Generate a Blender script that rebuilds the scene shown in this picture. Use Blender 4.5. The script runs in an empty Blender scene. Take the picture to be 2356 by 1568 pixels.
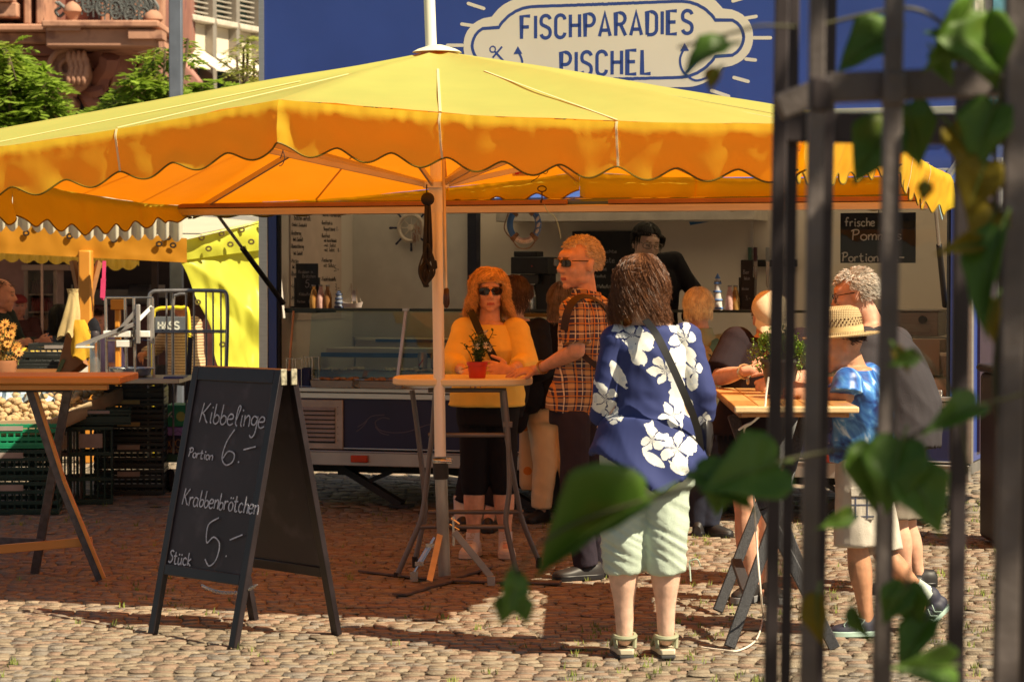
import bpy, bmesh, math, random
from mathutils import Vector, Matrix, Quaternion, noise
V = Vector
R = math.radians
random.seed(7)
sc = bpy.context.scene
col = sc.collection
# ---------------------------------------------------------------- camera
FPX, CX, CY, HZ = 5800.0, 1178.0, 784.0, 640.0      # photo read at 2356 x 1568
CAMH = 1.55
PITCH = math.atan((CY-HZ)/FPX)
cd = bpy.data.cameras.new('camera'); cam = bpy.data.objects.new('camera', cd); col.objects.link(cam)
cam.location = (0, 0, CAMH); cam.rotation_euler = (R(90)-PITCH, 0, 0)
cd.lens = 36*FPX/2356; cd.sensor_width = 36; cd.clip_end = 800; cd.clip_start = .1
cd.dof.use_dof = True; cd.dof.focus_distance = 12.8; cd.dof.aperture_fstop = 7.0
sc.camera = cam
# ---------------------------------------------------------------- sky and sun
SD = V((.76, -.50, 1)).normalized()
w = bpy.data.worlds.new('World'); sc.world = w; w.use_nodes = True
nt = w.node_tree; sky = nt.nodes.new('ShaderNodeTexSky'); sky.sky_type = 'NISHITA'; sky.sun_disc = False
sky.sun_elevation = math.asin(SD.z); sky.sun_rotation = math.atan2(SD.x, SD.y)
nt.nodes['Background'].inputs[1].default_value = .044
mg = nt.nodes.new('ShaderNodeMix'); mg.data_type = 'RGBA'; mg.blend_type = 'MULTIPLY'; mg.inputs[0].default_value = 1; mg.inputs[7].default_value = (1, .90, .78, 1)
nt.links.new(sky.outputs[0], mg.inputs[6]); nt.links.new(mg.outputs[2], nt.nodes['Background'].inputs[0])
sl = bpy.data.lights.new('sun', 'SUN'); sl.energy = 5.0; sl.angle = R(.5); sl.color = (1, .86, .62)
so = bpy.data.objects.new('sun', sl); col.objects.link(so); so.rotation_euler = (-SD).to_track_quat('-Z', 'Y').to_euler()
so.location = (20, -8, 30)
sc.view_settings.view_transform = 'Standard'; sc.view_settings.look = 'None'
sc.view_settings.exposure = .88; sc.view_settings.gamma = 1
sc.cycles.max_bounces = 8; sc.cycles.transparent_max_bounces = 12

def at(px, py, d):
    "world point seen at photo position px,py at distance d along y"
    xc, yc = (px-CX)/FPX, -(py-CY)/FPX
    cp, sp = math.cos(PITCH), math.sin(PITCH)
    dv = V((xc, cp+yc*sp, -sp+yc*cp))
    return V((0, 0, CAMH)) + dv*(d/dv.y)
def gr(px, py, z=0):
    p = at(px, py, 1.0); dv = p-V((0, 0, CAMH)); return V((0, 0, CAMH))+dv*((z-CAMH)/dv.z)
# ---------------------------------------------------------------- materials
def lin(r, g, b):
    f = lambda c: ((c/255+.055)/1.055)**2.4 if c > 10 else c/255/12.92
    return (f(r), f(g), f(b))
MC = {}
class NG:
    def __init__(s, nt): s.nt = nt
    def n(s, t, **k):
        x = s.nt.nodes.new(t)
        for a, b in k.items(): setattr(x, a, b)
        return x
    def l(s, a, b): s.nt.links.new(a, b)
    def m(s, op, a, b=None, c=None, clamp=False):
        x = s.n('ShaderNodeMath', operation=op); x.use_clamp = clamp
        for i, q in enumerate((a, b, c)):
            if q is None: continue
            if isinstance(q, (int, float)): x.inputs[i].default_value = q
            else: s.l(q, x.inputs[i])
        return x.outputs[0]
    def mix(s, f, a, b, mode='MIX'):
        x = s.n('ShaderNodeMix', data_type='RGBA', blend_type=mode)
        for i, q in ((0, f), (6, a), (7, b)):
            if isinstance(q, (int, float)): x.inputs[i].default_value = q
            elif isinstance(q, tuple): x.inputs[i].default_value = (*q[:3], 1)
            else: s.l(q, x.inputs[i])
        return x.outputs[2]
def newmat(name):
    m = bpy.data.materials.new(name); m.use_nodes = True
    g = NG(m.node_tree); g.bs = m.node_tree.nodes['Principled BSDF']; g.tc = g.n('ShaderNodeTexCoord'); g.mat = m
    g.o = g.tc.outputs['Object']
    return g
def M(name, c, rough=.6, metal=0, var=.15, scale=9, bump=0, bs=80, spec=.4, coat=0, stretch=None, dirt=None, sss=0, island=0, sheen=0, detail=4):
    if name in MC: return MC[name]
    g = newmat(name); b = g.bs
    b.inputs['Roughness'].default_value = rough; b.inputs['Metallic'].default_value = metal
    b.inputs['Specular IOR Level'].default_value = spec; b.inputs['Coat Weight'].default_value = coat
    if sheen: b.inputs['Sheen Weight'].default_value = sheen
    if sss:
        b.inputs['Subsurface Weight'].default_value = sss; b.inputs['Subsurface Radius'].default_value = (.01, .004, .002)
    v = g.o
    if stretch:
        mp = g.n('ShaderNodeMapping'); mp.inputs['Scale'].default_value = stretch; g.l(v, mp.inputs[0]); v = mp.outputs[0]
    nz = g.n('ShaderNodeTexNoise'); nz.inputs['Scale'].default_value = scale; nz.inputs['Detail'].default_value = detail; g.l(v, nz.inputs[0])
    rm = g.n('ShaderNodeMapRange'); rm.inputs[1].default_value = .3; rm.inputs[2].default_value = .7
    g.l(nz.outputs[0], rm.inputs[0])
    lo = tuple(x*(1-var) for x in c); hi = tuple(min(1, x*(1+var)) for x in c)
    cc = g.mix(rm.outputs[0], lo, hi)
    if island:
        gi = g.n('ShaderNodeNewGeometry')
        f = g.m('MULTIPLY_ADD', gi.outputs['Random Per Island'], island*2, 1-island)
        cb = g.n('ShaderNodeCombineColor'); [g.l(f, cb.inputs[i]) for i in range(3)]
        cc = g.mix(1.0, cc, cb.outputs[0], 'MULTIPLY')
    if dirt:
        n2 = g.n('ShaderNodeTexNoise'); n2.inputs['Scale'].default_value = dirt[1]; n2.inputs['Detail'].default_value = 8; g.l(g.o, n2.inputs[0])
        r2 = g.n('ShaderNodeMapRange'); r2.inputs[1].default_value = dirt[2]; r2.inputs[2].default_value = dirt[2]+.12; g.l(n2.outputs[0], r2.inputs[0])
        cc = g.mix(r2.outputs[0], cc, dirt[0])
    g.l(cc, b.inputs['Base Color'])
    if bump:
        n3 = g.n('ShaderNodeTexNoise'); n3.inputs['Scale'].default_value = bs; n3.inputs['Detail'].default_value = 5; g.l(v, n3.inputs[0])
        bp = g.n('ShaderNodeBump'); bp.inputs['Strength'].default_value = min(1, bump); bp.inputs['Distance'].default_value = .01*max(1, bump)
        g.l(n3.outputs[0], bp.inputs['Height']); g.l(bp.outputs[0], b.inputs['Normal'])
    MC[name] = g.mat; return g.mat
def glass(name='glass', tint=(.9, .95, .93), alpha=.85):
    if name in MC: return MC[name]
    g = newmat(name); tr = g.n('ShaderNodeBsdfTransparent'); tr.inputs[0].default_value = (*tint, 1)
    gl = g.n('ShaderNodeBsdfGlossy'); gl.inputs['Roughness'].default_value = .02
    lw = g.n('ShaderNodeFresnel'); lw.inputs[0].default_value = 1.5
    f = g.m('MULTIPLY_ADD', lw.outputs[0], .8, max(0, .95-alpha)*.6, clamp=True)
    mx = g.n('ShaderNodeMixShader'); g.l(f, mx.inputs[0]); g.l(tr.outputs[0], mx.inputs[1]); g.l(gl.outputs[0], mx.inputs[2])
    g.l(mx.outputs[0], g.mat.node_tree.nodes['Material Output'].inputs[0]); MC[name] = g.mat; return g.mat
def cloth(name, cd_, ct, f=.45, bump=.25, bs=7, rough=.5, var=.06):
    "sheet fabric that lets light through"
    if name in MC: return MC[name]
    g = newmat(name)
    nz = g.n('ShaderNodeTexNoise'); nz.inputs['Scale'].default_value = bs; nz.inputs['Detail'].default_value = 6; g.l(g.o, nz.inputs[0])
    c1 = g.mix(nz.outputs[0], tuple(x*(1-var*2) for x in cd_), tuple(min(1, x*(1+var)) for x in cd_))
    c2 = g.mix(nz.outputs[0], tuple(x*(1-var*2) for x in ct), tuple(min(1, x*(1+var)) for x in ct))
    bp = g.n('ShaderNodeBump'); bp.inputs['Strength'].default_value = bump; bp.inputs['Distance'].default_value = .03; g.l(nz.outputs[0], bp.inputs['Height'])
    b = g.bs; b.inputs['Roughness'].default_value = rough; b.inputs['Specular IOR Level'].default_value = .25
    g.l(c1, b.inputs['Base Color']); g.l(bp.outputs[0], b.inputs['Normal'])
    t = g.n('ShaderNodeBsdfTranslucent'); g.l(c2, t.inputs[0]); g.l(bp.outputs[0], t.inputs[1])
    mx = g.n('ShaderNodeMixShader'); mx.inputs[0].default_value = f; g.l(b.outputs[0], mx.inputs[1]); g.l(t.outputs[0], mx.inputs[2])
    g.l(mx.outputs[0], g.mat.node_tree.nodes['Material Output'].inputs[0]); MC[name] = g.mat; return g.mat
# ---------------------------------------------------------------- objects
def org(o):
    p = V((0, 0, 0))
    while o is not None: p = p+o.location; o = o.parent
    return p
def tag(o, label=None, cat=None, group=None, kind=None):
    if label: o['label'] = label
    if cat: o['category'] = cat
    if group: o['group'] = group
    if kind: o['kind'] = kind
    return o
def thing(name, label, cat, loc=(0, 0, 0), group=None):
    o = bpy.data.objects.new(name, None); col.objects.link(o); o.location = V(loc); o.empty_display_size = .1
    bpy.context.view_layer.update()
    return tag(o, label, cat, group)
def copytree(o, loc=None, rz=None, label=None, parent=None):
    c = o.copy(); col.objects.link(c); c.parent = parent
    if loc is not None: c.location = V(loc)
    if rz is not None: c.rotation_euler = (0, 0, rz)
    if label: c['label'] = label
    for ch in list(o.children): copytree(ch, parent=c)
    return c
def smooth_me(me, ang=40):
    me.shade_smooth() if hasattr(me, 'shade_smooth') else None
    try: me.set_sharp_from_angle(angle=R(ang))
    except Exception: pass
class MB:
    def __init__(s, xf=None): s.v = []; s.f = []; s.mi = []; s.xf = xf
    def add(s, vs, fs, m=0):
        b = len(s.v); s.v += [(s.xf(V(q)) if s.xf else V(q)) for q in vs]
        s.f += [tuple(i+b for i in q) for q in fs]; s.mi += [m]*len(fs)
    def box(s, x0, x1, y0, y1, z0, z1, m=0):
        s.add([(x, y, z) for z in (z0, z1) for y in (y0, y1) for x in (x0, x1)],
              [(0, 2, 3, 1), (4, 5, 7, 6), (0, 1, 5, 4), (2, 6, 7, 3), (0, 4, 6, 2), (1, 3, 7, 5)], m)
    def cbox(s, c, sx, sy, sz, m=0, rz=0, rx=0, ry=0):
        q = Matrix.Rotation(rz, 3, 'Z') @ Matrix.Rotation(rx, 3, 'X') @ Matrix.Rotation(ry, 3, 'Y'); c = V(c)
        s.add([c+q @ V((x*sx/2, y*sy/2, z*sz/2)) for z in (-1, 1) for y in (-1, 1) for x in (-1, 1)],
              [(0, 2, 3, 1), (4, 5, 7, 6), (0, 1, 5, 4), (2, 6, 7, 3), (0, 4, 6, 2), (1, 3, 7, 5)], m)
    def beam(s, a, b, w, h, up=(0, 0, 1), m=0):
        a, b, up = V(a), V(b), V(up); d = (b-a).normalized(); x = d.cross(up)
        if x.length < 1e-4: x = d.cross(V((1, 0, 0)))
        x.normalize(); u = x.cross(d)
        s.add([p+x*i*w/2+u*j*h/2 for p in (a, b) for j in (-1, 1) for i in (-1, 1)],
              [(0, 2, 3, 1), (4, 5, 7, 6), (0, 1, 5, 4), (2, 6, 7, 3), (0, 4, 6, 2), (1, 3, 7, 5)], m)
    def tube(s, pts, r, n=8, m=0, closed=False, flat=1):
        pts = [V(p) for p in pts]; k = len(pts); rs = r if isinstance(r, (list, tuple)) else [r]*k
        vs = []; up = None
        for i, p in enumerate(pts):
            if closed: d = pts[(i+1) % k]-pts[i-1]
            else: d = pts[min(i+1, k-1)]-pts[max(i-1, 0)]
            if d.length < 1e-7: d = V((0, 0, 1))
            d.normalize()
            if up is None:
                up = V((0, 0, 1)) if abs(d.z) < .9 else V((1, 0, 0))
            x = d.cross(up)
            if x.length < 1e-4: x = d.cross(V((1, .3, .2)))
            x.normalize(); u = x.cross(d); up = u
            for j in range(n):
                a = 2*math.pi*j/n; vs.append(p+x*math.cos(a)*rs[i]+u*math.sin(a)*rs[i]*flat)
        fs = []
        for i in range(k if closed else k-1):
            for j in range(n):
                i2 = (i+1) % k
                fs.append((i*n+j, i*n+(j+1) % n, i2*n+(j+1) % n, i2*n+j))
        if not closed: fs += [tuple(range(n-1, -1, -1)), tuple(range((k-1)*n, k*n))]
        s.add(vs, fs, m)
    def lathe(s, prof, c=(0, 0, 0), n=20, m=0, axis=None):
        c = V(c); q = Matrix.Identity(3) if axis is None else V(axis).to_track_quat('Z', 'Y').to_matrix()
        vs = []
        for r, z in prof:
            for j in range(n):
                a = 2*math.pi*j/n; vs.append(c+q @ V((r*math.cos(a), r*math.sin(a), z)))
        fs = [(i*n+j, i*n+(j+1) % n, (i+1)*n+(j+1) % n, (i+1)*n+j) for i in range(len(prof)-1) for j in range(n)]
        fs += [tuple(range(n-1, -1, -1)), tuple(range((len(prof)-1)*n, len(prof)*n))]
        s.add(vs, fs, m)
    def cyl(s, a, b, r, r2=None, n=14, m=0): s.tube([a, b], [r, r if r2 is None else r2], n, m)
    def ell(s, c, rx, ry, rz, q=None, n=12, m=0):
        c = V(c); vs = []; fs = []; h = n
        vs.append((0, 0, -1))
        for i in range(1, h):
            t = math.pi*i/h-math.pi/2
            for j in range(n*2): a = math.pi*j/n; vs.append((math.cos(t)*math.cos(a), math.cos(t)*math.sin(a), math.sin(t)))
        vs.append((0, 0, 1)); w_ = n*2
        for j in range(w_): fs.append((0, 1+(j+1) % w_, 1+j))
        for i in range(h-2):
            for j in range(w_):
                a = 1+i*w_; fs.append((a+j, a+(j+1) % w_, a+w_+(j+1) % w_, a+w_+j))
        a = 1+(h-2)*w_
        for j in range(w_): fs.append((a+j, a+(j+1) % w_, len(vs)-1))
        q = q or Matrix.Identity(3)
        s.add([c+q @ V((x*rx, y*ry, z*rz)) for x, y, z in vs], fs, m)
    def prism(s, poly, o, ux, uy, th, m=0):
        "poly 2D points; plane at o spanned by ux, uy; thickness along -normal"
        o, ux, uy = V(o), V(ux).normalized(), V(uy).normalized(); nn = ux.cross(uy); k = len(poly)
        f_ = [o+ux*x+uy*y for x, y in poly]; b_ = [p-nn*th for p in f_]
        s.add(f_+b_, [tuple(range(k)), tuple(range(2*k-1, k-1, -1))]+[((i+1) % k, i, i+k, (i+1) % k+k) for i in range(k)], m)
    def strip(s, pts, wd, nrm, th=.0015, m=0, cap=False):
        "flat painted stroke along pts"
        pts = [V(p) for p in pts]; nrm = V(nrm).normalized(); k = len(pts); L = []; Rr = []
        if k < 2: return
        for i, p in enumerate(pts):
            d = pts[min(i+1, k-1)]-pts[max(i-1, 0)]
            if d.length < 1e-9: d = V((0, 0, 1))
            x = nrm.cross(d.normalized()).normalized()
            if 0 < i < k-1:
                d1 = (pts[i]-pts[i-1]); d2 = (pts[i+1]-pts[i])
                if d1.length > 1e-9 and d2.length > 1e-9:
                    cs = max(.5, math.sqrt(max(0, (1+d1.normalized().dot(d2.normalized()))/2))); x = x/cs
            L.append(p+x*wd/2); Rr.append(p-x*wd/2)
        vs = []
        for i in range(k): vs += [L[i]+nrm*th, Rr[i]+nrm*th, L[i], Rr[i]]
        fs = []
        for i in range(k-1):
            a, b = 4*i, 4*i+4
            fs += [(a+1, a, b, b+1), (a, a+2, b+2, b), (a+3, a+1, b+1, b+3)]
        s.add(vs, fs, m)
    def build(s, name, mats, parent=None, bevel=0, smooth=True, ang=40, label=None, tagk=None, seg=2):
        me = bpy.data.meshes.new(name); off = org(parent)
        me.from_pydata([tuple(q-off) for q in s.v], [], s.f)
        if not isinstance(mats, (list, tuple)): mats = [mats]
        for m in mats: me.materials.append(m)
        if len(mats) > 1: me.polygons.foreach_set('material_index', s.mi)
        me.update(); me.validate()
        if smooth: smooth_me(me, ang)
        o = bpy.data.objects.new(name, me); col.objects.link(o); o.parent = parent
        if bevel:
            md = o.modifiers.new('bevel', 'BEVEL'); md.width = bevel; md.segments = seg; md.limit_method = 'ANGLE'; md.angle_limit = R(50)
        if label: o['label'] = label
        return o
def solo(mb, name, mat, label, cat, loc, group=None, **k):
    "a thing that is one mesh, origin at loc"
    o = mb.build(name, mat, None, **k); me = o.data; L = V(loc)
    me.transform(Matrix.Translation(-L)); o.location = L
    return tag(o, label, cat, group)
def crom(pts, n=6, closed=False):
    pts = [V(p) for p in pts]; k = len(pts)
    if k < 3: return pts
    out = []
    for i in range(k if closed else k-1):
        p0 = pts[i-1] if (i or closed) else pts[0]; p1 = pts[i]; p2 = pts[(i+1) % k]; p3 = pts[(i+2) % k] if (closed or i+2 < k) else pts[-1]
        for j in range(n):
            t = j/n; out.append(.5*((2*p1)+(p2-p0)*t+(2*p0-5*p1+4*p2-p3)*t*t+(3*p1-p0-3*p2+p3)*t**3))
    if not closed: out.append(pts[-1])
    return out
def nz(p, s=1.0, seed=0): return noise.noise(V(p)*s+V((seed*7.3, seed*3.1, seed*1.7)))
# ---------------------------------------------------------------- lettering: strokes on a grid (x 0..4, y 0..10)
G = {
 'K': '0,0 .3,5 .6,9|3.4,9 1.2,5 .4,4.4 1.4,3.6 2.6,1 3.4,0', 'P': '.4,0 .6,5 .8,9|-.2,8 1,9.2 2.6,9 3,7 2.2,5.2 .7,4.6', 'S': '2.8,7.8 1.8,8.8 .6,7.8 1,6 2.4,4.4 2.4,2 1.2,.4 0,1.2',
 'B': '.4,0 .6,9|0,9 2,9 2.6,7.4 1.8,5 .8,4.8 2.4,4.4 3,2.4 2,.4 .4,0', 'F': '.6,0 .8,8.6|-.2,8.4 3,9.2|.4,5 2.2,5', 'W': '0,9 .8,0 2,6 3,0 4.2,9', 'M': '0,0 .6,9 2,3.4 3.4,9 4,0', 'Z': '0,8.6 3,8.6 0,.4 3,.4',
 'H': '.3,0 .5,9|3,0 3.2,9|.4,4.6 3.1,4.8', 'T': '-.2,8.8 3.4,9|1.6,8.8 1.5,0', 'G': '3,7.8 1.8,9 .3,7 .2,3 1.4,.2 3,1.4 3,4 1.8,4', 'N': '.2,0 .4,9 3,0 3.2,9', 'R': '.4,0 .5,9 2.6,8.8 2.8,6.4 .6,4.8 3.2,0', 'A': '0,0 1.8,9 3.4,0|.6,3 2.9,3',
 'a': '2.6,4.2 1.2,5 .2,3.6 .2,1.2 1.2,0 2.4,1.4 2.7,4.6 2.6,1.2 3.2,0', 'b': '.4,9 .3,4 .3,1 1.4,-.1 2.5,1.4 2.3,3.4 1.2,4 .4,2.6', 'c': '2.4,4 1.4,5 .3,3.8 .3,1.2 1.4,0 2.6,.8', 'd': '2.5,4 1.2,5 .2,3 .4,.8 1.6,.1 2.5,2 2.6,9 2.6,1.4 3.2,.1',
 'e': '.3,2.6 2.2,3 2.2,4.6 1.1,5 .2,3.4 .3,1 1.4,0 2.7,.9', 'f': '2.6,8.4 1.8,9.2 1.1,7.4 1.1,0|0,4.8 2.3,4.9', 'g': '2.5,4.2 1.2,5 .3,3.4 .6,1.4 1.8,1.2 2.5,3.4 2.6,4.8 2.5,-2.4 1.4,-4.6 .4,-3.6', 'h': '.4,9 .4,0|.4,3 1.4,4.8 2.4,4 2.4,0',
 'i': '.7,5 .7,.8 1.2,0|.8,7.2 .95,7.4', 'k': '.4,9 .4,0|2.4,5 .5,2.6 2.6,0', 'l': '.4,2 1.6,8 1,9.2 .5,7 .5,1.4 1.4,0', 'm': '.2,5 .3,0|.3,3 1.1,4.9 1.8,4 1.8,0|1.8,3 2.7,4.9 3.4,4 3.4,0', 'n': '.2,5 .3,0|.3,3 1.4,4.9 2.3,4 2.4,0',
 'o': '1.4,5 .3,3.8 .3,1.2 1.4,0 2.5,1.2 2.5,3.8 1.4,5', 'r': '.3,5 .4,0|.4,3 1.2,4.8 2.3,4.6', 's': '2.3,4.4 1.2,5 .5,3.8 1.4,2.6 2.2,1.2 1.2,0 .1,.6', 't': '1,8.4 1,1.2 1.8,0 2.6,.6|0,5.4 2.3,5.6', 'u': '.3,5 .3,1.2 1.2,0 2.3,1.6|2.4,5 2.5,1 3,0', 'z': '.1,4.8 2.3,4.8 .1,.2 2.5,.2', 'v': '.1,5 1.1,0 2.3,5', 'p': '.3,5 .2,-4|.3,3.6 1.4,5 2.5,3.6 2,.8 .4,.6', 'w': '.1,5 .8,0 1.7,4 2.5,0 3.4,5', 'x': '.1,5 2.4,0|2.4,5 .1,0', 'y': '.2,5 1.3,.6|2.5,5 1,-4',
 '5': '3,9 .9,8.6 .4,5.2 1.8,5.6 2.8,3.6 2,.8 .6,.2 -.1,2', '6': '2.6,9.2 1,6.4 .2,2.6 1,.3 2.3,.6 2.6,2.6 1.4,3.8 .4,2.4', '7': '0,8.6 2.6,8.8 1,0|.4,4.4 2.2,4.6', '3': '.3,8.6 1.6,9 2.3,7.4 .9,5 2.4,4 2,.6 .2,.6', '8': '1.4,5 .3,7 1.4,9 2.5,7 1.4,5 .2,2.4 1.4,0 2.6,2.4 1.4,5',
 '.': '.4,.2 .6,.4', ',': '.6,.6 .2,-1', ':': '.5,1 .6,1.2|.5,4 .6,4.2', '-': '.2,3 2.6,2.8', '_': '.2,3 6,2.6', '(': '1.4,9 .4,5 1.2,-1', ')': '.4,9 1.4,5 .4,-1', '/': '0,0 2,9'}
G['L'] = '.6,9 .3,.4 3,.4'; G['j'] = '1,5 1,-2 .2,-4|1.1,7.2 1.2,7.4'; G['ö'] = G['o']+'|.7,7 .8,7.3|2,7 2.1,7.3'; G['ü'] = G['u']+'|.5,7 .6,7.3|2.2,7 2.3,7.3'; G['ä'] = G['a']+'|.6,7 .7,7.3|2,7 2.1,7.3'
def arcp(cx, cy, rx, ry, a0, a1, n=8): return [(cx+rx*math.cos(R(a0+(a1-a0)*i/n)), cy+ry*math.sin(R(a0+(a1-a0)*i/n))) for i in range(n+1)]
DIN = {  # narrow block capitals, x 0..4 y 0..10
 'F': [[(0, 0), (0, 10), (3.6, 10)], [(0, 5.2), (3.1, 5.2)]], 'I': [[(0, 0), (0, 10)]],
 'S': [arcp(1.9, 7.9, 1.9, 2.1, 10, 180)+[(0, 7.2)]+arcp(1.9, 7, 1.9, 1.6, 190, 250, 4)[1:]+arcp(1.9, 2.6, 1.9, 2.3, 70, 0, 4)+[(3.8, 2.1)]+arcp(1.9, 2.1, 1.9, 2.1, 0, -170)],
 'C': [arcp(1.9, 7.9, 1.9, 2.1, 0, 180)+arcp(1.9, 2.1, 1.9, 2.1, 180, 360)], 'H': [[(0, 0), (0, 10)], [(3.8, 0), (3.8, 10)], [(0, 5.2), (3.8, 5.2)]],
 'P': [[(0, 0), (0, 10), (1.8, 10)]+arcp(1.8, 7.4, 2, 2.6, 90, -90)+[(0, 4.8)]], 'R': [[(0, 0), (0, 10), (1.8, 10)]+arcp(1.8, 7.5, 2, 2.5, 90, -90)+[(0, 5)], [(1.9, 5), (4, 0)]],
 'A': [[(-.2, 0), (2, 10), (4.2, 0)], [(.6, 2.6), (3.4, 2.6)]], 'D': [[(0, 0), (0, 10), (1.6, 10)]+arcp(1.6, 7.6, 2.2, 2.4, 90, 0)+arcp(1.6, 2.4, 2.2, 2.4, 0, -90)+[(0, 0)]],
 'E': [[(3.6, 0), (0, 0), (0, 10), (3.6, 10)], [(0, 5.2), (3.1, 5.2)]], 'L': [[(0, 10), (0, 0), (3.4, 0)]], 'N': [[(0, 0), (0, 10), (3.8, 0), (3.8, 10)]],
 'O': [arcp(1.9, 7.9, 1.9, 2.1, 0, 180)+arcp(1.9, 2.1, 1.9, 2.1, 180, 360)+[(3.8, 7.9)]], 'B': [[(0, 0), (0, 10), (1.8, 10)]+arcp(1.8, 7.6, 1.9, 2.4, 90, -90)+arcp(1.8, 2.6, 2, 2.6, 90, -90)+[(0, 0)]],
 'T': [[(0, 10), (3.8, 10)], [(1.9, 10), (1.9, 0)]], 'M': [[(0, 0), (0, 10), (2, 4), (4, 10), (4, 0)]], 'V': [[(0, 10), (1.9, 0), (3.8, 10)]], ' ': []}
def gwidth(ch, font):
    if ch == ' ': return 2.4
    if font == 'din': pts = [p for s_ in DIN[ch] for p in s_]
    else: pts = [tuple(map(float, q.split(','))) for s_ in G[ch].split('|') for q in s_.split(' ')]
    return max(p[0] for p in pts)
def write(mb, text, o, ux, uy, h, wd, font='hand', width=None, gap=1.1, jit=0, m=0, th=.0015):
    "strokes of text with cap height h, lower left at o"
    o, ux, uy = V(o), V(ux).normalized(), V(uy).normalized(); nn = ux.cross(uy); k = h/10.0; x = 0; tot = 0
    for ch in text: tot += gwidth(ch, font)+gap
    kx = k if width is None else width/(tot-gap)
    rr = random.Random(text+'x')
    for ch in text:
        if ch != ' ':
            ss = DIN[ch] if font == 'din' else [[tuple(map(float, q.split(','))) for q in s_.split(' ')] for s_ in G[ch].split('|')]
            dy = rr.uniform(-jit, jit)
            for st in ss:
                pts = [o+ux*(x+a)*kx+uy*(b+dy)*k for a, b in st]
                if font == 'hand': pts = crom(pts, 5)
                if ch in '.:' or (font == 'hand' and len(st) == 2 and (pts[-1]-pts[0]).length < wd):
                    p = pts[0]; q = wd*.7; mb.prism([(q*math.cos(a*math.pi/4), q*math.sin(a*math.pi/4)) for a in range(8)], p+nn*th, ux, uy, th, m)
                else: mb.strip(pts, wd, nn, th, m)
        x += gwidth(ch, font)+gap
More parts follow.
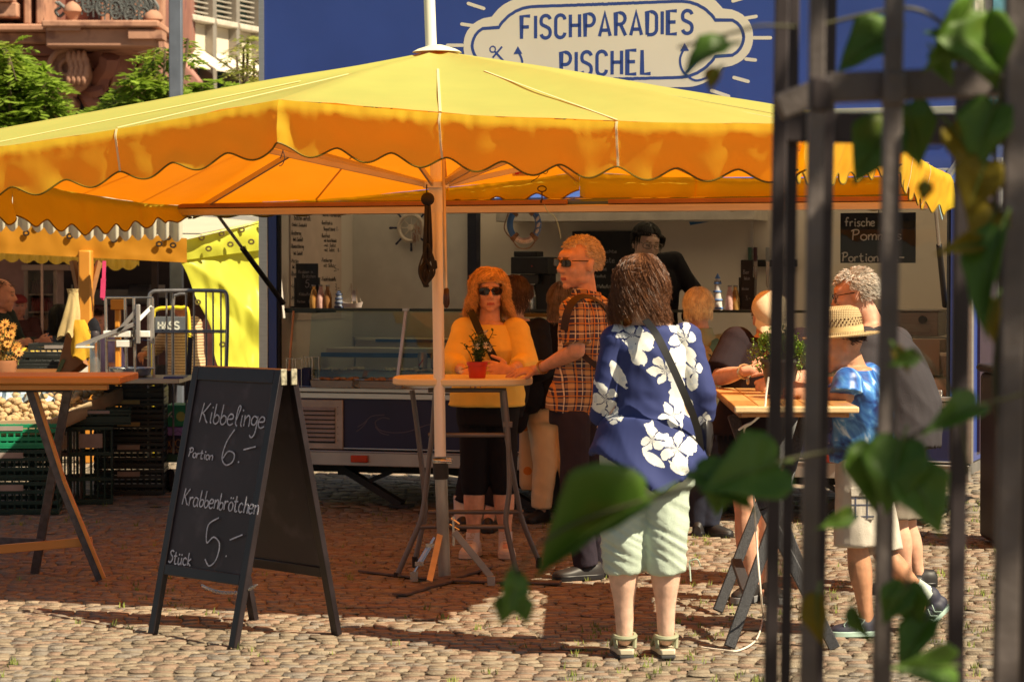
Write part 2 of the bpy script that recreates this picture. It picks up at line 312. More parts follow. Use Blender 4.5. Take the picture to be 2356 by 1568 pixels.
# ================================================================= ground
def ground():
    g = newmat('dirt joints'); nzs = g.n('ShaderNodeTexNoise'); nzs.inputs['Scale'].default_value = 6; nzs.inputs['Detail'].default_value = 8; g.l(g.o, nzs.inputs[0])
    vo = g.n('ShaderNodeTexVoronoi'); vo.inputs['Scale'].default_value = 9; g.l(g.o, vo.inputs[0])
    c = g.mix(nzs.outputs[0], (.12, .09, .06), (.22, .17, .115)); c = g.mix(g.m('MULTIPLY', vo.outputs['Distance'], .6), c, (.08, .06, .04))
    g.l(c, g.bs.inputs['Base Color']); g.bs.inputs['Roughness'].default_value = .9
    b = MB(); b.box(-300, 300, -40, 500, -.6, -.010)
    tag(b.build('ground', g.mat, smooth=False), kind='structure')
    rr = random.Random(3); vs = []; fs = []; cols = []
    def stone(cx, cy, sx, sy, rot, hz):
        b0 = len(vs); n = 4; ca, sa = math.cos(rot), math.sin(rot); tx, ty = rr.uniform(-.05, .05), rr.uniform(-.06, .06)
        kx = [rr.uniform(-.12, .12) for _ in range(4)]
        base = rr.random(); rj = rr.random()**3
        for j in range(n):
            for i in range(n):
                u, v = (i/(n-1))*2-1, (j/(n-1))*2-1
                e = max(abs(u), abs(v)); uu = u*(1+kx[0]*v)+kx[1]*v*.3; vv = v*(1+kx[2]*u)+kx[3]*u*.3
                if abs(u) > .9 and abs(v) > .9: uu *= .82; vv *= .82
                z = hz - (.008+rj*.014 if e > .9 else 0) + tx*u*sx*.5+ty*v*sy*.5
                if e < .9: uu *= 2.6; vv *= 2.6; z += noise.noise(V((cx*9+u*.8, cy*9+v*.8, 0)))*.006
                x, y = uu*sx/2, vv*sy/2
                vs.append((cx+x*ca-y*sa, cy+x*sa+y*ca, z)); cols.append(base)
        for j in range(n-1):
            for i in range(n-1):
                a = b0+j*n+i; fs.append((a, a+1, a+n+1, a+n))
    # curved courses that run slightly down to the right
    y = 8.2; row = 0
    while y < 25.5:
        h = rr.uniform(.050, .070) if y < 16.5 else rr.uniform(.09, .12); lim = .225*y+.9; x = -lim+rr.uniform(0, .1)
        while x < lim:
            wd = rr.uniform(.055, .115) if y < 16.5 else rr.uniform(.10, .16)
            yy = y-.14*x+.10*math.sin(x*1.3+1)+.03*math.sin(x*5+row)
            a = -.14+.13*math.cos(x*1.3+1)
            stone(x+wd/2, yy, wd*.985, h*.98, a+rr.uniform(-.07, .07), rr.uniform(-.005, .003))
            x += wd
        y += h; row += 1
    me = bpy.data.meshes.new('cobblestone_paving'); me.from_pydata(vs, [], fs); me.shade_smooth()
    at_ = me.attributes.new('tone', 'FLOAT', 'POINT'); at_.data.foreach_set('value', cols)
    g = newmat('cobbles'); a = g.n('ShaderNodeAttribute', attribute_name='tone')
    n1 = g.n('ShaderNodeTexNoise'); n1.inputs['Scale'].default_value = 1.3; n1.inputs['Detail'].default_value = 5; g.l(g.o, n1.inputs[0])
    n2 = g.n('ShaderNodeTexNoise'); n2.inputs['Scale'].default_value = 70; n2.inputs['Detail'].default_value = 8; n2.inputs['Roughness'].default_value = .7; g.l(g.o, n2.inputs[0])
    c = g.mix(a.outputs['Fac'], (.23, .18, .13), (.42, .345, .255)); c = g.mix(g.m('MULTIPLY', n1.outputs[0], .5), c, (.34, .28, .19)); hu = g.m('FRACT', g.m('MULTIPLY', a.outputs['Fac'], 17.3)); c = g.mix(g.m('MULTIPLY', g.m('GREATER_THAN', hu, .72), .55), c, (.34, .21, .15)); c = g.mix(g.m('MULTIPLY', g.m('LESS_THAN', hu, .2), .5), c, (.25, .24, .23))
    r = g.n('ShaderNodeMapRange'); r.inputs[1].default_value = .35; r.inputs[2].default_value = .62; g.l(n2.outputs[0], r.inputs[0])
    c = g.mix(r.outputs[0], g.mix(.45, c, (.14, .10, .07)), c)
    g.l(c, g.bs.inputs['Base Color']); g.bs.inputs['Roughness'].default_value = .75; g.bs.inputs['Specular IOR Level'].default_value = .3
    bp = g.n('ShaderNodeBump'); bp.inputs['Strength'].default_value = .9; bp.inputs['Distance'].default_value = .012; g.l(n2.outputs[0], bp.inputs['Height']); g.l(bp.outputs[0], g.bs.inputs['Normal'])
    me.materials.append(g.mat)
    o = bpy.data.objects.new('cobblestone_paving', me); col.objects.link(o); tag(o, kind='structure')
    # tufts between the stones
    b = MB()
    for k in range(1900):
        y = rr.uniform(8.8, 17.5); x = rr.uniform(-.22*y, .22*y)
        if x < .2 and rr.random() < .72: continue
        if noise.noise(V((x*1.1, y*1.1, 3))) < -.05: continue
        for q in range(rr.randint(3, 7)):
            a = rr.uniform(0, 6.28); px, py = x+rr.uniform(-.02, .02), y+rr.uniform(-.015, .015); h = rr.uniform(.012, .034)
            dx, dy = math.cos(a)*.004, math.sin(a)*.004; l = rr.uniform(-.014, .014)
            b.add([(px-dx, py-dy, -.006), (px+dx, py+dy, -.006), (px+l, py+l*.5, h)], [(0, 1, 2)])
    tag(b.build('grass_tufts', M('moss', (.20, .24, .05), .8, var=.5, scale=3), smooth=False), 'short grass and moss growing in the joints of the cobblestones', 'grass', kind='stuff')
ground()
# ================================================================= far buildings
def townhouse():
    D = 46.0; t = thing('sandstone_building', 'ornate red sandstone building with carved balcony behind the market trees', 'building', (-8, D, 0))
    st = M('sandstone', (.27, .115, .085), .85, var=.25, scale=1.2, bump=.6, bs=6, dirt=((.20, .085, .08), 2.5, .56))
    sl_ = M('light sandstone', (.44, .235, .155), .85, var=.25, scale=1.5, bump=.4, bs=9, dirt=((.26, .13, .09), 3, .52))
    rus = M('rough sandstone', (.42, .21, .17), .9, var=.3, scale=3, bump=3, bs=5)
    P = lambda x, y, d=0: at(x, y, D+d)
    b = MB(); a0 = P(-420, 0); a1 = P(358, 0); b.box(a0.x, a1.x, D+1.2, D+9, 0, 16); b.build('wall', st, t)
    # rusticated voussoirs round the arch
    b = MB(); ac = P(232, 330, .9)
    for k in range(9):
        a = R(22+k*17); r0, r1 = 1.0, 1.95+.25*(k % 2)
        pts = []
        for r, q in ((r0, -.135), (r1, -.14), (r1, .14), (r0, .135)): pts.append((ac.x+r*math.cos(a+q), 0, ac.z+r*math.sin(a+q)))
        b.add([(p[0], D+.75+.12*(i % 2), p[2]) for i, p in enumerate(pts)]+[(p[0], D+1.25, p[2]) for p in pts], [(3, 2, 1, 0), (0, 1, 5, 4), (1, 2, 6, 5), (2, 3, 7, 6), (3, 0, 4, 7)])
    b.build('arch_stones', rus, t, bevel=.05)
    b = MB(); b.prism([(math.cos(R(a))*1.0, math.sin(R(a))*1.15) for a in range(0, 181, 15)]+[(-1, -3), (1, -3)], (ac.x, D+1.1, ac.z), (1, 0, 0), (0, 0, 1), .1)
    b.build('window', M('dark glass', (.02, .022, .03), .15, var=.1), t)
    # rusticated courses right and left of arch
    b = MB()
    for k in range(9):
        z0 = .6+k*.62
        for x0, x1 in ((P(-420, 0).x, P(128, 0).x), (P(285, 0).x, P(356, 0).x)):
            x = x0+.3*(k % 2)
            while x < x1-.15:
                b.box(x, min(x+.95, x1), D+1.02, D+1.25, z0, z0+.56); x += 1.0
    b.build('rustic_courses', rus, t, bevel=.06)
    # balcony slab with cornice steps
    b = MB(); z1 = P(0, 62).z; x0, x1 = P(-420, 0).x, P(113, 0).x
    b.box(x0, x1, D-.3, D+1.2, P(0, 103).z, P(0, 78).z, 0); b.box(x0, x1+.1, D-.55, D+1.2, P(0, 78).z+.002, P(0, 62).z, 0)
    xr0, xr1 = P(113, 0).x, P(358, 0).x
    b.box(xr0+.1, xr1+.1, D-.9, D+1.2, P(0, 118).z, P(0, 76).z, 0)
    b.box(xr0+.05, xr1+.2, D-1.05, D+1.2, P(0, 76).z+.002, P(0, 60).z, 0)
    b.box(x0, P(52, 0).x, D-.5, D+1.1, P(0, 46).z, P(0, 12).z, 0); b.box(x0, P(44, 0).x, D-.62, D+1.1, P(0, 12).z+.002, P(0, -10).z, 0)
    for xx in (70, 98): b.box(P(xx-8, 0).x, P(xx+8, 0).x, D-.35, D+1.1, P(0, 62).z+.01, P(0, -80).z, 0)
    b.build('balcony', sl_, t, bevel=.03)
    b = MB(); b.box(P(-40, 0).x, P(195, 0).x, D-.1, D+1.2, P(0, 128).z, P(0, 103).z-.002); b.box(P(60, 0).x, P(185, 0).x, D+.1, D+1.2, P(0, 150).z, P(0, 128).z-.002)
    b.box(P(-40, 0).x, P(70, 0).x, D+.3, D+1.2, P(0, 140).z, P(0, 128).z-.004)
    b.build('cornice', st, t, bevel=.03)
    # scroll console
    def scroll(bm, cx, cy, r, d0, wd, turns=1.7, flip=1):
        c = P(cx, cy, d0); pts = []
        for i in range(46):
            q = i/45; a = q*turns*2*math.pi; rr_ = r*(1-q*.85); pts.append(V((c.x+flip*rr_*math.cos(a+1.2), c.y, c.z+rr_*math.sin(a+1.2))))
        bm.tube(pts, [r*.17*(1-.5*i/45) for i in range(46)], 8)
        bm.cyl(c+V((0, .05, 0)), c+V((0, wd, 0)), r*1.05, n=20)
    b = MB(); scroll(b, 155, 160, .38, -.35, .9); scroll(b, 147, 236, .17, -.1, .7, 1.3)
    b.tube(crom([P(182, 165, -.2), P(176, 195, -.1), P(150, 210, .1), P(140, 225, .2), P(142, 245, .2)], 5), [.16]*21, 8)
    b.build('scroll_console', sl_, t)
    b = MB()
    for i in range(5):
        for k in range(4): c = P(176+6*math.sin(i*.8), 132+i*12, -.55); b.ell(c+V(((k-1.5)*.09, 0, 0)), .06, .09, .13, n=5)
    b.build('leaf_carving', sl_, t)
    b = MB()
    for x_, w_ in ((208, .16),): b.tube([P(x_-4, 118, .2), P(x_+1, 150, .3), P(x_+4, 203, .5)], [.22, .17, .2], 4)
    b.tube(crom([P(254, 130, -.3), P(250, 150, -.2), P(236, 170, .1), P(228, 190, .3), P(226, 204, .4)], 5), .19, 6)
    b.tube(crom([P(190, 205, .4), P(212, 212, .2), P(236, 205, .2)], 5), .12, 6); b.tube(crom([P(192, 206, .4), P(205, 228, .3), P(216, 246, .4)], 5), .15, 6)
    b.build('bracket', st, t)
    # wrought iron railing
    ir = M('iron', (.10, .11, .11), .55, var=.3, scale=20); b = MB()
    r0, r1 = P(182, 30, -.75), P(352, 68, -.75); L = (r1-r0)
    def rp(u, h): return r0+L*u+V((0, 0, h))
    b.tube([rp(0, .12), rp(1, .12)], .022, 6); b.tube([rp(0, .62), rp(1, .62)], .026, 6)
    for k in range(13):
        u = (k+.5)/13
        for sgn in (-1, 1):
            for (cz, rad, tw) in ((.42, .13, 1), (.24, .10, -1), (.75, .07, 1)):
                pts = [rp(u, cz)+V((sgn*(rad*(1-q*.075))*math.cos(q*.75+1)*1.0+sgn*.06, -.01, tw*rad*(1-q*.075)*math.sin(q*.75+1))) for q in range(12)]
                b.tube(pts, .016, 5)
        b.tube([rp(u, -.02), rp(u, .9)], .016, 5); b.lathe([(.0, 0), (.045, .05), (.03, .1), (0, .17)], rp(u, .88), 6)
    for k in range(5):
        u = .12+k*.19; pts = [rp(u, .2)+V((.10*math.cos(q*.6), -.02, .16*math.sin(q*.6))) for q in range(11)]; b.tube(pts, .02, 5)
    for sgn in (0, 1):
        pts = crom([P(128+sgn*6, 5, -.7), P(150, 22, -.7), P(138, 38, -.7), P(128, 26, -.7), P(140, 18, -.7)], 6); b.tube(pts, .03, 5)
    pts = crom([P(354, 0, -.7), P(364, 18, -.7), P(356, 30, -.7), P(348, 20, -.7), P(356, 12, -.7), P(350, -10, -.7)], 6); b.tube(pts, .025, 5)
    b.build('railing', ir, t)
    for x_, y_ in ((168, 34), (352, 52)):
        b = MB(); b.lathe([(.13, -.24), (.09, -.18), (.07, -.1), (.13, .0), (.18, .05), (.18, .09), (.14, .16), (.07, .22), (0, .25)], P(x_, y_, -.7), 16)
        b.box(P(x_, 0).x-.3, P(x_, 0).x+.3, D-1.0, D-.4, P(0, y_+36).z-.1, P(0, y_).z-.235); b.build('finial', sl_, t)
    b = MB()
    for i, xx in enumerate((196, 262, 330)): b.box(P(xx-16, 0).x, P(xx+16, 0).x, D+1.05, D+1.19, P(0, 60).z, 15.5)
    b.build('balcony_door', M('dark wood', (.07, .025, .025), .6, var=.4), t)
    b = MB()
    for xx in (228, 305, 350): b.box(P(xx-11, 0).x, P(xx+11, 0).x, D+.7, D+1.19, P(0, 60).z, 15.6)
    b.build('pilaster', sl_, t, bevel=.03)
townhouse()
def office():
    # facade plane receding to the right
    A = at(352, 0, 50.0); e = V((math.cos(R(67.6)), math.sin(R(67.6)), 0)); nrm = V((e.y, -e.x, 0))
    t = thing('office_building', 'pale modern office building with slatted blinds behind the grey post', 'building', (A.x, A.y, 0))
    def Q(s, z, o=0): return V((A.x, A.y, 0))+e*s+V((0, 0, z))+nrm*o
    xf = lambda p: Q(p.x, p.z, -p.y)
    pan = M('pale panel', (.62, .56, .45), .7, var=.07, scale=1.5); mul = M('grey aluminium', (.30, .27, .23), .5, .3, var=.1)
    b = MB(xf); b.box(-3, 26, .3, 8, 0, 14); b.build('wall', M('backing grey', (.28, .25, .22), .8, var=.1), t)
    zb = 6.92; pit = 1.0
    b = MB(xf); bw = MB(xf); bl = MB(xf); mm = MB(xf); aw = MB(xf); led = MB(xf)
    for k in range(-2, 22):
        s = k*pit+.35
        b.box(s+.09, s+pit-.09, .1, .31, 6.2, zb-.15)
        led.box(s+.05, s+pit-.05, -.12, .3, zb-.14, zb-.02)
        bw.box(s+.08, s+pit-.08, .22, .32, zb, 9.6); bw.box(s+.08, s+pit-.08, .24, .32, .5, 6.15)
        for q in range(26): bl.box(s+.1, s+pit-.1, .02, .12, zb+.06+q*.105, zb+.085+q*.105)
        mm.box(s-.08, s+.08, -.08, .32, 0, 12)
        o0, o1 = (s+.12, s+pit-.12)
        aw.add([(o0, .1, 6.22), (o1, .1, 6.22), (o1, -.6, 5.78), (o0, -.6, 5.78), (o0, .1, 6.20), (o1, .1, 6.20), (o1, -.6, 5.75), (o0, -.6, 5.75)], [(0, 1, 2, 3), (7, 6, 5, 4), (0, 3, 7, 4), (1, 5, 6, 2), (3, 2, 6, 7)])
    b.build('panel', pan, t); led.build('sill', M('sill', (.55, .50, .42), .5), t, bevel=.02); mm.build('mullion', mul, t)
    bw.build('window', M('teal glass', (.035, .09, .09), .12, var=.6, scale=1.2), t); bl.build('blinds', M('blind slat', (.42, .38, .32), .5), t)
    aw.build('awning', M('awning cloth', (.75, .68, .55), .8, var=.06), t)
    # second block glimpsed at far right
    A2 = at(2290, 0, 42); t2 = thing('white_house', 'white building with barred windows glimpsed between the dark bars at the right edge', 'building', (A2.x, 42, 0))
    b = MB(); b.box(A2.x-.55, A2.x+5, 42, 50, 0, 14); b.build('wall', M('white render', (.6, .56, .5), .8), t2)
    b = MB(); b.box(A2.x-.18, A2.x+.2, 41.9, 42.02, 3.9, 5.6); b.box(A2.x-.05, A2.x+.4, 41.9, 42.02, 5.75, 7.5); b.build('window', M('pale blue glass', (.1, .25, .33), .1), t2)
    b = MB()
    for k in range(12): b.box(A2.x-.2, A2.x+.22, 41.85, 41.88, 3.95+k*.14, 3.98+k*.14)
    for k in range(4): b.box(A2.x-.2+k*.13, A2.x-.18+k*.13, 41.82, 41.85, 3.9, 5.6)
    b.build('window_grille', M('dark bar', (.05, .05, .05), .5), t2)
office()
def pole_thing():
    b = MB(); p = at(402, 300, 24); x0 = at(388, 0, 24).x; x1 = at(417, 0, 24).x
    b.box(x0, x1, 24, 24.12, 0, 4.9)
    solo(b, 'steel_post', M('grey post', (.13, .15, .19), .45, .3, var=.2, scale=5, dirt=((.35, .33, .3), 14, .68)), 'square grey steel post rising behind the yellow canopy', 'post', (x0, 24, 0), bevel=.008)
pole_thing()
# ================================================================= trees
def leafmat(name, c, tr=.35):
    g = newmat(name); gi = g.n('ShaderNodeNewGeometry')
    c1 = g.mix(gi.outputs['Random Per Island'], tuple(x*.6 for x in c), tuple(min(1, x*1.45) for x in c))
    n = g.n('ShaderNodeTexNoise'); n.inputs['Scale'].default_value = 1.2; g.l(g.o, n.inputs[0])
    r = g.n('ShaderNodeMapRange'); r.inputs[1].default_value = .58; r.inputs[2].default_value = .72; g.l(n.outputs[0], r.inputs[0])
    c1 = g.mix(g.m('MULTIPLY', r.outputs[0], .35), c1, (.35, .14, .03)); g.l(c1, g.bs.inputs['Base Color']); g.bs.inputs['Roughness'].default_value = .5
    t = g.n('ShaderNodeBsdfTranslucent'); g.l(g.mix(.5, c1, (.25, .4, .03)), t.inputs[0]); mx = g.n('ShaderNodeMixShader'); mx.inputs[0].default_value = tr
    g.l(g.bs.outputs[0], mx.inputs[1]); g.l(t.outputs[0], mx.inputs[2]); g.l(mx.outputs[0], g.mat.node_tree.nodes['Material Output'].inputs[0]); return g.mat
def tree(name, label, blobs, D, seed, lm, nl=16, ls=.135, base=None):
    rr = random.Random(seed); c0 = base or at(blobs[0][0], 640, D); t = thing('tree', label, 'tree', (c0.x, D, 0))
    bl = MB(); br = MB(); s = FPX/D
    br.tube([(c0.x, D, 0), (c0.x+.05, D, 1.5), (c0.x, D, 2.6)], [.13, .1, .07], 8)
    for (px, py, r, dens) in blobs:
        c = at(px, py, D+rr.uniform(-.6, .6)); rad = r*.88/s
        st = V((c0.x, D, rr.uniform(1.2, 2.4))); mid = (st+c)/2+V((0, 0, -.15)); br.tube(crom([st, mid, c], 6), [.05*(1-.7*i/12) for i in range(13)], 5)
        for k in range(int(dens*1.25)):
            d = V((rr.gauss(0, 1), rr.gauss(0, 1), rr.gauss(0, 1))).normalized(); q = c+V((d.x*rad, d.y*rad*1.1, d.z*rad*.8))*rr.uniform(.15, 1)**.6
            tip = q+V((d.x, d.y, d.z*.4-.25)).normalized()*rr.uniform(.15, .32)
            if k % 5 == 0: br.tube([c, (c+q)/2, tip], [.014, .008, .003], 3)
            ax = (tip-q); up = V((0, 0, 1)); sd = ax.cross(up)
            if sd.length < 1e-4: continue
            sd.normalize()
            for i in range(nl):
                u = i/nl; m = q+ax*u+V((0, 0, -.05*u)); sg = 1 if i % 2 else -1
                dr = (sd*sg+ax.normalized()*.5+V((0, 0, rr.uniform(-.45, .25)))).normalized(); L = ls*rr.uniform(.7, 1.2); ww = dr.cross(V((rr.uniform(-.5, .5), rr.uniform(-.5, .5), 1))).normalized()*L*.2
                bl.add([m, m+dr*L*.5+ww, m+dr*L, m+dr*L*.5-ww], [(0, 1, 2, 3)])
    br.build('trunk', M('bark', (.12, .085, .055), .9, var=.3, bump=.5), t); bl.build('crown', lm, t, smooth=False)
lm1 = leafmat('leaf green', (.27, .38, .05), .45)
tree('tree', 'leafy green street tree at the left edge in front of the sandstone building',
     [(30, 230, 65, 60), (60, 170, 48, 46), (15, 160, 48, 42), (75, 215, 50, 40), (20, 120, 30, 18), (95, 250, 38, 36), (40, 290, 70, 52), (-60, 200, 90, 60), (110, 190, 24, 16), (20, 118, 22, 12), (-60, 330, 100, 60), (90, 310, 45, 30), (60, 400, 80, 30)], 30, 5, lm1)
tree('tree', 'loose feathery green tree beside the grey post below the balcony',
     [(352, 135, 22, 10), (365, 165, 32, 20), (320, 190, 34, 24), (360, 200, 40, 30), (270, 240, 36, 24), (240, 260, 26, 16), (320, 240, 40, 26), (425, 222, 34, 22), (470, 205, 26, 16), (450, 240, 50, 26), (505, 205, 28, 16), (428, 120, 14, 4), (433, 90, 8, 3), (330, 300, 60, 24), (430, 300, 60, 24), (380, 110, 14, 6)], 31, 9, lm1)
tree('tree', 'sparse yellowish tree just left of the blue trailer wall',
     [(560, 110, 30, 10), (585, 140, 34, 14), (555, 165, 30, 12), (600, 175, 34, 14), (570, 90, 16, 6), (545, 130, 16, 5), (590, 200, 40, 16), (560, 230, 50, 16)], 33, 14, leafmat('leaf olive', (.38, .38, .10), .45), 14, .09)
ROOF_T = .6
# ================================================================= food trailer
P0 = V((-1.675, 17.16, 0)); TU = V((.9467, -.322, 0)).normalized(); TV = V((.322, .9467, 0)).normalized(); TL = 4.75
def T(x, y, z): return P0+TU*x+TV*y+V((0, 0, z))
tx = lambda p: T(p.x, p.y, p.z)
def tp(px, py, t=0.0):
    "photo position -> trailer x, z on the plane y = t"
    o = V((0, 0, CAMH)); d = at(px, py, 1.0)-o; k = ((P0+TV*t-o).dot(TV))/d.dot(TV); q = o+d*k-P0
    return q.dot(TU), q.z
blue = M('trailer blue', (.036, .070, .29), .32, var=.12, scale=1.5, coat=.2, bump=.05, bs=2)
navy = M('trailer navy', (.022, .026, .085), .4, var=.15, scale=3)
alu = M('aluminium', (.62, .60, .57), .32, .85, var=.08, scale=6, stretch=(1, 1, 12))
wht = M('white laminate', (.66, .60, .54), .5, var=.05, scale=2)
blk = M('black plastic', (.012, .012, .014), .4, var=.3)
rub = M('rubber', (.018, .017, .017), .8, var=.3)
steel = M('steel', (.55, .54, .52), .25, .9, var=.1)
gls = glass()
tr = thing('food_trailer', 'long blue fish food trailer with its sales hatch propped open', 'trailer', T(0, 0, 0))
ZC = .815; ZO = 2.2; ZJ = 2.6; DP = 2.2
b = MB(tx); b.box(0, TL, 0, .04, .395, ZC-.035); b.build('lower_panel', navy, tr, bevel=.004)
b = MB(tx); b.box(-.02, TL+.02, -.03, .05, .29, .392); b.box(-.02, TL+.02, -.035, .04, .378, .392); b.build('chassis_rail', M('rail silver', (.5, .46, .42), .4, .7, var=.12, scale=4), tr, bevel=.006)
b = MB(tx); b.box(-.01, TL+.01, -.05, .4, ZC-.03, ZC); b.box(-.01, TL+.01, -.02, .0, ZC-.075, ZC-.035); b.box(0, TL, -.012, -.001, .40, .412); b.build('counter_edge', alu, tr, bevel=.004)
b = MB(tx); b.box(.0, TL, .05, DP, .32, .40); b.build('floor', M('floor grey', (.16, .15, .14), .6), tr)
b = MB(tx); b.box(0, TL, 0.04, DP, ZJ-.06, ZJ-.05); b.build('roof', cloth('translucent roof', (.7, .68, .62), (.95, .88, .76), ROOF_T, .02, 3), tr)  # translucency added so that sunlight brightens the trailer interior
b = MB(tx); b.box(0, TL, DP-.04, DP, .41, ZJ-.07); b.build('back_wall', wht, tr)
for x0, x1 in ((0.0, .05), (TL-.05, TL)):
    b = MB(tx); b.box(x0+(.002 if x0 > 1 else 0), x1, .06, DP-.05, .41, ZJ-.07); b.build('side_wall', wht, tr)
for x0, x1 in ((-.012, -.001), (TL+.001, TL+.012)): b = MB(tx); b.box(x0, x1, 0, DP, .40, ZJ); b.build('side_cladding', blue, tr)
b = MB(tx); b.box(TL+.013, TL+.03, .35, 1.15, .45, 2.3); b.build('side_door', M('door dark', (.03, .015, .035), .4), tr)
b = MB(tx); b.box(TL+.013, TL+.05, 1.152, 1.25, .42, 2.35); b.build('door_frame', M('white metal', (.7, .72, .75), .3, .3), tr)
b = MB(tx); b.box(0, TL, 0, .04, ZO, ZJ-.045); b.build('upper_panel', blue, tr)
b = MB(tx); b.box(-.02, TL+.02, -.05, .05, ZJ-.04, ZJ+.015); b.box(-.02, TL+.02, -.09, -.04, ZO-.03, ZO+.03)
b.box(4.1, 4.35, -.065, -.04, ZJ-.035, ZJ-.01); b.build('gutter', alu, tr, bevel=.004)
# corner posts
for x0, x1 in ((-.045, .022), (TL-.03, TL+.035)):
    b = MB(tx); b.box(x0, x1, -.02, .05, .40, ZO+.4); b.build('corner_post', alu, tr, bevel=.004)
for x0, x1 in ((.026, .085), (TL-.10, TL-.034)): b = MB(tx); b.box(x0, x1, -.015, .03, ZC, ZO-.03); b.build('blue_jamb', blue, tr)
for x0, x1 in ((.09, .108), (TL-.125, TL-.104)): b = MB(tx); b.box(x0, x1, -.012, .02, ZC+.001, ZO-.03); b.build('jamb_seal', rub, tr)
# sign board above the roof
ST = 3.95
b = MB(tx); b.box(0, TL, -.02, .02, ZJ+.016, ST); b.build('sign_board', blue, tr, bevel=.004)
b = MB(tx); b.box(-.035, .0, -.03, .03, ZJ+.016, ST+.03); b.box(TL, TL+.035, -.03, .03, ZJ+.016, ST+.03); b.box(-.03, TL+.03, -.028, .028, ST+.002, ST+.04); b.build('sign_frame', alu, tr)
def SP(zx, zy):   # position in the 2.772x sign crop -> trailer x,z
    return tp((1100+zx/2.772)/1.0866, (zy/2.772)/1.0866, -.022)
beige = M('cream vinyl', (.80, .71, .56), .5, var=.04, scale=2); vb = M('blue vinyl', (.035, .07, .27), .45, var=.05)
cL, cR = SP(160, 300), SP(2172, 285); cx0 = (cL[0]+cR[0])/2; _, zt = SP(1166, -40); _, zb_ = SP(1166, 618); cz = (zt+zb_)/2
HX = abs(SP(2035, 300)[0]-SP(305, 300)[0])/2; HZ_ = (zt-zb_)/2; LR = .44*HZ_
def plaque(ins):
    pts = []; hx, hz = HX-ins, HZ_-ins; cr = .30-ins*.2; lob = abs(cR[0]-cL[0])/2-HX
    lr = HZ_*.47+.04-ins; lc = (HX+lob)-ins-lr
    for k in range(240):
        a = 2*math.pi*k/240; d = (math.cos(a), math.sin(a)); t = 0; best = 0
        for i in range(1, 500):
            r = i*.0035; x, z = abs(d[0]*r), abs(d[1]*r)
            qx, qz = x-hx+cr, z-hz+cr; sd = math.hypot(max(qx, 0), max(qz, 0))+min(max(qx, qz), 0)-cr
            s2 = math.hypot(x-lc, z)-lr
            if min(sd, s2) < 0: best = r
        pts.append((d[0]*best, d[1]*best))
    return pts
b = MB(); po = T(cx0, -.022, cz); po = T(cx0, -.0201, cz); b.prism(plaque(0), po-TV*.001, TU, (0, 0, 1), .001); sp = b.build('sign_plaque', beige, tr, smooth=False)
ring = plaque(.062); b = MB(); q = [po-TV*.0012+TU*x+V((0, 0, z)) for x, z in ring]; b.strip(q+q[:2], .020, -TV, .0002); b.build('plaque_border', vb, sp, smooth=False)
for (a0, b0, a1, b1) in ((50, 315, 156, 315), (150, 168, 232, 180), (195, 25, 303, 60), (2174, 263, 2290, 263), (2118, 127, 2190, 115), (2120, 410, 2185, 417), (2037, 538, 2135, 565), (1882, 628, 2000, 668), (2030, 8, 2100, -12), (1600, 640, 1640, 700), (700, 640, 640, 700), (330, 560, 200, 600), (200, 440, 110, 470)):
    b = MB(); p, q2 = SP(a0, b0), SP(a1, b1); b.strip([T(p[0], -.0203, p[1]), T(q2[0], -.0203, q2[1])], .022, -TV, .0004)
    for r_ in (p, q2): b.prism([(.011*math.cos(i*math.pi/5), .011*math.sin(i*math.pi/5)) for i in range(10)], T(r_[0], -.0209, r_[1]), TU, (0, 0, 1), .0005)
    b.build('sign_ray', beige, sp, smooth=False)
b = MB()
def signtext(s, zx0, zx1, ztop, zbot, zy0r):
    x0, z0 = SP(zx0, zbot); _, z1 = SP(zx0, ztop); x1, _z = SP(zx1, zy0r)
    write(b, s, T(x0+.01, -.0213, z0+.012), TU, (0, 0, 1), z1-z0-.024, .0225, 'din', width=x1-x0-.02, gap=2.3, th=.0003)
signtext('FISCHPARADIES', 555, 1757, 102, 283, 250); signtext('PISCHEL', 830, 1470, 352, 540, 528)
b.build('sign_lettering', vb, sp, smooth=False)
for cxp, cyp, fl in ((440, 430, 1), (1800, 405, -1)):
    b = MB(); x0, z0 = SP(cxp, cyp); O = T(x0, -.0213, z0); q = lambda a, c: O+TU*(a*fl)+V((0, 0, c))
    b.strip([q(-.075+.02*math.cos(i*.7), .085+.02*math.sin(i*.7)) for i in range(10)], .009, -TV, .0003)
    b.strip([q(-.06, .07), q(.09, -.09)], .014, -TV, .0004); b.strip([q(-.075, .03), q(-.01, .1)], .013, -TV, .0005)
    b.strip(crom([q(-.06, -.12), q(.03, -.14), q(.11, -.08), q(.13, 0), q(.10, .07)], 5), .014, -TV, .0006)
    b.prism([(-.03, 0), (.03, 0), (0, .05)], q(.10, .05)-TV*.0008, TU, (0, 0, 1), .001); b.prism([(-.025, 0), (.025, 0), (0, .045)], q(-.06, -.13)-TV*.0008, TU, (0, 0, 1), .001)
    b.build('anchor_emblem', vb, sp, smooth=False)
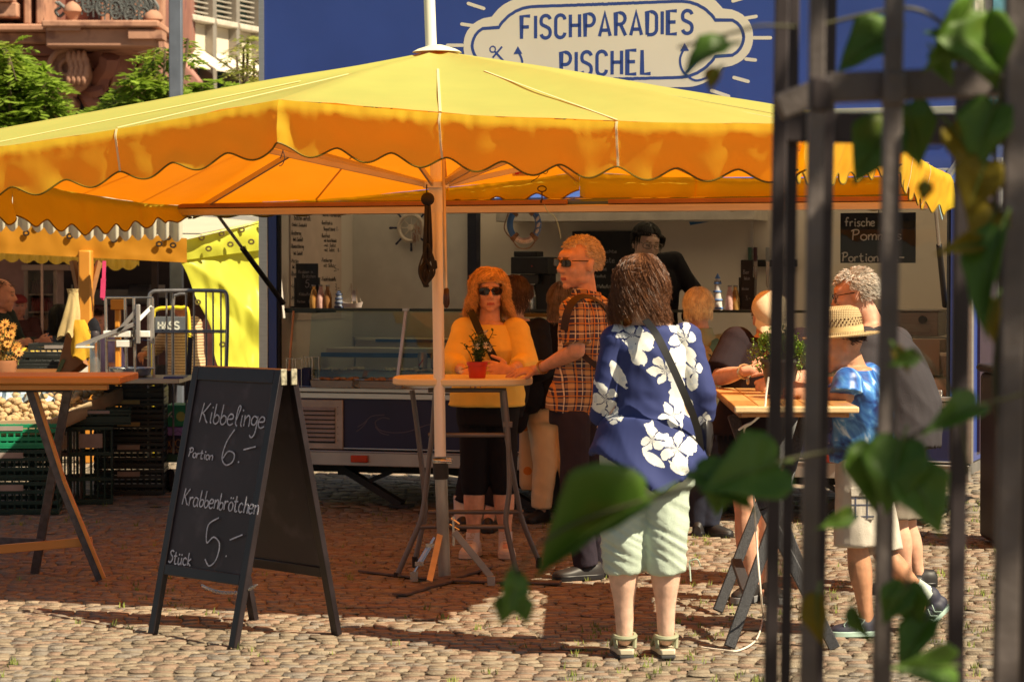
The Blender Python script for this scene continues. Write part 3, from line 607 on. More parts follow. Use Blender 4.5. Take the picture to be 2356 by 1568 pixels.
# hatch
HY = -1.4; ZL = 1.985; hx0, hx1 = .08, TL-.02
ht = MB(tx)
zh = lambda y: ZL+(ZO-ZL+.0)*(y-HY)/(-.06-HY)
ht.add([(hx0, HY, ZL+.02), (hx1, HY, ZL+.02), (hx1, -.06, ZO+.02), (hx0, -.06, ZO+.02), (hx0, HY, ZL-.02), (hx1, HY, ZL-.02), (hx1, -.06, ZO-.02), (hx0, -.06, ZO-.02)], [(0, 1, 2, 3), (7, 6, 5, 4), (0, 4, 5, 1), (1, 5, 6, 2), (2, 6, 7, 3), (3, 7, 4, 0)])
hatch = ht.build('hatch', M('hatch blue', (.06, .13, .42), .35, var=.1), tr)
b = MB(tx); b.box(hx0-.02, hx1+.02, HY-.05, HY-.002, ZL-.045, ZL+.0); b.build('hatch_lip', alu, hatch, bevel=.004)
b = MB(tx); b.box(hx0-.02, 2.6, HY-.055, HY-.01, ZL+.003, ZL+.03); b.box(2.86, hx1, HY-.055, HY-.01, ZL+.003, ZL+.03); b.build('hatch_seal', M('orange brown seal', (.35, .16, .06), .5), hatch, bevel=.004)
b = MB(tx)
for xx, ww in ((1.98, .05), (2.42, .09), (2.53, .04), (2.60, .1), (2.95, .12), (3.1, .08), (3.3, .1)):
    for r_ in range(2): y_ = HY+.10+r_*.07; b.add([(xx+.03*r_, y_, zh(y_)+.022), (xx+ww+.03*r_, y_, zh(y_)+.022), (xx+ww+.03*r_+.02, y_+.035, zh(y_+.035)+.022), (xx+.03*r_+.02, y_+.035, zh(y_+.035)+.022)], [(0, 1, 2, 3)])
b.build('hatch_lettering', M('white vinyl', (.8, .8, .78), .5), hatch, smooth=False)
for sx, s2, sg in ((.045, .12, 1), (TL-.05, TL-.14, -1)):
    b = MB(tx); a = V((sx, -.95, ZL+.03)); c = V((s2, .02, 1.38)); m_ = a.lerp(c, .42); b.cyl(a, m_, .011, n=8); g_ = b.build('gas_strut', steel, tr)
    b = MB(tx); b.cyl(m_, c, .018, n=10); b.build('strut_sleeve', blk, g_)
# right end inside hatch bracket
b = MB(tx); b.beam((TL-.06, -.9, 2.03), (TL-.02, -.02, 2.32), .03, .03); b.beam((TL-.06, -.9, 2.03), (TL-.06, -.5, 2.09), .05, .02); b.build('hatch_arm', alu, tr)
# vent grille
gx0, gz1 = tp(700, 918); gx1, gz0 = tp(791, 1033)
gv = MB(tx); gx0 = gx1-.36
gv.box(gx0, gx1, -.018, 0, gz0, gz1); vent = gv.build('vent_grille', M('vent cream', (.42, .38, .34), .45, .3), tr, bevel=.004)
b = MB(tx)
for k in range(8):
    z = gz0+.055+k*(gz1-gz0-.11)/7.5; b.add([(gx0+.03, -.02, z+.02), (gx1-.055, -.02, z+.02), (gx1-.055, -.036, z), (gx0+.03, -.036, z), (gx0+.03, -.019, z-.002), (gx1-.055, -.019, z-.002)], [(3, 2, 1, 0), (4, 5, 2, 3)])
b.build('louvre', M('vent cream', 0), vent, smooth=False)
b = MB(tx)
for k in range(8): b.box(gx0+.03, gx1-.055, -.0205, -.0185, gz0+.04+k*(gz1-gz0-.11)/7.5, gz0+.054+k*(gz1-gz0-.11)/7.5)
for k in range(6): b.cyl((gx1-.035, -.021, gz0+.06+k*.045), (gx1-.035, -.017, gz0+.06+k*.045), .003, n=6)
b.build('vent_slot', blk, vent, smooth=False)
# painted waves
def wave(pts, bm, wd=.006): bm.strip([T(x, -.001, z) for x, z in [(q.x, q.z) for q in crom([V((tp(a, c)[0], 0, tp(a, c)[1])) for a, c in pts], 8)]], wd, -TV, .001)
b = MB()
C7 = lambda zx, zy: ((900+zx/3.364)/1.0866, (900+zy/3.364)/1.0866)
for w_ in ([(-20, 560), (30, 530), (100, 470), (205, 460)], [(250, 493), (190, 483), (130, 520), (160, 580), (260, 607), (400, 600), (560, 545), (640, 540)], [(60, 510), (20, 560), (-30, 600)], [(130, 560), (180, 610), (245, 628)], [(620, 545), (655, 580), (640, 640), (570, 655)]):
    wave([C7(*q) for q in w_], b)
for w_ in ([(2075, 1072), (2095, 1065), (2112, 1066)], [(2050, 1102), (2080, 1108), (2105, 1104)], [(2078, 1115), (2100, 1113)]): wave([(x/1.0866, y/1.0866) for x, y in w_], b)
b.build('painted_wave', M('wave line', (.10, .09, .14), .5), tr, smooth=False)
for px in (832, 1920):
    x, z = tp(px, 1054); b = MB(tx); b.box(x-.06, x+.06, -.055, -.03, z-.024, z+.024); b.build('marker_light', M('red lens', (.5, .05, .01), .2, var=.2), tr, bevel=.006)
# chassis, wheels, drawbar legs
b = MB(tx); b.box(.2, TL-.2, .3, .38, .22, .30); b.box(.2, TL-.2, DP-.5, DP-.42, .22, .30)
for k in range(5): b.box(.4+k*.95, .46+k*.95, .3, DP-.42, .2, .28)
b.build('chassis', M('chassis black', (.02, .02, .02), .6), tr)
for xx in (2.15, 2.80):
    for yy in (.18, DP-.35):
        wb = MB(tx); wb.lathe([(.18, -.09), (.29, -.095), (.32, -.05), (.32, .05), (.29, .095), (.18, .09)], (xx, yy, .32), 28, axis=(0, 1, 0)); wh = wb.build('wheel', rub, tr)
        wb = MB(tx); wb.lathe([(.04, -.07), (.06, -.06), (.16, -.05), (.18, -.08), (.18, .08), (.05, .07)], (xx, yy, .32), 20, axis=(0, 1, 0)); wb.build('rim', steel, wh)
for xx, dx in ((.42, .5), (1.4, .48), (TL-.6, -.4)):
    b = MB(tx); b.beam((xx, .2, .29), (xx+dx, .18, .02), .07, .045); b.beam((xx+dx*.45, .19, .16), (xx+dx*.98, .19, .27), .03, .03); b.cbox((xx+dx, .18, .012), .14, .12, .02); b.build('corner_jack', M('chassis black', 0), tr)
b = MB(tx); b.beam((1.0, .3, .28), (2.0, .4, .12), .05, .05); b.build('axle_arm', M('chassis black', 0), tr)
# interior: cabinets, panel joints, shelf
b = MB(tx); b.box(.06, TL-.06, 1.45, DP-.05, .41, 1.1); b.build('back_counter', wht, tr)
x0, _ = tp(852, 600, DP-.1); x1, _ = tp(972, 600, DP-.1); x2, _ = tp(1150, 600, DP-.1); x3, _ = tp(1165, 600, DP-.1)
b = MB(tx); b.box(x0, x2, 1.42, 1.47, 1.12, ZJ-.09); b.build('partition_panel', M('panel grey', (.56, .54, .50), .55, var=.06), tr)
b = MB(tx); b.box(x2+.002, x2+.07, 1.38, 1.47, 1.1, ZJ-.09); b.build('partition_edge', M('edge dark', (.012, .014, .03), .5), tr)

xs0, zs1 = tp(1272, 484, 1.75); xs1, zs0 = tp(1738, 506, 1.75)
b = MB(tx); b.box(x2+.1, xs1, 1.72, DP-.05, zs0, zs1); b.build('wall_shelf', M('shelf white', (.5, .46, .42), .5), tr, bevel=.006)
b = MB(tx); xb, _ = tp(1726, 560, DP-.06); b.box(xb, xb+.02, DP-.055, DP-.041, 1.5, 2.1); b.build('shelf_rail', alu, tr)
b = MB(tx)
for k in range(9): b.box(x2+.3+k*.17, x2+.3+k*.17+.13, 1.8, 2.0, zs1, zs1+.05)
b.build('shelf_clutter', M('clutter', (.10, .12, .07), .6, var=.8, scale=12), tr)
b = MB(tx); b.box(4.02, TL-.06, 1.1, 1.6, 1.1, 1.16); xg, zg = tp(2075, 655, 1.1); b.build('worktop', steel, tr)
# display counter (glass case) on sales side
GZ = 1.335
b = MB(tx); b.box(.13, 2.62, .02, .70, ZC+.035, ZC+.05); b.box(.13, 2.62, -.012, .012, ZC+.0, ZC+.06); case = b.build('display_case', alu, tr, bevel=.003)
b = MB(tx)
b.add([(.30, .02, ZC+.07), (2.62, .02, ZC+.07), (2.62, .09, GZ), (.30, .09, GZ)], [(0, 1, 2, 3)]); b.build('front_glass', glass('case glass', (.66, .76, .62), .90), case, smooth=False)
b = MB(tx); b.box(.11, TL-1.0, .07, .42, GZ, GZ+.010); b.build('glass_shelf', glass('shelf glass', (.35, .5, .45), .8), case)
b = MB(tx); b.box(.11, TL-1.0, .058, .068, GZ-.005, GZ+.012); b.box(.11, .34, .07, .42, GZ-.02, GZ-.001); b.build('shelf_edge', M('dark glass edge', (.02, .035, .03), .3), case)
xp, _ = tp(925, 800, .03)
b = MB(tx); b.beam((xp-.02, .0, ZC+.06), (xp+.015, .07, GZ), .022, .022, (0, 1, 0)); b.cbox((xp+.02, .06, GZ+.005), .045, .04, .018); b.build('glass_post', M('white metal', (.7, .72, .75), .3, .3), case, bevel=.003)
oa, ob = tp(662, 868, 0), tp(676, 714, .07); b = MB(tx); b.beam((oa[0], .0, ZC+.01), (ob[0], .07, GZ), .012, .012, (0, 1, 0)); b.build('orange_edge_post', M('orange edge', (.75, .33, .12), .4), case)
b = MB(tx); b.box(.14, 2.62, .62, .66, 1.0, 1.03); b.box(.6, 1.9, .5, .56, 1.11, 1.13); b.build('blue_board', M('blue cutting board', (.03, .12, .35), .5), case)
b = MB(tx); b.box(.14, 2.62, .72, 1.0, .99, 1.06); b.build('rear_shelf', wht, case)
b = MB(tx); b.box(.14, TL-1.1, .03, .7, ZC+.003, ZC+.034); b.build('case_floor', M('tray steel', (.4, .38, .36), .3, .6), case)
# ================================================================= yellow market umbrella
canv = cloth('canopy cloth', (.82, .95, .25), (1.0, .25, .003), .57, .12, 3.5, .5)
vcl = cloth('shaded canopy cloth', (.86, .70, .05), (1.0, .36, .003), .50, .12, 3.5, .5)  # canopy cloth again, with the valance's shade put into a deeper colour
band = cloth('canopy hem', (.25, .17, .02), (.30, .13, .01), .3, .05, 9)
alp = M('mast aluminium', (.85, .81, .70), .4, .2, var=.06, scale=3, stretch=(1, 1, .3))
UU = V((.951, -.309, 0)); UV_ = V((.309, .951, 0)); UC = V((-.36, 13.15, 0))
def umbrella():
    t = thing('market_umbrella', 'huge yellow market umbrella with scalloped edge standing before the trailer', 'umbrella', gr(1030, 1335))
    hb = 2.15; rib = {}
    def rp(u, v, z): return UC+UU*u+UV_*v+V((0, 0, z))
    ribs = [rp(0, -hb, 2.335), rp(2.32, -hb, 2.185), rp(2.36, 0, 2.30), rp(2.32, hb, 2.145), rp(.1, hb, 2.185), rp(-2.45, hb, 2.005), rp(-2.5, 0, 2.09), rp(-2.45, -hb, 2.065)]
    cr = UC+V((-.03, 0, 2.73)); cv = MB(); NR = 22; NS = 26
    eave = []; tops = []
    for i in range(8):
        a, c = ribs[i], ribs[(i+1) % 8]
        for k in range(NS):
            q = k/NS; e = a.lerp(c, q); sag = math.sin(math.pi*q)
            e = e+V((0, 0, -.028*sag)); out = (e-UC); out.z = 0; e = e-out.normalized()*.03*sag; eave.append((e, sag, i, q))
    n = len(eave); vs = [cr]
    for j in range(1, NR+1):
        s_ = j/NR
        for (e, sag, i, q) in eave:
            p = cr.lerp(e, s_); p = p+V((0, 0, -.03*sag*math.sin(math.pi*s_**.8)+.015*math.sin(math.pi*s_)))
            w_ = noise.noise(V((p.x*1.6, p.y*1.6, 4)))*.010+noise.noise(V((q*14, s_*2.0, i*5)))*.012*max(0, s_-.35)*(1 if abs(q-.5) > .28 else .4)
            vs.append(p+V((0, 0, w_)))
    fs = [(0, 1+k, 1+(k+1) % n) for k in range(n)]
    for j in range(NR-1):
        for k in range(n):
            a = 1+j*n; fs.append((a+k, a+n+k, a+n+(k+1) % n, a+(k+1) % n))
    cv.add(vs, fs, 0); cano = cv.build('canopy', canv, t, ang=80)
    # valance: starts over the eave, hangs down, scalloped
    va = MB(); hem = MB(); sm = MB()
    for i in range(8):
        a, c = ribs[i], ribs[(i+1) % 8]; L = (c-a).length; N = int(L/.016); ed = (c-a).normalized(); out = V((ed.y, -ed.x, 0)).normalized()
        drop = {3: .19, 4: .15}.get(i, .235); drop0 = .07 if i == 4 else drop; rows = 12; ns = max(1, round(L/.262)); bot = []
        vs = []
        for k in range(N+1):
            q = k/N; sag = math.sin(math.pi*q); e = a.lerp(c, q)+V((0, 0, -.028*sag)); oc = e-UC; oc.z = 0; e = e-oc.normalized()*.03*sag
            dd = drop+(drop0-drop)*q if i == 4 else (.07+(drop-.07)*min(1, q*1.5) if i == 5 else drop)
            wv = .5-.5*math.cos(2*math.pi*(q*ns)); sc_ = dd-.052*(1-wv**.8) if dd > .12 else dd-.02*wv
            s_ = q*L
            for r_ in range(rows+1):
                v = r_/rows; zz = -sc_*v; o_ = .022*(1-(1-min(1, v*5))**2)-.05*v
                wr = noise.noise(V((s_*2.2+i*9, v*.7, 1)))*.028*v+noise.noise(V((s_*9+i*5, v*2.2, 2)))*.012*(v+.15)+noise.noise(V((s_*26, v*5+s_*8, 7)))*.006*max(0, 1-abs(v-.12)*4)
                fold = .05*math.exp(-(min(q, 1-q)*L/.035)**2)*v
                zz2 = zz+(.012*noise.noise(V((s_*11, 3, i))) if r_ == 0 else 0)*0
                vs.append(e+out*(o_+wr+fold)+V((0, 0, zz2-(.006 if v > 0 else 0))))
            bot.append(vs[-1]); 
        w_ = rows+1
        va.add(vs, [(k*w_+r_, k*w_+r_+1, (k+1)*w_+r_+1, (k+1)*w_+r_) for k in range(N) for r_ in range(rows)])
        hem.tube([p+out*.001 for p in bot], .0045, 5)
        # seams
        for q in (.33, .67) if L > 1.9 else (.5,):
            k = int(q*N); sm.strip([vs[k*w_+r_]+out*.002 for r_ in range(w_)], .010, out, .002)
            e = vs[k*w_]; pp = []
            for m_ in range(10):
                s2 = 1-m_/13; cc = cr.lerp(e, s2); base = e+(cr-e)*(1-s2); pp.append(base+V((0, 0, .006-.03*math.sin(math.pi*q)*math.sin(math.pi*s2**.8)+.015*math.sin(math.pi*s2))))
            sm.strip(pp, .012, V((0, 0, 1)), .002)
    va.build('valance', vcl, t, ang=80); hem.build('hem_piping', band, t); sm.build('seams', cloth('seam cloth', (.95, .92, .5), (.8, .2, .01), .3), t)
    # crown cap
    b = MB(); b.lathe([(.13, -.020), (.10, -.004), (.05, .012), (.03, .018)], cr+V((0, 0, .014)), 24); b.build('crown_cap', M('cap cloth', (.8, .78, .55), .6), t)
    # frame: mast, ribs, struts, slider
    m0 = gr(1023, 1330); m1 = at(1013, 1050, 12.97); m2 = at(1004, 430, 13.08); m3 = at(992, 110, 13.15); m4 = m3+(m3-m2)*1.2
    b = MB(); b.tube([m1, m2, m3, m4], .0295, 20); b.build('mast', alp, t)
    b = MB(); b.tube([m0+V((0, 0, .0)), m0.lerp(m1, .97)], .032, 20); b.build('base_tube', M('galvanised', (.42, .41, .38), .42, .75, var=.25, scale=14, stretch=(1, 1, .3)), t)
    b = MB(); b.tube([m0.lerp(m1, .82), m0.lerp(m1, .985)], .040, 20); col_ = b.build('collar', M('collar black', (.03, .028, .026), .5), t)
    b = MB(); b.tube([m0.lerp(m1, .95), m0.lerp(m1, .985)], .043, 20); q = m0.lerp(m1, .968); b.cbox(q+V((.045, -.02, 0)), .03, .03, .03); b.cyl(q+V((.0, -.05, 0)), q+V((.06, -.05, 0)), .006); b.build('clamp', steel, col_, bevel=.003)
    hub = m2
    b = MB(); b.tube([hub+V((0, 0, -.13)), hub+V((0, 0, .02))], .040, 20); b.lathe([(.041, 0), (.07, .005), (.07, .035), (.041, .04)], hub+V((0, 0, -.01)), 16); b.build('slider', alp, t)
    for i, r_ in enumerate(ribs):
        b = MB(); a = cr+V((0, 0, -.075)); e = r_+V((0, 0, -.045)); e = a.lerp(e, .995); b.beam(a, e, .018, .032); rb = b.build('rib', M('rib alu', (.60, .50, .34), .35, .6, var=.05), t, bevel=.002)
        b = MB(); a2 = hub+(V((r_.x-hub.x, r_.y-hub.y, 0)).normalized()*.05)+V((0, 0, .01)); e2 = a.lerp(e, .50)+V((0, 0, -.015)); b.beam(a2, e2, .014, .028); b.build('strut', M('rib alu', 0), rb, bevel=.002)
    b = MB()
    for i in (5, 7): b = MB(); b.cbox(ribs[i]+V((0, 0, -.045)), .06, .06, .04); b.build('corner_bracket', M('bracket dark', (.05, .03, .02), .4), t, bevel=.004)
    # foot: flat bars and braces
    ru = M('rusty bar', (.16, .12, .105), .6, .5, var=.35, scale=8)
    for nm, a, c in (('base_bar', (835, 1311), (1020, 1332)), ('base_bar', (1035, 1333), (1290, 1339)), ('base_bar', (1030, 1334), (918, 1366)), ('base_bar', (1030, 1330), (1120, 1302))):
        b = MB(); b.beam(gr(*a, .012), gr(*c, .012), .075, .012); b.build(nm, ru, t, bevel=.002)
    g0 = gr(1130, 1326, .05); g1 = at(1045, 1222, g0.y+.0)
    b = MB(); b.beam(g1, g0, .034, .006, (0, 1, 0)); b.cbox(g0+V((0, 0, -.02)), .04, .03, .05); b.build('brace', M('grey brace', (.33, .30, .28), .4, .6), t, bevel=.002)
    g0 = gr(988, 1336, .05); g1 = at(1012, 1230, 12.85)
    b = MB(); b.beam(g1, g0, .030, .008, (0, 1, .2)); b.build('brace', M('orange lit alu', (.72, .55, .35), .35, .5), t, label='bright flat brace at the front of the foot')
    g0 = gr(953, 1316, .05); g1 = at(1000, 1236, 12.9)
    b = MB(); b.cyl(g0, g0.lerp(g1, .28), .006, n=6); b.cyl(g1, g1.lerp(g0, .25), .008, n=6)
    for o_ in (-.016, .016): b.cyl(g0.lerp(g1, .25)+V((o_, 0, o_*.5)), g0.lerp(g1, .78)+V((o_, 0, o_*.5)), .0045, n=6)
    b.cyl(g0.lerp(g1, .3), g0.lerp(g1, .72), .008, n=6)
    for q in (.25, .78): b.cbox(g0.lerp(g1, q), .045, .02, .02)
    b.cbox(g0+V((0, 0, -.02)), .04, .03, .05); b.build('turnbuckle', steel, t)
    q = at(1043, 1205, 12.88); b = MB()
    b.cyl(q+V((0, 0, .04)), q+V((0, 0, -.11)), .007, n=8); b.cyl(q+V((-.012, 0, .03)), q+V((.03, 0, .0)), .008, n=6); b.cyl(q+V((-.02, 0, .0)), q+V((.03, 0, -.03)), .005, n=6); b.build('locking_pin', steel, t)
    # crank rod
    r0 = at(1014, 110, 13.0); r1 = at(1026, 664, 12.92); b = MB(); b.tube([at(1020, 360, 12.96), r1], .0085, 8); cr_ = b.build('crank_rod', M('rod brass', (.6, .48, .30), .35, .6), t)
    b = MB(); b.lathe([(.008, 0), (.014, -.01), (.017, -.05), (.017, -.08), (.010, -.10), (0, -.105)], at(1027, 662, 12.92), 14); b.build('crank_handle', M('handle brown', (.05, .02, .012), .25), cr_)
    # fabric tag, ties
    p = at(1197, 394, 15.1); b = MB(); b.prism([(-.05, -.028), (.05, -.028), (.05, .028), (-.05, .028)], p, (.95, -.3, 0), (0, 0, 1), .002); tg = b.build('fabric_tag', M('tag cloth', (.75, .5, .12), .7), t, smooth=False)
    b = MB(); q = p+V((-.1, -.4, 0)).normalized()*.002; b.prism([(-.035, -.018), (-.008, -.018), (-.02, .022)], q, (.95, -.3, 0), (0, 0, 1), .001); write(b, 'LAMBERT', q+V((-.025, -.002, -.012)), (.95, -.3, 0), (0, 0, 1), .014, .0028, 'din', width=.062); b.build('tag_print', M('tag red', (.55, .03, .02), .6), tg, smooth=False)
    b = MB(); k0 = at(1247, 442, 15.0)
    b.tube([k0+V((.026*math.cos(a*.63), 0, .017*math.sin(a*.63)+.02)) for a in range(10)], .004, 5, closed=True); b.tube([k0, k0+V((0, 0, -.05))], .004, 5); b.cbox(k0+V((0, 0, -.055)), .02, .015, .02)
    b.tube(crom([at(1215, 384, 14.9), at(1235, 388, 14.9), at(1255, 400, 14.9), at(1262, 385, 14.9), at(1248, 378, 14.9), at(1240, 405, 14.9), at(1222, 418, 14.9)], 5), .0025, 5)
    b.build('tie_hook', M('dark cord', (.05, .02, .01), .6), t)
    b = MB(); b.tube(crom([at(1252, 470, 14.9), at(1260, 486, 14.9), at(1275, 498, 14.9), at(1285, 520, 14.9), at(1290, 548, 14.9)], 5), .0028, 5); b.tube(crom([at(2160, 472, 13.5), at(2163, 485, 13.5), at(2168, 505, 13.5)], 4), .003, 5); b.build('tie_cord', M('pale blue cord', (.3, .5, .6), .6), t)
    b = MB(); b.tube(crom([at(650, 345, 11.0), at(655, 362, 11.0), at(650, 378, 11.0), at(642, 382, 11.0)], 4), .002, 4); b.tube(crom([at(652, 345, 11.0), at(645, 365, 11.0)], 4), .002, 4); b.build('tie_cord', M('dark cord', 0), t)
umbrella()
# black rope bundle hanging from the slider
b = MB(); rk = M('black rope', (.012, .011, .012), .7, var=.4)
hk = at(984, 448, 12.9)
b.ell(at(984, 458, 12.9), .035, .03, .035, n=8)
rr = random.Random(8)
for k in range(9):
    dx = rr.uniform(-8, 6); b.tube(crom([at(984+dx*.5, 455, 12.9+.01*k), at(985+dx, 520, 12.88+.01*k), at(984+dx*1.2, 590, 12.9+.01*k), at(982+rr.uniform(-16, 14), 625, 12.9), at(980+rr.uniform(-5, 5), 660, 12.9)], 6), .0075, 6)
for dx, bz in ((-20, 640), (16, 635), (12, 620), (20, 600)):
    b.tube(crom([at(984, 560, 12.87), at(984+dx*.6, 590, 12.87), at(984+dx, 618, 12.87), at(984+dx*.8, bz, 12.87), at(980, 655, 12.87)], 6), .0055, 6)
b.tube([at(982, 425, 12.95), at(982, 448, 12.9)], .004, 5)
solo(b, 'rope', rk, 'bundled black rope hanging from the umbrella mast', 'rope', hk)
# ================================================================= tall tables
def bar_table():
    c = at(1065, 900, 13.3); c.z = 0; t = thing('standing_table', 'tall table with rounded cream plastic top and folding grey tube legs', 'table', c)
    b = MB(); n = 64; pts = []
    for i in range(n):
        a = 2*math.pi*i/n; e = .62; pts.append((.368*abs(math.cos(a))**e*(1 if math.cos(a) > 0 else -1), .33*abs(math.sin(a))**e*(1 if math.sin(a) > 0 else -1)))
    b.prism(pts, c+V((0, 0, 1.032)), (1, 0, 0), (0, 1, 0), .038); b.build('tabletop', M('cream plastic', (.78, .68, .42), .45, var=.05, scale=5, dirt=((.4, .32, .2), 30, .72)), t, bevel=.009, seg=3)
    gm = M('leg paint', (.17, .155, .15), .42, .3, var=.1)
    d1, d2 = 13.05, 13.5
    def leg(pts, dep):
        b = MB(); b.tube(crom([at(x, y, dep) for x, y in pts], 4), .0145, 10); b.build('leg', gm, t)
    # front frame (brown side) and rear frame
    leg([(990, 1035-3), (981, 1120), (970, 1190), (952, 1235), (913, 1325)], d1)
    leg([(1170, 1020), (1172, 1120), (1164, 1190), (1168, 1225), (1190, 1322)], d1)
    leg([(948, 897), (962, 1000), (975, 1120), (978, 1180), (968, 1230), (955, 1288)], d2)
    leg([(1155, 897), (1160, 960), (1175, 1060), (1190, 1140), (1203, 1200), (1240, 1290)], d2)
    leg([(990, 1033), (996, 985), (1002, 897)], d1); leg([(1170, 1022), (1166, 960), (1160, 899)], d1)
    for x0, x1, y, dep in ((962, 1168, 1211, d1), (985, 1205, 1177, d2), (985, 1165, 1000, d1+.03), (985, 1165, 897, 13.2)):
        b = MB(); b.cyl(at(x0, y, dep), at(x1, y, dep), .0125, n=10); b.build('crossbar', gm, t)
    b = MB()
    for x in (1002, 1168): b.cbox(at(x, 980, d1+.02), .012, .03, .09); b.cbox(at(x, 976, d1), .05, .02, .03)
    b.build('hinge', gm, t, bevel=.003)
    for x, y, dep in ((913, 1325, d1), (1190, 1322, d1), (955, 1288, d2), (1240, 1290, d2)): b = MB(); p = at(x, y, dep); b.cyl(V((p.x, p.y, .0)), p+V((0, 0, .02)), .017, n=10); b.build('foot_cap', rub, t)
    return c
tc1 = bar_table(); TT1 = 1.032
def plant_pot(c):
    t = thing('potted_flower', 'small red plastic pot with dark leafy flowers on the cream table', 'plant', c)
    b = MB(); b.lathe([(.040, 0), (.043, .004), (.050, .066), (.055, .068), (.056, .084), (.050, .085), (.046, .06), (.03, .055)], c, 24); b.build('pot', M('red pot', (.55, .045, .02), .4, var=.1), t)
    rr = random.Random(4); b = MB(); lf = MB(); fl = MB()
    for k in range(26):
        a = rr.uniform(0, 6.28); l = rr.uniform(.07, .17); tip = c+V((math.cos(a)*rr.uniform(.02, .09), math.sin(a)*rr.uniform(.02, .06), .07+l))
        st = c+V((rr.uniform(-.02, .02), rr.uniform(-.02, .02), .06)); md = st.lerp(tip, .5)+V((0, 0, .015)); b.tube([st, md, tip], .0022, 4)
        for q in range(9):
            u = .25+.75*q/8; p = st.lerp(md, u*2) if u < .5 else md.lerp(tip, u*2-1); a2 = rr.uniform(0, 6.28); d = V((math.cos(a2), math.sin(a2), rr.uniform(-.1, .9))).normalized(); L = rr.uniform(.022, .042); wv = d.cross(V((0, 0, 1))).normalized()*L*.22
            lf.add([p, p+d*L*.5+wv+V((0, 0, .004)), p+d*L, p+d*L*.5-wv+V((0, 0, .004))], [(0, 1, 2, 3)])
        if k in (2, 6, 9, 14, 20):
            for q in range(10): a2 = q*.63; d = V((math.cos(a2), -.4, math.sin(a2))); lf_ = tip; fl.add([tip, tip+d*.013+V((.003, 0, 0)), tip+d*.016, tip+d*.013-V((.003, 0, 0))], [(0, 1, 2, 3)])
    for px, py in ((1060, 850), (1098, 796), (1118, 794)):
        tip = at(px, py, c.y-.05)
        for q in range(9): a2 = q*.7; d = V((math.cos(a2), -.4, math.sin(a2))); fl.add([tip, tip+d*.015+V((.004, 0, 0)), tip+d*.019, tip+d*.015-V((.004, 0, 0))], [(0, 1, 2, 3)])
        b.tube([c+V((0, 0, .07)), tip], .0018, 4)
    b.build('stems', M('stem green', (.06, .10, .03), .6), t); lf.build('leaves', M('leaf dark', (.07, .13, .035), .5, var=.4, scale=30, island=.4), t, smooth=False); fl.build('blossoms', M('petal cream', (.8, .7, .5), .6), t, smooth=False)
pc = at(1098, 868, 13.1); pc.z = TT1; plant_pot(pc)
def wood(name, c, sc_=1.0, rough=.4, axis=(1, 1, 1)):
    if name in MC: return MC[name]
    g = newmat(name); mp = g.n('ShaderNodeMapping'); mp.inputs['Scale'].default_value = axis; g.l(g.o, mp.inputs[0])
    n = g.n('ShaderNodeTexNoise'); n.inputs['Scale'].default_value = 9*sc_; n.inputs['Detail'].default_value = 6; n.inputs['Distortion'].default_value = 1.2; g.l(mp.outputs[0], n.inputs[0])
    c1 = g.mix(n.outputs[0], tuple(x*.62 for x in c), tuple(min(1, x*1.3) for x in c)); g.l(c1, g.bs.inputs['Base Color']); g.bs.inputs['Roughness'].default_value = rough
    bp = g.n('ShaderNodeBump'); bp.inputs['Strength'].default_value = .2; bp.inputs['Distance'].default_value = .004; g.l(n.outputs[0], bp.inputs['Height']); g.l(bp.outputs[0], g.bs.inputs['Normal']); MC[name] = g.mat; return g.mat
W2 = wood('pine planks', (.62, .35, .12), 1.0, .35, (1, .12, 1)); W2b = wood('pine planks dark', (.50, .25, .075), 1.0, .35, (1, .12, 1)); W2r = wood('rail wood', (.40, .17, .05), 1.0, .4, (.15, 1, 1))
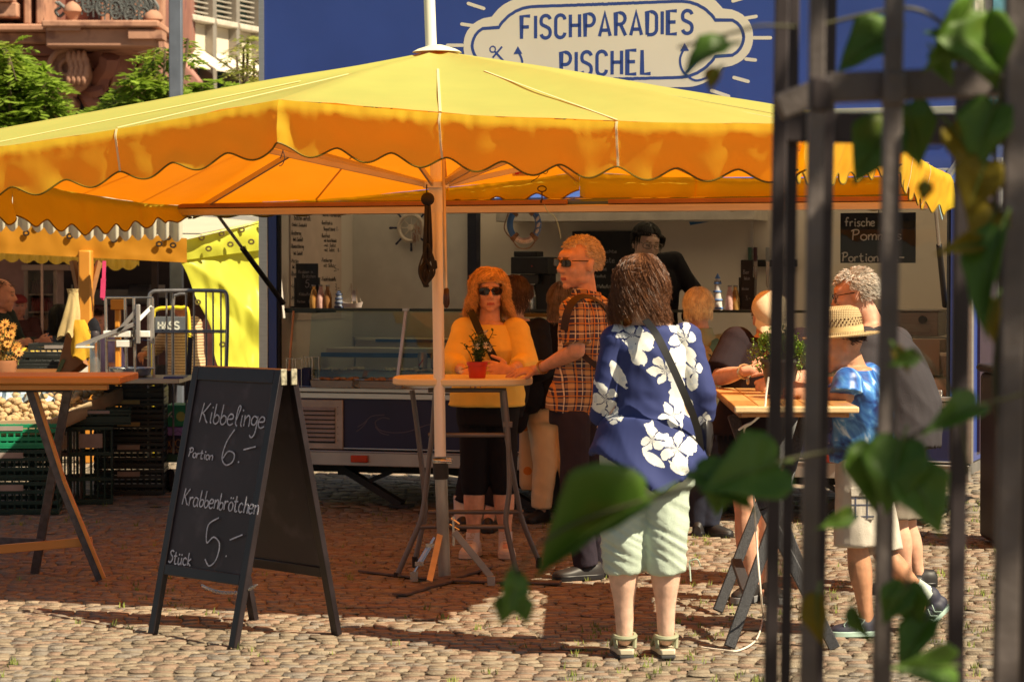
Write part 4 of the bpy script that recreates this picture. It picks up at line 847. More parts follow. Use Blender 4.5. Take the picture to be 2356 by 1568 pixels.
def wood_table():
    Z = 1.03; A = gr(1690, 934, Z); B_ = gr(1975, 934, Z); B_ = V((B_.x, A.y, Z)); D_ = gr(1638, 889, Z); ln = (D_-A); c = (A+B_)/2+ln/2; c.z = 0
    t = thing('wooden_bar_table', 'tall wooden slatted table on black splayed legs half behind the iron bars', 'table', c)
    ux = (B_-A).normalized(); uy = ln.normalized(); Wd = (B_-A).length; L = ln.length
    P = lambda x, y, z: A+ux*x+uy*y+V((0, 0, z-Z))
    n = 5
    def plank(x0, x1, y0, y1, z0, z1, m, nm='plank'):
        b = MB(); b.add([P(x, y, z) for z in (z0, z1) for y in (y0, y1) for x in (x0, x1)], [(0, 2, 3, 1), (4, 5, 7, 6), (0, 1, 5, 4), (2, 6, 7, 3), (0, 4, 6, 2), (1, 3, 7, 5)]); return b.build(nm, m, t, bevel=.005)
    plank(0, Wd, -.03, .035, Z-.026, Z-.001, wood('end grain', (.75, .52, .27), 3, .5, (1, 6, 6)), 'breadboard_end'); plank(0, Wd, L-.035, L+.03, Z-.026, Z-.001, W2, 'breadboard_end')
    for k in range(n):
        x0 = k*Wd/n
        for q in range(4):
            y0 = .038+q*(L-.076)/4-(0 if q == 0 else .0); plank(x0+.001, x0+Wd/n-.001, y0, y0+(L-.076)/4-.002, Z-.024, Z, W2 if (k+q) % 2 else W2b)
    plank(.03, Wd-.05, -.01, .05, Z-.044, Z-.027, W2r, 'apron'); plank(.02, .06, .06, L-.06, Z-.05, Z-.0275, W2r, 'apron'); plank(Wd-.07, Wd-.03, .06, L-.06, Z-.05, Z-.0275, W2r, 'apron')
    gm = M('speckled grey steel', (.055, .055, .06), .5, .3, var=.9, scale=350, detail=1)
    def bar(a, c_): b = MB(); b.beam(a, c_, .048, .026, (0, 1, 0)); b.build('leg', gm, t, bevel=.004)
    f = at
    bar(f(1686, 955, 10.9), f(1760, 1170, 10.65)); bar(f(1760, 1170, 10.65), gr(1921, 1492))
    bar(f(1852, 955, 10.9), f(1800, 1145, 10.65)); bar(f(1800, 1145, 10.66), gr(1678, 1488, .01))
    bar(f(1835, 950, 12.0), f(1760, 1130, 11.8)); bar(f(1760, 1130, 11.8), gr(1651, 1405, .01)); bar(f(1700, 950, 12.0), gr(1880, 1395, .01))
    bar(f(1694, 1290, 11.3), f(1722, 1368, 10.7))
    return c, Z
tc2, TT2 = wood_table()
def box_plant():
    c = at(1795, 862, 11.3); c.z = TT2; t = thing('potted_boxwood', 'round bushy green plant in a tapered dark pot on the wooden table', 'plant', c)
    b = MB(); b.lathe([(.055, 0), (.058, .005), (.085, .14), (.09, .145), (.09, .16), (.075, .16), (.07, .13)], c, 24); b.build('pot', M('dark pot', (.10, .085, .08), .45), t)
    rr = random.Random(2); b = MB(); s_ = MB()
    for cc, rx in ((at(1765, 812, 11.3), .085), (at(1828, 818, 11.3), .07), (at(1795, 795, 11.3), .09)):
        for k in range(420):
            d = V((rr.gauss(0, 1), rr.gauss(0, 1), rr.gauss(0, 1))).normalized(); p = cc+d*rx*rr.uniform(.5, 1.05)
            if k % 6 == 0: s_.tube([cc.lerp(p, .2), p], .0012, 3)
            for q in range(4):
                e = (d+V((rr.uniform(-.9, .9), rr.uniform(-.9, .9), rr.uniform(-.6, .9)))).normalized(); L = rr.uniform(.010, .018); w_ = e.cross(V((.3, .2, 1))).normalized()*L*.28; b.add([p, p+e*L*.5+w_, p+e*L, p+e*L*.5-w_], [(0, 1, 2, 3)])
    s_.build('stems', M('stem green', 0), t); b.build('leaves', M('leaf bright', (.20, .30, .05), .45, var=.3, scale=40, island=.45), t, smooth=False)
box_plant()
b = MB(); cp = [at(1768, 868, 10.35), at(1763, 905, 10.3), at(1757, 945, 10.25), at(1730, 972, 10.3), at(1713, 985, 10.35), at(1716, 1010, 10.4), at(1722, 1040, 10.45), at(1735, 1150, 10.5), at(1742, 1260, 10.5), at(1752, 1380, 10.45), gr(1755, 1420, .01), gr(1740, 1470, .01), gr(1700, 1495, .01), gr(1660, 1494, .01), gr(1614, 1488, .01)]
b.tube(crom(cp, 6), .0042, 7); b.tube(crom([at(1757, 945, 10.25), at(1735, 968, 10.3), at(1715, 978, 10.32), at(1700, 988, 10.35)], 4), .0045, 6)
solo(b, 'cable', M('white cable', (.72, .66, .56), .5), 'thin white cable dangling off the wooden table onto the cobbles', 'cable', gr(1755, 1420))
# left foreground wooden standing table
def left_table():
    c = gr(120, 1325); c.z = 0; t = thing('wooden_bar_table', 'orange varnished wooden table with crossed steel legs at the left edge', 'table', c)
    Z = 1.06; w1 = wood('orange varnish', (.62, .27, .055), 1.2, .3, (.12, 1, 1)); zt_ = at(200, 852, 13.35)
    b = MB(); e0 = at(281, 862, 12.72); b.box(-3.4, e0.x-.01, 12.72, 13.35, Z-.045, Z-.006); b.build('plank', w1, t, bevel=.008)
    b = MB(); b.box(-3.4, e0.x-.08, 12.75, 12.81, Z-.075, Z-.047); b.build('batten', w1, t, bevel=.004)
    b = MB(); b.box(-3.4, at(158, 880, 12.8).x, 12.84, 12.88, Z-.09, Z-.048); b.build('rail', M('dark steel', (.05, .045, .05), .45, .3), t)
    gm = M('grey steel leg', (.11, .10, .105), .45, .4, var=.3, scale=30)
    def bar(x0, y0, x1, y1, d0, m=gm, nm='leg', d1=None):
        b = MB(); b.beam(at(x0, y0, d0), at(x1, y1, d1 or d0), .018 if 'facing' in nm else .045, .03, (0, 1, 0)); b.build(nm, m, t, bevel=.003)
    bar(158, 885, 80, 1318, 12.95, d1=13.2); bar(66, 885, 140, 1110, 12.9); bar(140, 1108, 232, 1333, 12.9); bar(82, 900, 148, 1105, 12.88, w1, 'leg_facing'); bar(148, 1105, 240, 1330, 12.88, w1, 'leg_facing')
    bar(-60, 1242, 100, 1248, 13.15, nm='stretcher'); bar(-60, 1268, 212, 1244, 12.95, w1, 'stretcher')
left_table()
# ================================================================= chalk A-board
chalk = M('chalk', (.55, .55, .62), .9, var=.35, scale=60)
bk = M('board black', (.037, .026, .030), .5, var=.25, scale=3, dirt=((.070, .054, .060), 6, .55)); bf = M('frame black', (.018, .013, .015), .35, var=.3, dirt=((.05, .045, .045), 25, .7))
def a_board():
    FL, FR = gr(345, 1456), gr(544, 1491); RR, RL = gr(782, 1460), gr(578, 1424)
    c = (FL+FR+RR+RL)/4; t = thing('chalkboard_sign', 'black folding chalkboard offering Kibbelinge and Krabbenbrötchen on the cobbles', 'sign', c)
    H = 1.16; mid = c; ax = (FR-FL).normalized(); top_l = (FL+RL)/2+V((0, 0, H)); top_r = (FR+RR)/2+V((0, 0, H))
    dx = at(447, 855, c.y).x-top_l.x
    def side(BL, BR, front):
        sg = -1 if front else 1; off = (FL-RL).normalized()*(.03 if front else -.03)
        tl, trr = top_l+off, top_r+off; ux = (trr-tl).normalized(); up = ((tl-BL)+(trr-BR)).normalized(); nn = ux.cross(up)
        if (nn.dot(off)) < 0: nn = -nn
        W_ = (trr-tl).length; Lh = (tl-BL).length
        o = MB()
        pt = lambda u, v, n_: BL.lerp(BR, u/W_)+up*v+nn*n_ if False else (BL+(BR-BL)*(u/W_)+((tl+(trr-tl)*(u/W_))-(BL+(BR-BL)*(u/W_)))*(v/Lh)+nn*n_)
        def slab(u0, u1, v0, v1, n0, n1, mat, nm, par, bev=.003):
            b = MB(); b.add([pt(u, v, n_) for n_ in (n0, n1) for v in (v0, v1) for u in (u0, u1)], [(0, 2, 3, 1), (4, 5, 7, 6), (0, 1, 5, 4), (2, 6, 7, 3), (0, 4, 6, 2), (1, 3, 7, 5)]); return b.build(nm, mat, par, bevel=bev)
        fw = .043
        fr = slab(0, fw, 0, Lh, -.014, .014, bf, 'frame_stile', t); slab(W_-fw, W_, 0, Lh, -.014, .014, bf, 'frame_stile', t)
        slab(fw+.001, W_-fw-.001, Lh-.062, Lh, -.013, .013, bf, 'frame_rail', t); slab(fw+.001, W_-fw-.001, .262, .308, -.013, .013, bf, 'frame_rail', t)
        pn = slab(fw-.004, W_-fw+.004, .304, Lh-.058, -.005, .004, bk, 'chalk_panel', t, 0)
        return pt, ux, up, nn, W_, Lh, pn
    pt, ux, up, nn, W_, Lh, pn = side(FL, FR, True); side(RL, RR, False)
    # writing: pick chalk strokes straight on the panel plane
    o0 = pt(0, 0, .0055)
    def onp(px, py):
        o = V((0, 0, CAMH)); d = at(px, py, 1.0)-o; k = (o0-o).dot(nn)/d.dot(nn); return o+d*k
    b = MB()
    def wr(s, x0, y0, x1, y1, capD, wd=.0062):
        a, c_ = onp(x0, y0), onp(x1, y1); u = (c_-a); L = u.length; u.normalize(); v = nn.cross(u); v = v if v.z > 0 else -v
        k = (onp(x0, y0-capD)-a).length; write(b, s, a, u, v, k, wd, 'hand', width=L, gap=.5, jit=.25, th=.0008)
    wr('Kibbelinge', 459, 970, 607, 985, 48); wr('6.-', 508, 1077, 588, 1052, 84); wr('Portion', 433, 1050, 488, 1058, 22, .0055)
    wr('Krabbenbrötchen', 419, 1160, 592, 1183, 40); wr('5.-', 474, 1304, 560, 1262, 112); wr('Stück', 387, 1294, 438, 1301, 32, .0065)
    b.build('chalk_writing', chalk, pn, smooth=False)
    b = MB(); cap = M('worn cap', (.35, .33, .24), .5, .2, var=.6, scale=60)
    for q, sg in ((top_r+(FL-RL).normalized()*.03, 1), (top_r-(FL-RL).normalized()*.03, 1)):
        b.cbox(q+ux*.001-V((0, 0, .03)), .01, .03, .07, rz=math.atan2(ux.y, ux.x))
    b.build('hinge_cap', cap, t, bevel=.003)
    # chain between the sides
    b = MB(); a1 = pt(.30, .335, -.02); q = RL.lerp(RR, .75)+V((0, 0, .33)); a2 = FR.lerp(RR, .5)*.0+FL.lerp(FR, .93)+V((0, 0, .30))
    P_ = crom([onp(466, 1347), onp(490, 1358)+V((0, .01, 0)), onp(520, 1364)+V((0, .02, 0)), onp(556, 1362)+V((0, .03, 0)), onp(585, 1350)+V((0, .06, 0))], 8)
    for i in range(len(P_)-1):
        m_ = (P_[i]+P_[i+1])/2; d = (P_[i+1]-P_[i]).normalized(); s_ = d.cross(V((0, 0, 1))).normalized() if i % 2 else V((0, 0, 1))
        b.tube([m_+d*.012*math.cos(a*.785)+s_*.006*math.sin(a*.785) for a in range(8)], .0018, 4, closed=True)
    b.build('chain', steel, t)
a_board()
# ================================================================= things on and in the trailer
def lt(px, py, y, z=None):
    "trailer point seen at px,py on plane y; optional forced z"
    x, zz = tp(px, py, y); return T(x, y, zz if z is None else z)
ZS = 1.346
bmat = {'gold': M('gold bottle', (.62, .34, .10), .25, .5), 'pink': M('pale bottle', (.62, .38, .33), .35, var=.25, scale=60), 'dark': M('amber bottle', (.30, .14, .05), .2, .2)}
def bottle(c, kind, label, h=.16):
    t = thing('bottle', label, 'bottle', c, 'bottles on the glass shelf'); b = MB(); b.lathe([(.027, 0), (.029, .006), (.029, h*.45), (.016, h*.78), (.013, h*.8), (.013, h*.93), (.0, h*.93)], c, 16); b.build('bottle_body', bmat[kind], t)
    b = MB(); b.lathe([(.0145, h*.93), (.0145, h*.99), (0, h)], c, 12); b.build('cap', M('cap', (.25, .25, .24) if kind == 'gold' else (.25, .25, .24), .4), t)
bottle(lt(722, 708, .2, ZS), 'gold', 'golden bottle nearest the small chalkboard menu'); bottle(lt(738, 708, .2, ZS), 'pink', 'pale pink bottle between the golden and the amber bottle'); bottle(lt(754, 708, .2, ZS), 'dark', 'amber bottle next to the little grey lighthouse')
bottle(lt(1679, 716, .2, ZS), 'pink', 'pale patterned bottle right of the tall striped lighthouse'); bottle(lt(1692, 716, .21, ZS), 'gold', 'gold bottle right of the pale bottle beside the tall lighthouse')
cw = M('chalk dim', (.30, .28, .27), .9)
def small_board(px0, px1, py0, py1, label, lines, name='menu_board'):
    y = .24; x0, _ = tp(px0, py1, y); x1, _ = tp(px1, py1, y); _, z1 = tp(px0, py0, y)
    t = thing(name, label, 'menu board', T((x0+x1)/2, y, ZS))
    b = MB(tx); b.box(x0, x1, y, y+.014, ZS+.012, z1); pn = b.build('board', M('slate', (.010, .010, .012), .4), t, bevel=.002)
    b = MB(tx); b.box(x0-.03, x1+.03, y-.03, y+.05, ZS, ZS+.012); b.box(x0-.012, x0, y-.004, y+.016, ZS+.012, ZS+.21); b.box(x1, x1+.012, y-.004, y+.016, ZS+.012, ZS+.21); b.build('stand', blk, t)
    b = MB()
    for s, u, v, h, wdt in lines: write(b, s, T(x0+(x1-x0)*u, y-.0015, ZS+(z1-ZS)*v), TU, (0, 0, 1), h, max(.0022, h*.07), 'hand', width=(x1-x0)*wdt, gap=.5, th=.0006)
    b.build('chalk_lettering', cw, pn, smooth=False)
small_board(681, 731, 606, 709, 'small black chalkboard menu on the left end of the glass shelf', [('Krabben in', .12, .78, .024, .66), ('Brötchen', .3, .68, .026, .6), ('5.-', .45, .46, .06, .4), ('Kibbelin', .15, .28, .024, .5), ('Portion', .06, .12, .018, .36), ('6', .6, .1, .05, .12)])
small_board(1704, 1732, 598, 718, 'tall narrow black drinks board beside the bottles on the right', [('Bier', .2, .72, .03, .5), ('Wein', .3, .6, .026, .45), ('Wasser', .1, .4, .02, .6), ('3.-', .4, .2, .03, .4)])
def lighthouse(c, h, r, label, cb, ct):
    t = thing('toy_lighthouse', label, 'lighthouse ornament', c); b = MB(); b.lathe([(r, 0), (r*.62, h*.72)], c, 18); b.build('tower', ct, t)
    b = MB()
    for q in (.02, .25, .48, .71): b.lathe([(r*(1.0-.5*q)+.003, h*q), (r*(1.05-.5*q)+.004, h*q+.004), (r*(1.0-.5*q)+.003, h*q+.013)], c, 18)
    b.build('balcony_ring', cb, t)
    b = MB(); b.lathe([(r*.42, h*.73), (r*.42, h*.86)], c, 14); b.build('lantern', ct, t)
    b = MB(); b.lathe([(r*.62, h*.86), (r*.4, h*.92), (r*.08, h), (0, h*1.01)], c, 14); b.build('roof', cb, t)
    b = MB()
    for a in range(10): p = c+V((r*.62*math.cos(a*.63), r*.62*math.sin(a*.63), 0)); b.cyl(p+V((0, 0, h*.73)), p+V((0, 0, h*.80)), .0015, n=4)
    b.build('railing', blk, t)
lighthouse(lt(780, 708, .18, ZS), .125, .030, 'small grey blue lighthouse ornament with a dark roof beside the model ship', M('dark blue paint', (.05, .07, .14), .5), M('grey blue paint', (.22, .25, .30), .6))
lighthouse(lt(1651, 717, .18, ZS), .235, .032, 'tall white and blue striped lighthouse ornament on the glass shelf', M('mid blue paint', (.10, .20, .45), .5), M('white paint', (.58, .55, .52), .6))
def ship(c):
    t = thing('model_ship', 'little white model sailing ship on the glass shelf', 'model ship', c); wm = M('ship white', (.60, .50, .44), .6)
    b = MB(); rings = []
    for i in range(9):
        u = i/8*2-1; w_ = .020*math.sqrt(max(.02, 1-u*u)); zt_ = .034+.010*u*u
        rings += [(u*.078*1.0, -w_, zt_), (u*.068, -w_*.5, .006), (u*.068, w_*.5, .006), (u*.078, w_, zt_)]
    b.add([c+TU*x+TV*y+V((0, 0, z)) for x, y, z in rings], [(i*4+j, i*4+j+1, i*4+5+j, i*4+4+j) for i in range(8) for j in range(3)]+[(i*4, i*4+4, i*4+7, i*4+3) for i in range(8)]+[(0, 1, 2, 3), (35, 34, 33, 32)])
    b.build('hull', wm, t)
    b = MB(); b.cyl(c+V((0, 0, .03)), c+V((-.006, 0, .17)), .003, n=6); b.cyl(c+TU*.035+V((0, 0, .03)), c+TU*.035+V((0, 0, .14)), .0026, n=6); b.cyl(c+TU*-.07+V((0, 0, .04)), c+TU*-.085+V((0, 0, .055)), .002, n=5); b.build('mast', M('ship wood', (.5, .38, .28), .6), t)
    b = MB()
    for a, e in (((-.07, .04), (-.005, .16)), ((.07, .04), (.035, .13)), ((-.04, .04), (-.005, .14)), ((0, .16), (.035, .04)), ((.035, .13), (0, .04)), ((-.02, .04), (-.005, .12)), ((-.055, .04), (-.005, .15))): b.cyl(c+TU*a[0]+V((0, 0, a[1])), c+TU*e[0]+V((0, 0, e[1])), .0009, n=4)
    b.build('rigging', M('rigging', (.55, .45, .38), .7), t)
    b = MB(); b.prism([(.0, .05), (.028, .05), (.026, .12), (.004, .125)], c+V((0, 0, .0))-TV*.003, TU, (0, 0, 1), .001); b.build('sail', M('sail cloth', (.35, .3, .3), .8), t)
ship(lt(810, 709, .18, ZS))
def wheel_ornament():
    c = lt(946, 524, 1.38); t = thing('ship_wheel', 'white ship steering wheel ornament with navy handles on the grey wall', 'wall ornament', c)
    wm = M('ornament white', (.58, .50, .42), .6); b = MB(); n = 36; r0, r1 = .082, .107
    P = lambda r, a, y: c+TU*(r*math.cos(a))+V((0, 0, r*math.sin(a)))-TV*y
    b.tube([P((r0+r1)/2, 2*math.pi*i/n, .0) for i in range(n)], .014, 8, closed=True); b.build('rim', wm, t)
    b = MB(); b.lathe([(0, -.01), (.024, -.01), (.026, .0), (.02, .012), (0, .014)], c, 20, axis=-TV); b.build('hub', wm, t)
    for i in range(8):
        a = i*math.pi/4+math.pi/2; b = MB(); b.cyl(P(.02, a, 0), P(.085, a, 0), .004, n=6); b.build('spoke', wm, t)
        b = MB(); b.tube([P(.108, a, 0), P(.118, a, 0), P(.135, a, 0), P(.162, a, 0), P(.17, a, 0)], [.006, .008, .0065, .0095, .006], 8); b.build('handle', M('navy handle', (.015, .02, .06), .4), t)
    b = MB()
    for i in range(30): a = random.uniform(-1.2, .9); r = random.uniform(.04, .1); p = P(r, a, .02); b.cyl(p, p+V((random.uniform(-.01, .01), 0, -.05)), .0016, n=4)
    b.build('netting', M('net', (.35, .2, .15), .8), t)
wheel_ornament()
def life_ring():
    c = lt(1206, 516, -.9); t = thing('life_ring', 'blue and white life ring reading ON BOARD hanging under the hatch', 'life ring', c)
    rx, rz = .088, .103; n = 48
    def P(a, k=1.0, y=0): return c+V((math.cos(a)*rx*k, -.0, math.sin(a)*rz*k))+V((0, y, 0))
    for a0, a1, m_, nm in ((-125, -55, 'w', 'white_segment'), (-40, 45, 'b', 'blue_segment'), (55, 128, 'w', 'white_segment'), (140, 225, 'b', 'blue_segment')):
        b = MB(); b.tube([P(R(a0+(a1-a0)*i/12)) for i in range(13)], .024, 12, flat=.8); b.build(nm, M('ring white', (.78, .68, .6), .6) if m_ == 'w' else M('ring blue', (.08, .22, .55), .6), t)
    b = MB()
    for ac in (-132, -48, 50, 134):
        for k in range(5): a = R(ac-6+k*3.2); p = P(a); rad = V((math.cos(a), 0, math.sin(a))); b.tube([p+rad*.027*math.cos(q*.785)+V((0, 1, 0))*.023*math.sin(q*.785) for q in range(8)], .0035, 5, closed=True)
    b.tube(crom([P(R(225), 1.25), P(R(190), 1.42), P(R(150), 1.3)], 6), .004, 5); b.tube(crom([P(R(-130), 1.25), P(R(-105), 1.45), P(R(-75), 1.45), P(R(-50), 1.25)], 6), .004, 5); b.tube([P(R(70), 1.2), P(R(80), 1.7)], .003, 5); b.tube([P(R(110), 1.2), P(R(85), 1.7)], .003, 5)
    b.build('rope', M('tan rope', (.30, .19, .12), .8, var=.3, scale=60), t)
    b = MB(); s = 'ON BOARD'
    for i, ch in enumerate(s):
        a = R(-112+i*6.4); p = P(a, 1.0, -.021); u = V((-math.sin(a), 0, math.cos(a))); v = V((-math.cos(a), 0, -math.sin(a)))
        if ch != ' ': write(b, ch, p-u*.005-v*.008, u, v, .017, .0024, 'din', width=.008, th=.0008)
    b.build('lettering', M('ring ink', (.10, .09, .11), .7), t, smooth=False)
    b = MB()
    for i in range(3): q = P(R(20-i*22), 1.0, -.026); b.ell(q, .009, .003, .018, Matrix.Rotation(.5, 3, 'Y'), 5)
    b.build('fish_charm', M('ring white', 0), t)
    b = MB()
    for i in range(10):
        a = R(-38+i*8); b.cyl(P(a, .82, -.022), P(a+.14, 1.2, -.022), .0012, n=4); b.cyl(P(a+.14, .82, -.022), P(a, 1.2, -.022), .0012, n=4)
    b.build('netting', M('net pale', (.4, .36, .32), .8), t)
life_ring()
# handwritten poster on the left wall (hangs on the back left)
def poster():
    X0 = .056
    def wy(px):
        lo, hi = -.5, 2.2
        for _ in range(40):
            m = (lo+hi)/2; q = T(X0, m, 1.5); lo, hi = (m, hi) if CX+FPX*q.x/q.y < px else (lo, m)
        return lo
    def wp(px, py, o=0): y = wy(px); q = T(X0+o, y, 0); z = at(px, py, q.y).z; return T(X0+o, y, z)
    a, b_, c_, d_ = wp(668, 737), wp(785, 732), wp(785, 470), wp(668, 466)
    t = thing('menu_poster', 'large handwritten paper menu on the left wall of the trailer', 'poster', a)
    b = MB(); o = TU*.002; b.add([a, b_, c_, d_]+[q+o for q in (a, b_, c_, d_)], [(3, 2, 1, 0), (4, 5, 6, 7), (0, 1, 5, 4), (1, 2, 6, 5), (2, 3, 7, 6), (3, 0, 4, 7)]); pp = b.build('paper', M('paper', (.60, .48, .41), .8, var=.06), t, smooth=False)
    ink = M('ink', (.035, .03, .035), .8); b = MB()
    L = [(676, 506, 'Brötchen vielfalt:', 38, 13), (671, 520, '(Salat Zwiebeln)', 34, 8), (668, 540, '-Brathering', 24, 11), (674, 554, '(mit Zwiebel)', 22, 9), (668, 570, '-Bismarckhering', 30, 10), (675, 586, '(mit Zwiebel)', 20, 9), (668, 604, '-Matjes', 18, 9), (672, 617, '(mit Zwiebel)', 18, 9), (668, 634, '-Räucherlachs 5.-', 38, 11), (742, 497, 'Warme Fischvielfalt:', 42, 11), (738, 516, '-Backfisch in', 26, 10), (744, 530, 'Baguettebrot 7.-', 34, 10), (738, 546, '-Backfisch', 20, 10), (744, 556, '-mit Kartoffelsalat', 30, 8), (744, 567, '-mit Salat', 28, 8), (744, 578, '-mit Salat   8.-', 38, 9), (738, 602, '-Fischburger', 26, 10), (744, 614, 'mit Salat', 24, 9), (768, 624, '5.-', 11, 16), (738, 646, '-Fischfrikadelle', 34, 10), (770, 668, '3.-', 10, 18), (668, 660, '-Lachs', 20, 8), (668, 690, '-Matjes', 24, 9)]
    for px, py, s, wd_, hp in L:
        q = wp(px, py, .003); q2 = wp(px+wd_, py, .003); write(b, s, q, TV, (0, 0, 1), hp*.0030, .0042, 'hand', width=(q2-q).length, gap=.5, th=.0006)
    b.build('handwriting', ink, pp, smooth=False)
poster()
def big_board():
    y = 2.1; xa, z0 = tp(1318, 735, y); xb, _ = tp(1470, 735, y); _, z1 = tp(1330, 532, y)
    t = thing('chalkboard', 'wide black chalkboard listing salads behind the saleswoman', 'menu board', T((xa+xb)/2, y, z0)); b = MB(tx); b.box(xa, xb, y-.02, y, z0, z1); pn = b.build('slate_panel', M('slate', 0), t, bevel=.003)
    b = MB()
    for px, py, s, wd_, h in ((1345, 582, 'hausgemachte', 74, .028), (1372, 604, 'Salate', 42, .045), (1350, 622, 'Krautsalat', 46, .024), (1348, 638, 'Nudelsalat', 46, .024), (1352, 662, 'Kartoffelsalat', 54, .026)):
        x, z = tp(px, py, y-.0215); write(b, s, T(x, y-.0215, z), TU, (0, 0, 1), h, .0035, 'hand', width=wd_/300, gap=.5, th=.0006)
    b.build('chalk_lettering', cw, pn, smooth=False)
big_board()
def fries_board():
    y = .30; xa, z0 = tp(1934, 605, y); xb, _ = tp(2107, 610, y); _, z1 = tp(1936, 490, y)
    t = thing('chalkboard', 'black chalkboard reading frische Pommes Portion behind the iron bars', 'menu board', T((xa+xb)/2, y, z0)); b = MB(tx); b.box(xa, xb, y-.012, y, z0, z1); pn = b.build('slate_panel', M('slate', 0), t, bevel=.002)
    b = MB(); ch = M('chalk bright', (.72, .68, .62), .9)
    for px, py, s, wd_, h in ((1940, 524, 'frische', 72, .060), (1956, 556, 'Pommes', 118, .072), (1934, 605, 'Portion', 86, .062), (2040, 603, '4.-', 38, .07)):
        x, z = tp(px, py, y-.0135); G.setdefault('4', '1.8,9 0,3 3,3|2.2,5 2.2,0'); write(b, s, T(x+.01, y-.0135, z+.01), TU, (0, 0, 1), h, .0075, 'hand', width=wd_/372, gap=.6, th=.0006)
    b.build('chalk_lettering', ch, pn, smooth=False)
    b = MB(tx); b.cyl(((xa+xb)/2, y+.02, z1), ((xa+xb)/2, y+.02, ZO), .003); b.build('hanging_cord', blk, t)
fries_board()
def coffee():
    c = lt(1224, 715, 1.15, 1.28); t = thing('coffee_machine', 'black coffee machine with steel jug behind the life ring', 'coffee machine', c)
    f = lambda x0, x1, y0, y1, z0, z1, nm, m, bev=.006, par=t: (lambda b: b.build(nm, m, par, bevel=bev))((lambda b: (b.box(x0, x1, y0, y1, z0, z1), b)[1])(MB(lambda p: c+TU*p.x+TV*p.y+V((0, 0, p.z)))))
    f(-.125, .14, -.1, .12, .0, .03, 'base', blk); f(.02, .14, .0, .12, .03, .30, 'column', blk); f(-.125, .15, -.1, .12, .30, .42, 'head', blk); f(-.11, .06, -.08, .08, .42, .46, 'water_lid', blk)
    f(.03, .035, -.106, -.1, .35, .36, 'red_lamp', M('red light', (.5, .02, .02), .4), 0); f(-.07, .07, -.07, .06, .23, .298, 'filter_basket', M('basket', (.03, .03, .03), .3))
    b = MB(); b.lathe([(.055, .03), (.065, .05), (.062, .15), (.045, .2), (.04, .225), (0, .226)], c+TU*-.02, 20); jg = b.build('jug', steel, t)
    b = MB(); b.tube(crom([c+TU*-.08+V((0, 0, .19)), c+TU*-.115+V((0, 0, .17)), c+TU*-.115+V((0, 0, .09)), c+TU*-.08+V((0, 0, .07))], 5), .008, 6); b.build('jug_handle', blk, jg)
    b = MB(); b.lathe([(.05, 0), (.052, .16), (.03, .2)], c+TU*.20+TV*-.05, 16); b.build('thermos', M('pale thermos', (.35, .34, .34), .4), t)
    b = MB(tx); x, z = tp(1224, 715, 1.15); b.box(x-.25, x+.35, 1.0, 1.4, 1.1, 1.279); b.build('machine_stand', wht, t)
coffee()
def cans():
    y = .58; first = None; xs = [972, 1002, 1028, 1050, 1072, 1092]; ys = 905
    labs = ['beer can standing alone left of the can row in the glass case', 'silver beer can just right of the white glass case post', 'silver can with red key mark, second of the close row', 'silver can in the middle of the close row of beer cans', 'silver can left of the umbrella mast in the beer can row', 'last beer can of the row partly behind the umbrella mast']
    for i, px in enumerate(xs):
        c = lt(px, 905, y); c.z = ZC+.075
        if first is None:
            t = thing('beer_can', labs[i], 'can', c, 'beer cans in the glass case'); b = MB(); b.lathe([(.026, 0), (.033, .008), (.033, .128), (.027, .142), (.027, .15), (0, .148)], c, 18); bd = b.build('can_body', M('can silver', (.5, .42, .38), .3, .7), t)
            b = MB()
            for k in range(7): a = R(-150+k*10); b.cbox(c+V((.0332*math.cos(a), .0332*math.sin(a), .03)), .006, .002, .028, rz=a+math.pi/2)
            b.build('can_label', M('label black', (.02, .02, .02), .4), bd)
            b = MB()
            for k in range(6): a = R(-130+k*9); b.cbox(c+V((.0334*math.cos(a), .0334*math.sin(a), .06+k*.007)), .006, .002, .014, rz=a+math.pi/2)
            b.build('red_mark', M('label red', (.5, .03, .02), .4), bd); first = t
        else: copytree(first, c, .5*i, labs[i])
cans()
def tray(px, py, y, z, label, w_=.36, d_=.22, food=None):
    c = lt(px, py, y, z); t = thing('steel_tray', label, 'tray', c, 'steel trays at the counter'); q = lambda p: c+TU*p.x+TV*p.y+V((0, 0, p.z)); b = MB(q)
    o = [(-w_/2, -d_/2), (w_/2, -d_/2), (w_/2, d_/2), (-w_/2, d_/2)]; i_ = [(x*.82, y_*.82) for x, y_ in o]
    b.add([(x, y_, .055) for x, y_ in o]+[(x, y_, .052) for x, y_ in [(a*.88, c_*.88) for a, c_ in o]]+[(x, y_, .0) for x, y_ in i_], [(0, 1, 5, 4), (1, 2, 6, 5), (2, 3, 7, 6), (3, 0, 4, 7), (4, 5, 9, 8), (5, 6, 10, 9), (6, 7, 11, 10), (7, 4, 8, 11), (8, 9, 10, 11)])
    b.build('pan', steel, t, bevel=.003)
    b = MB(); rr = random.Random(px)
    for k in range(26): b.ell(q(V((rr.uniform(-.13, .13), rr.uniform(-.07, .07), .045+rr.uniform(0, .018)))), .028, .014, .012, Matrix.Rotation(rr.uniform(0, 3), 3, 'Z'), 5)
    b.build('food', M(food or 'fried fish', (.55, .26, .10) if not food else (.6, .5, .38), .6, var=.4, scale=30), t)
tray(775, 890, -.02, ZC+.001, 'steel tray on the counter edge nearest the chalkboard sign'); tray(888, 893, -.02, ZC+.001, 'steel tray on the counter edge partly under the cream table')
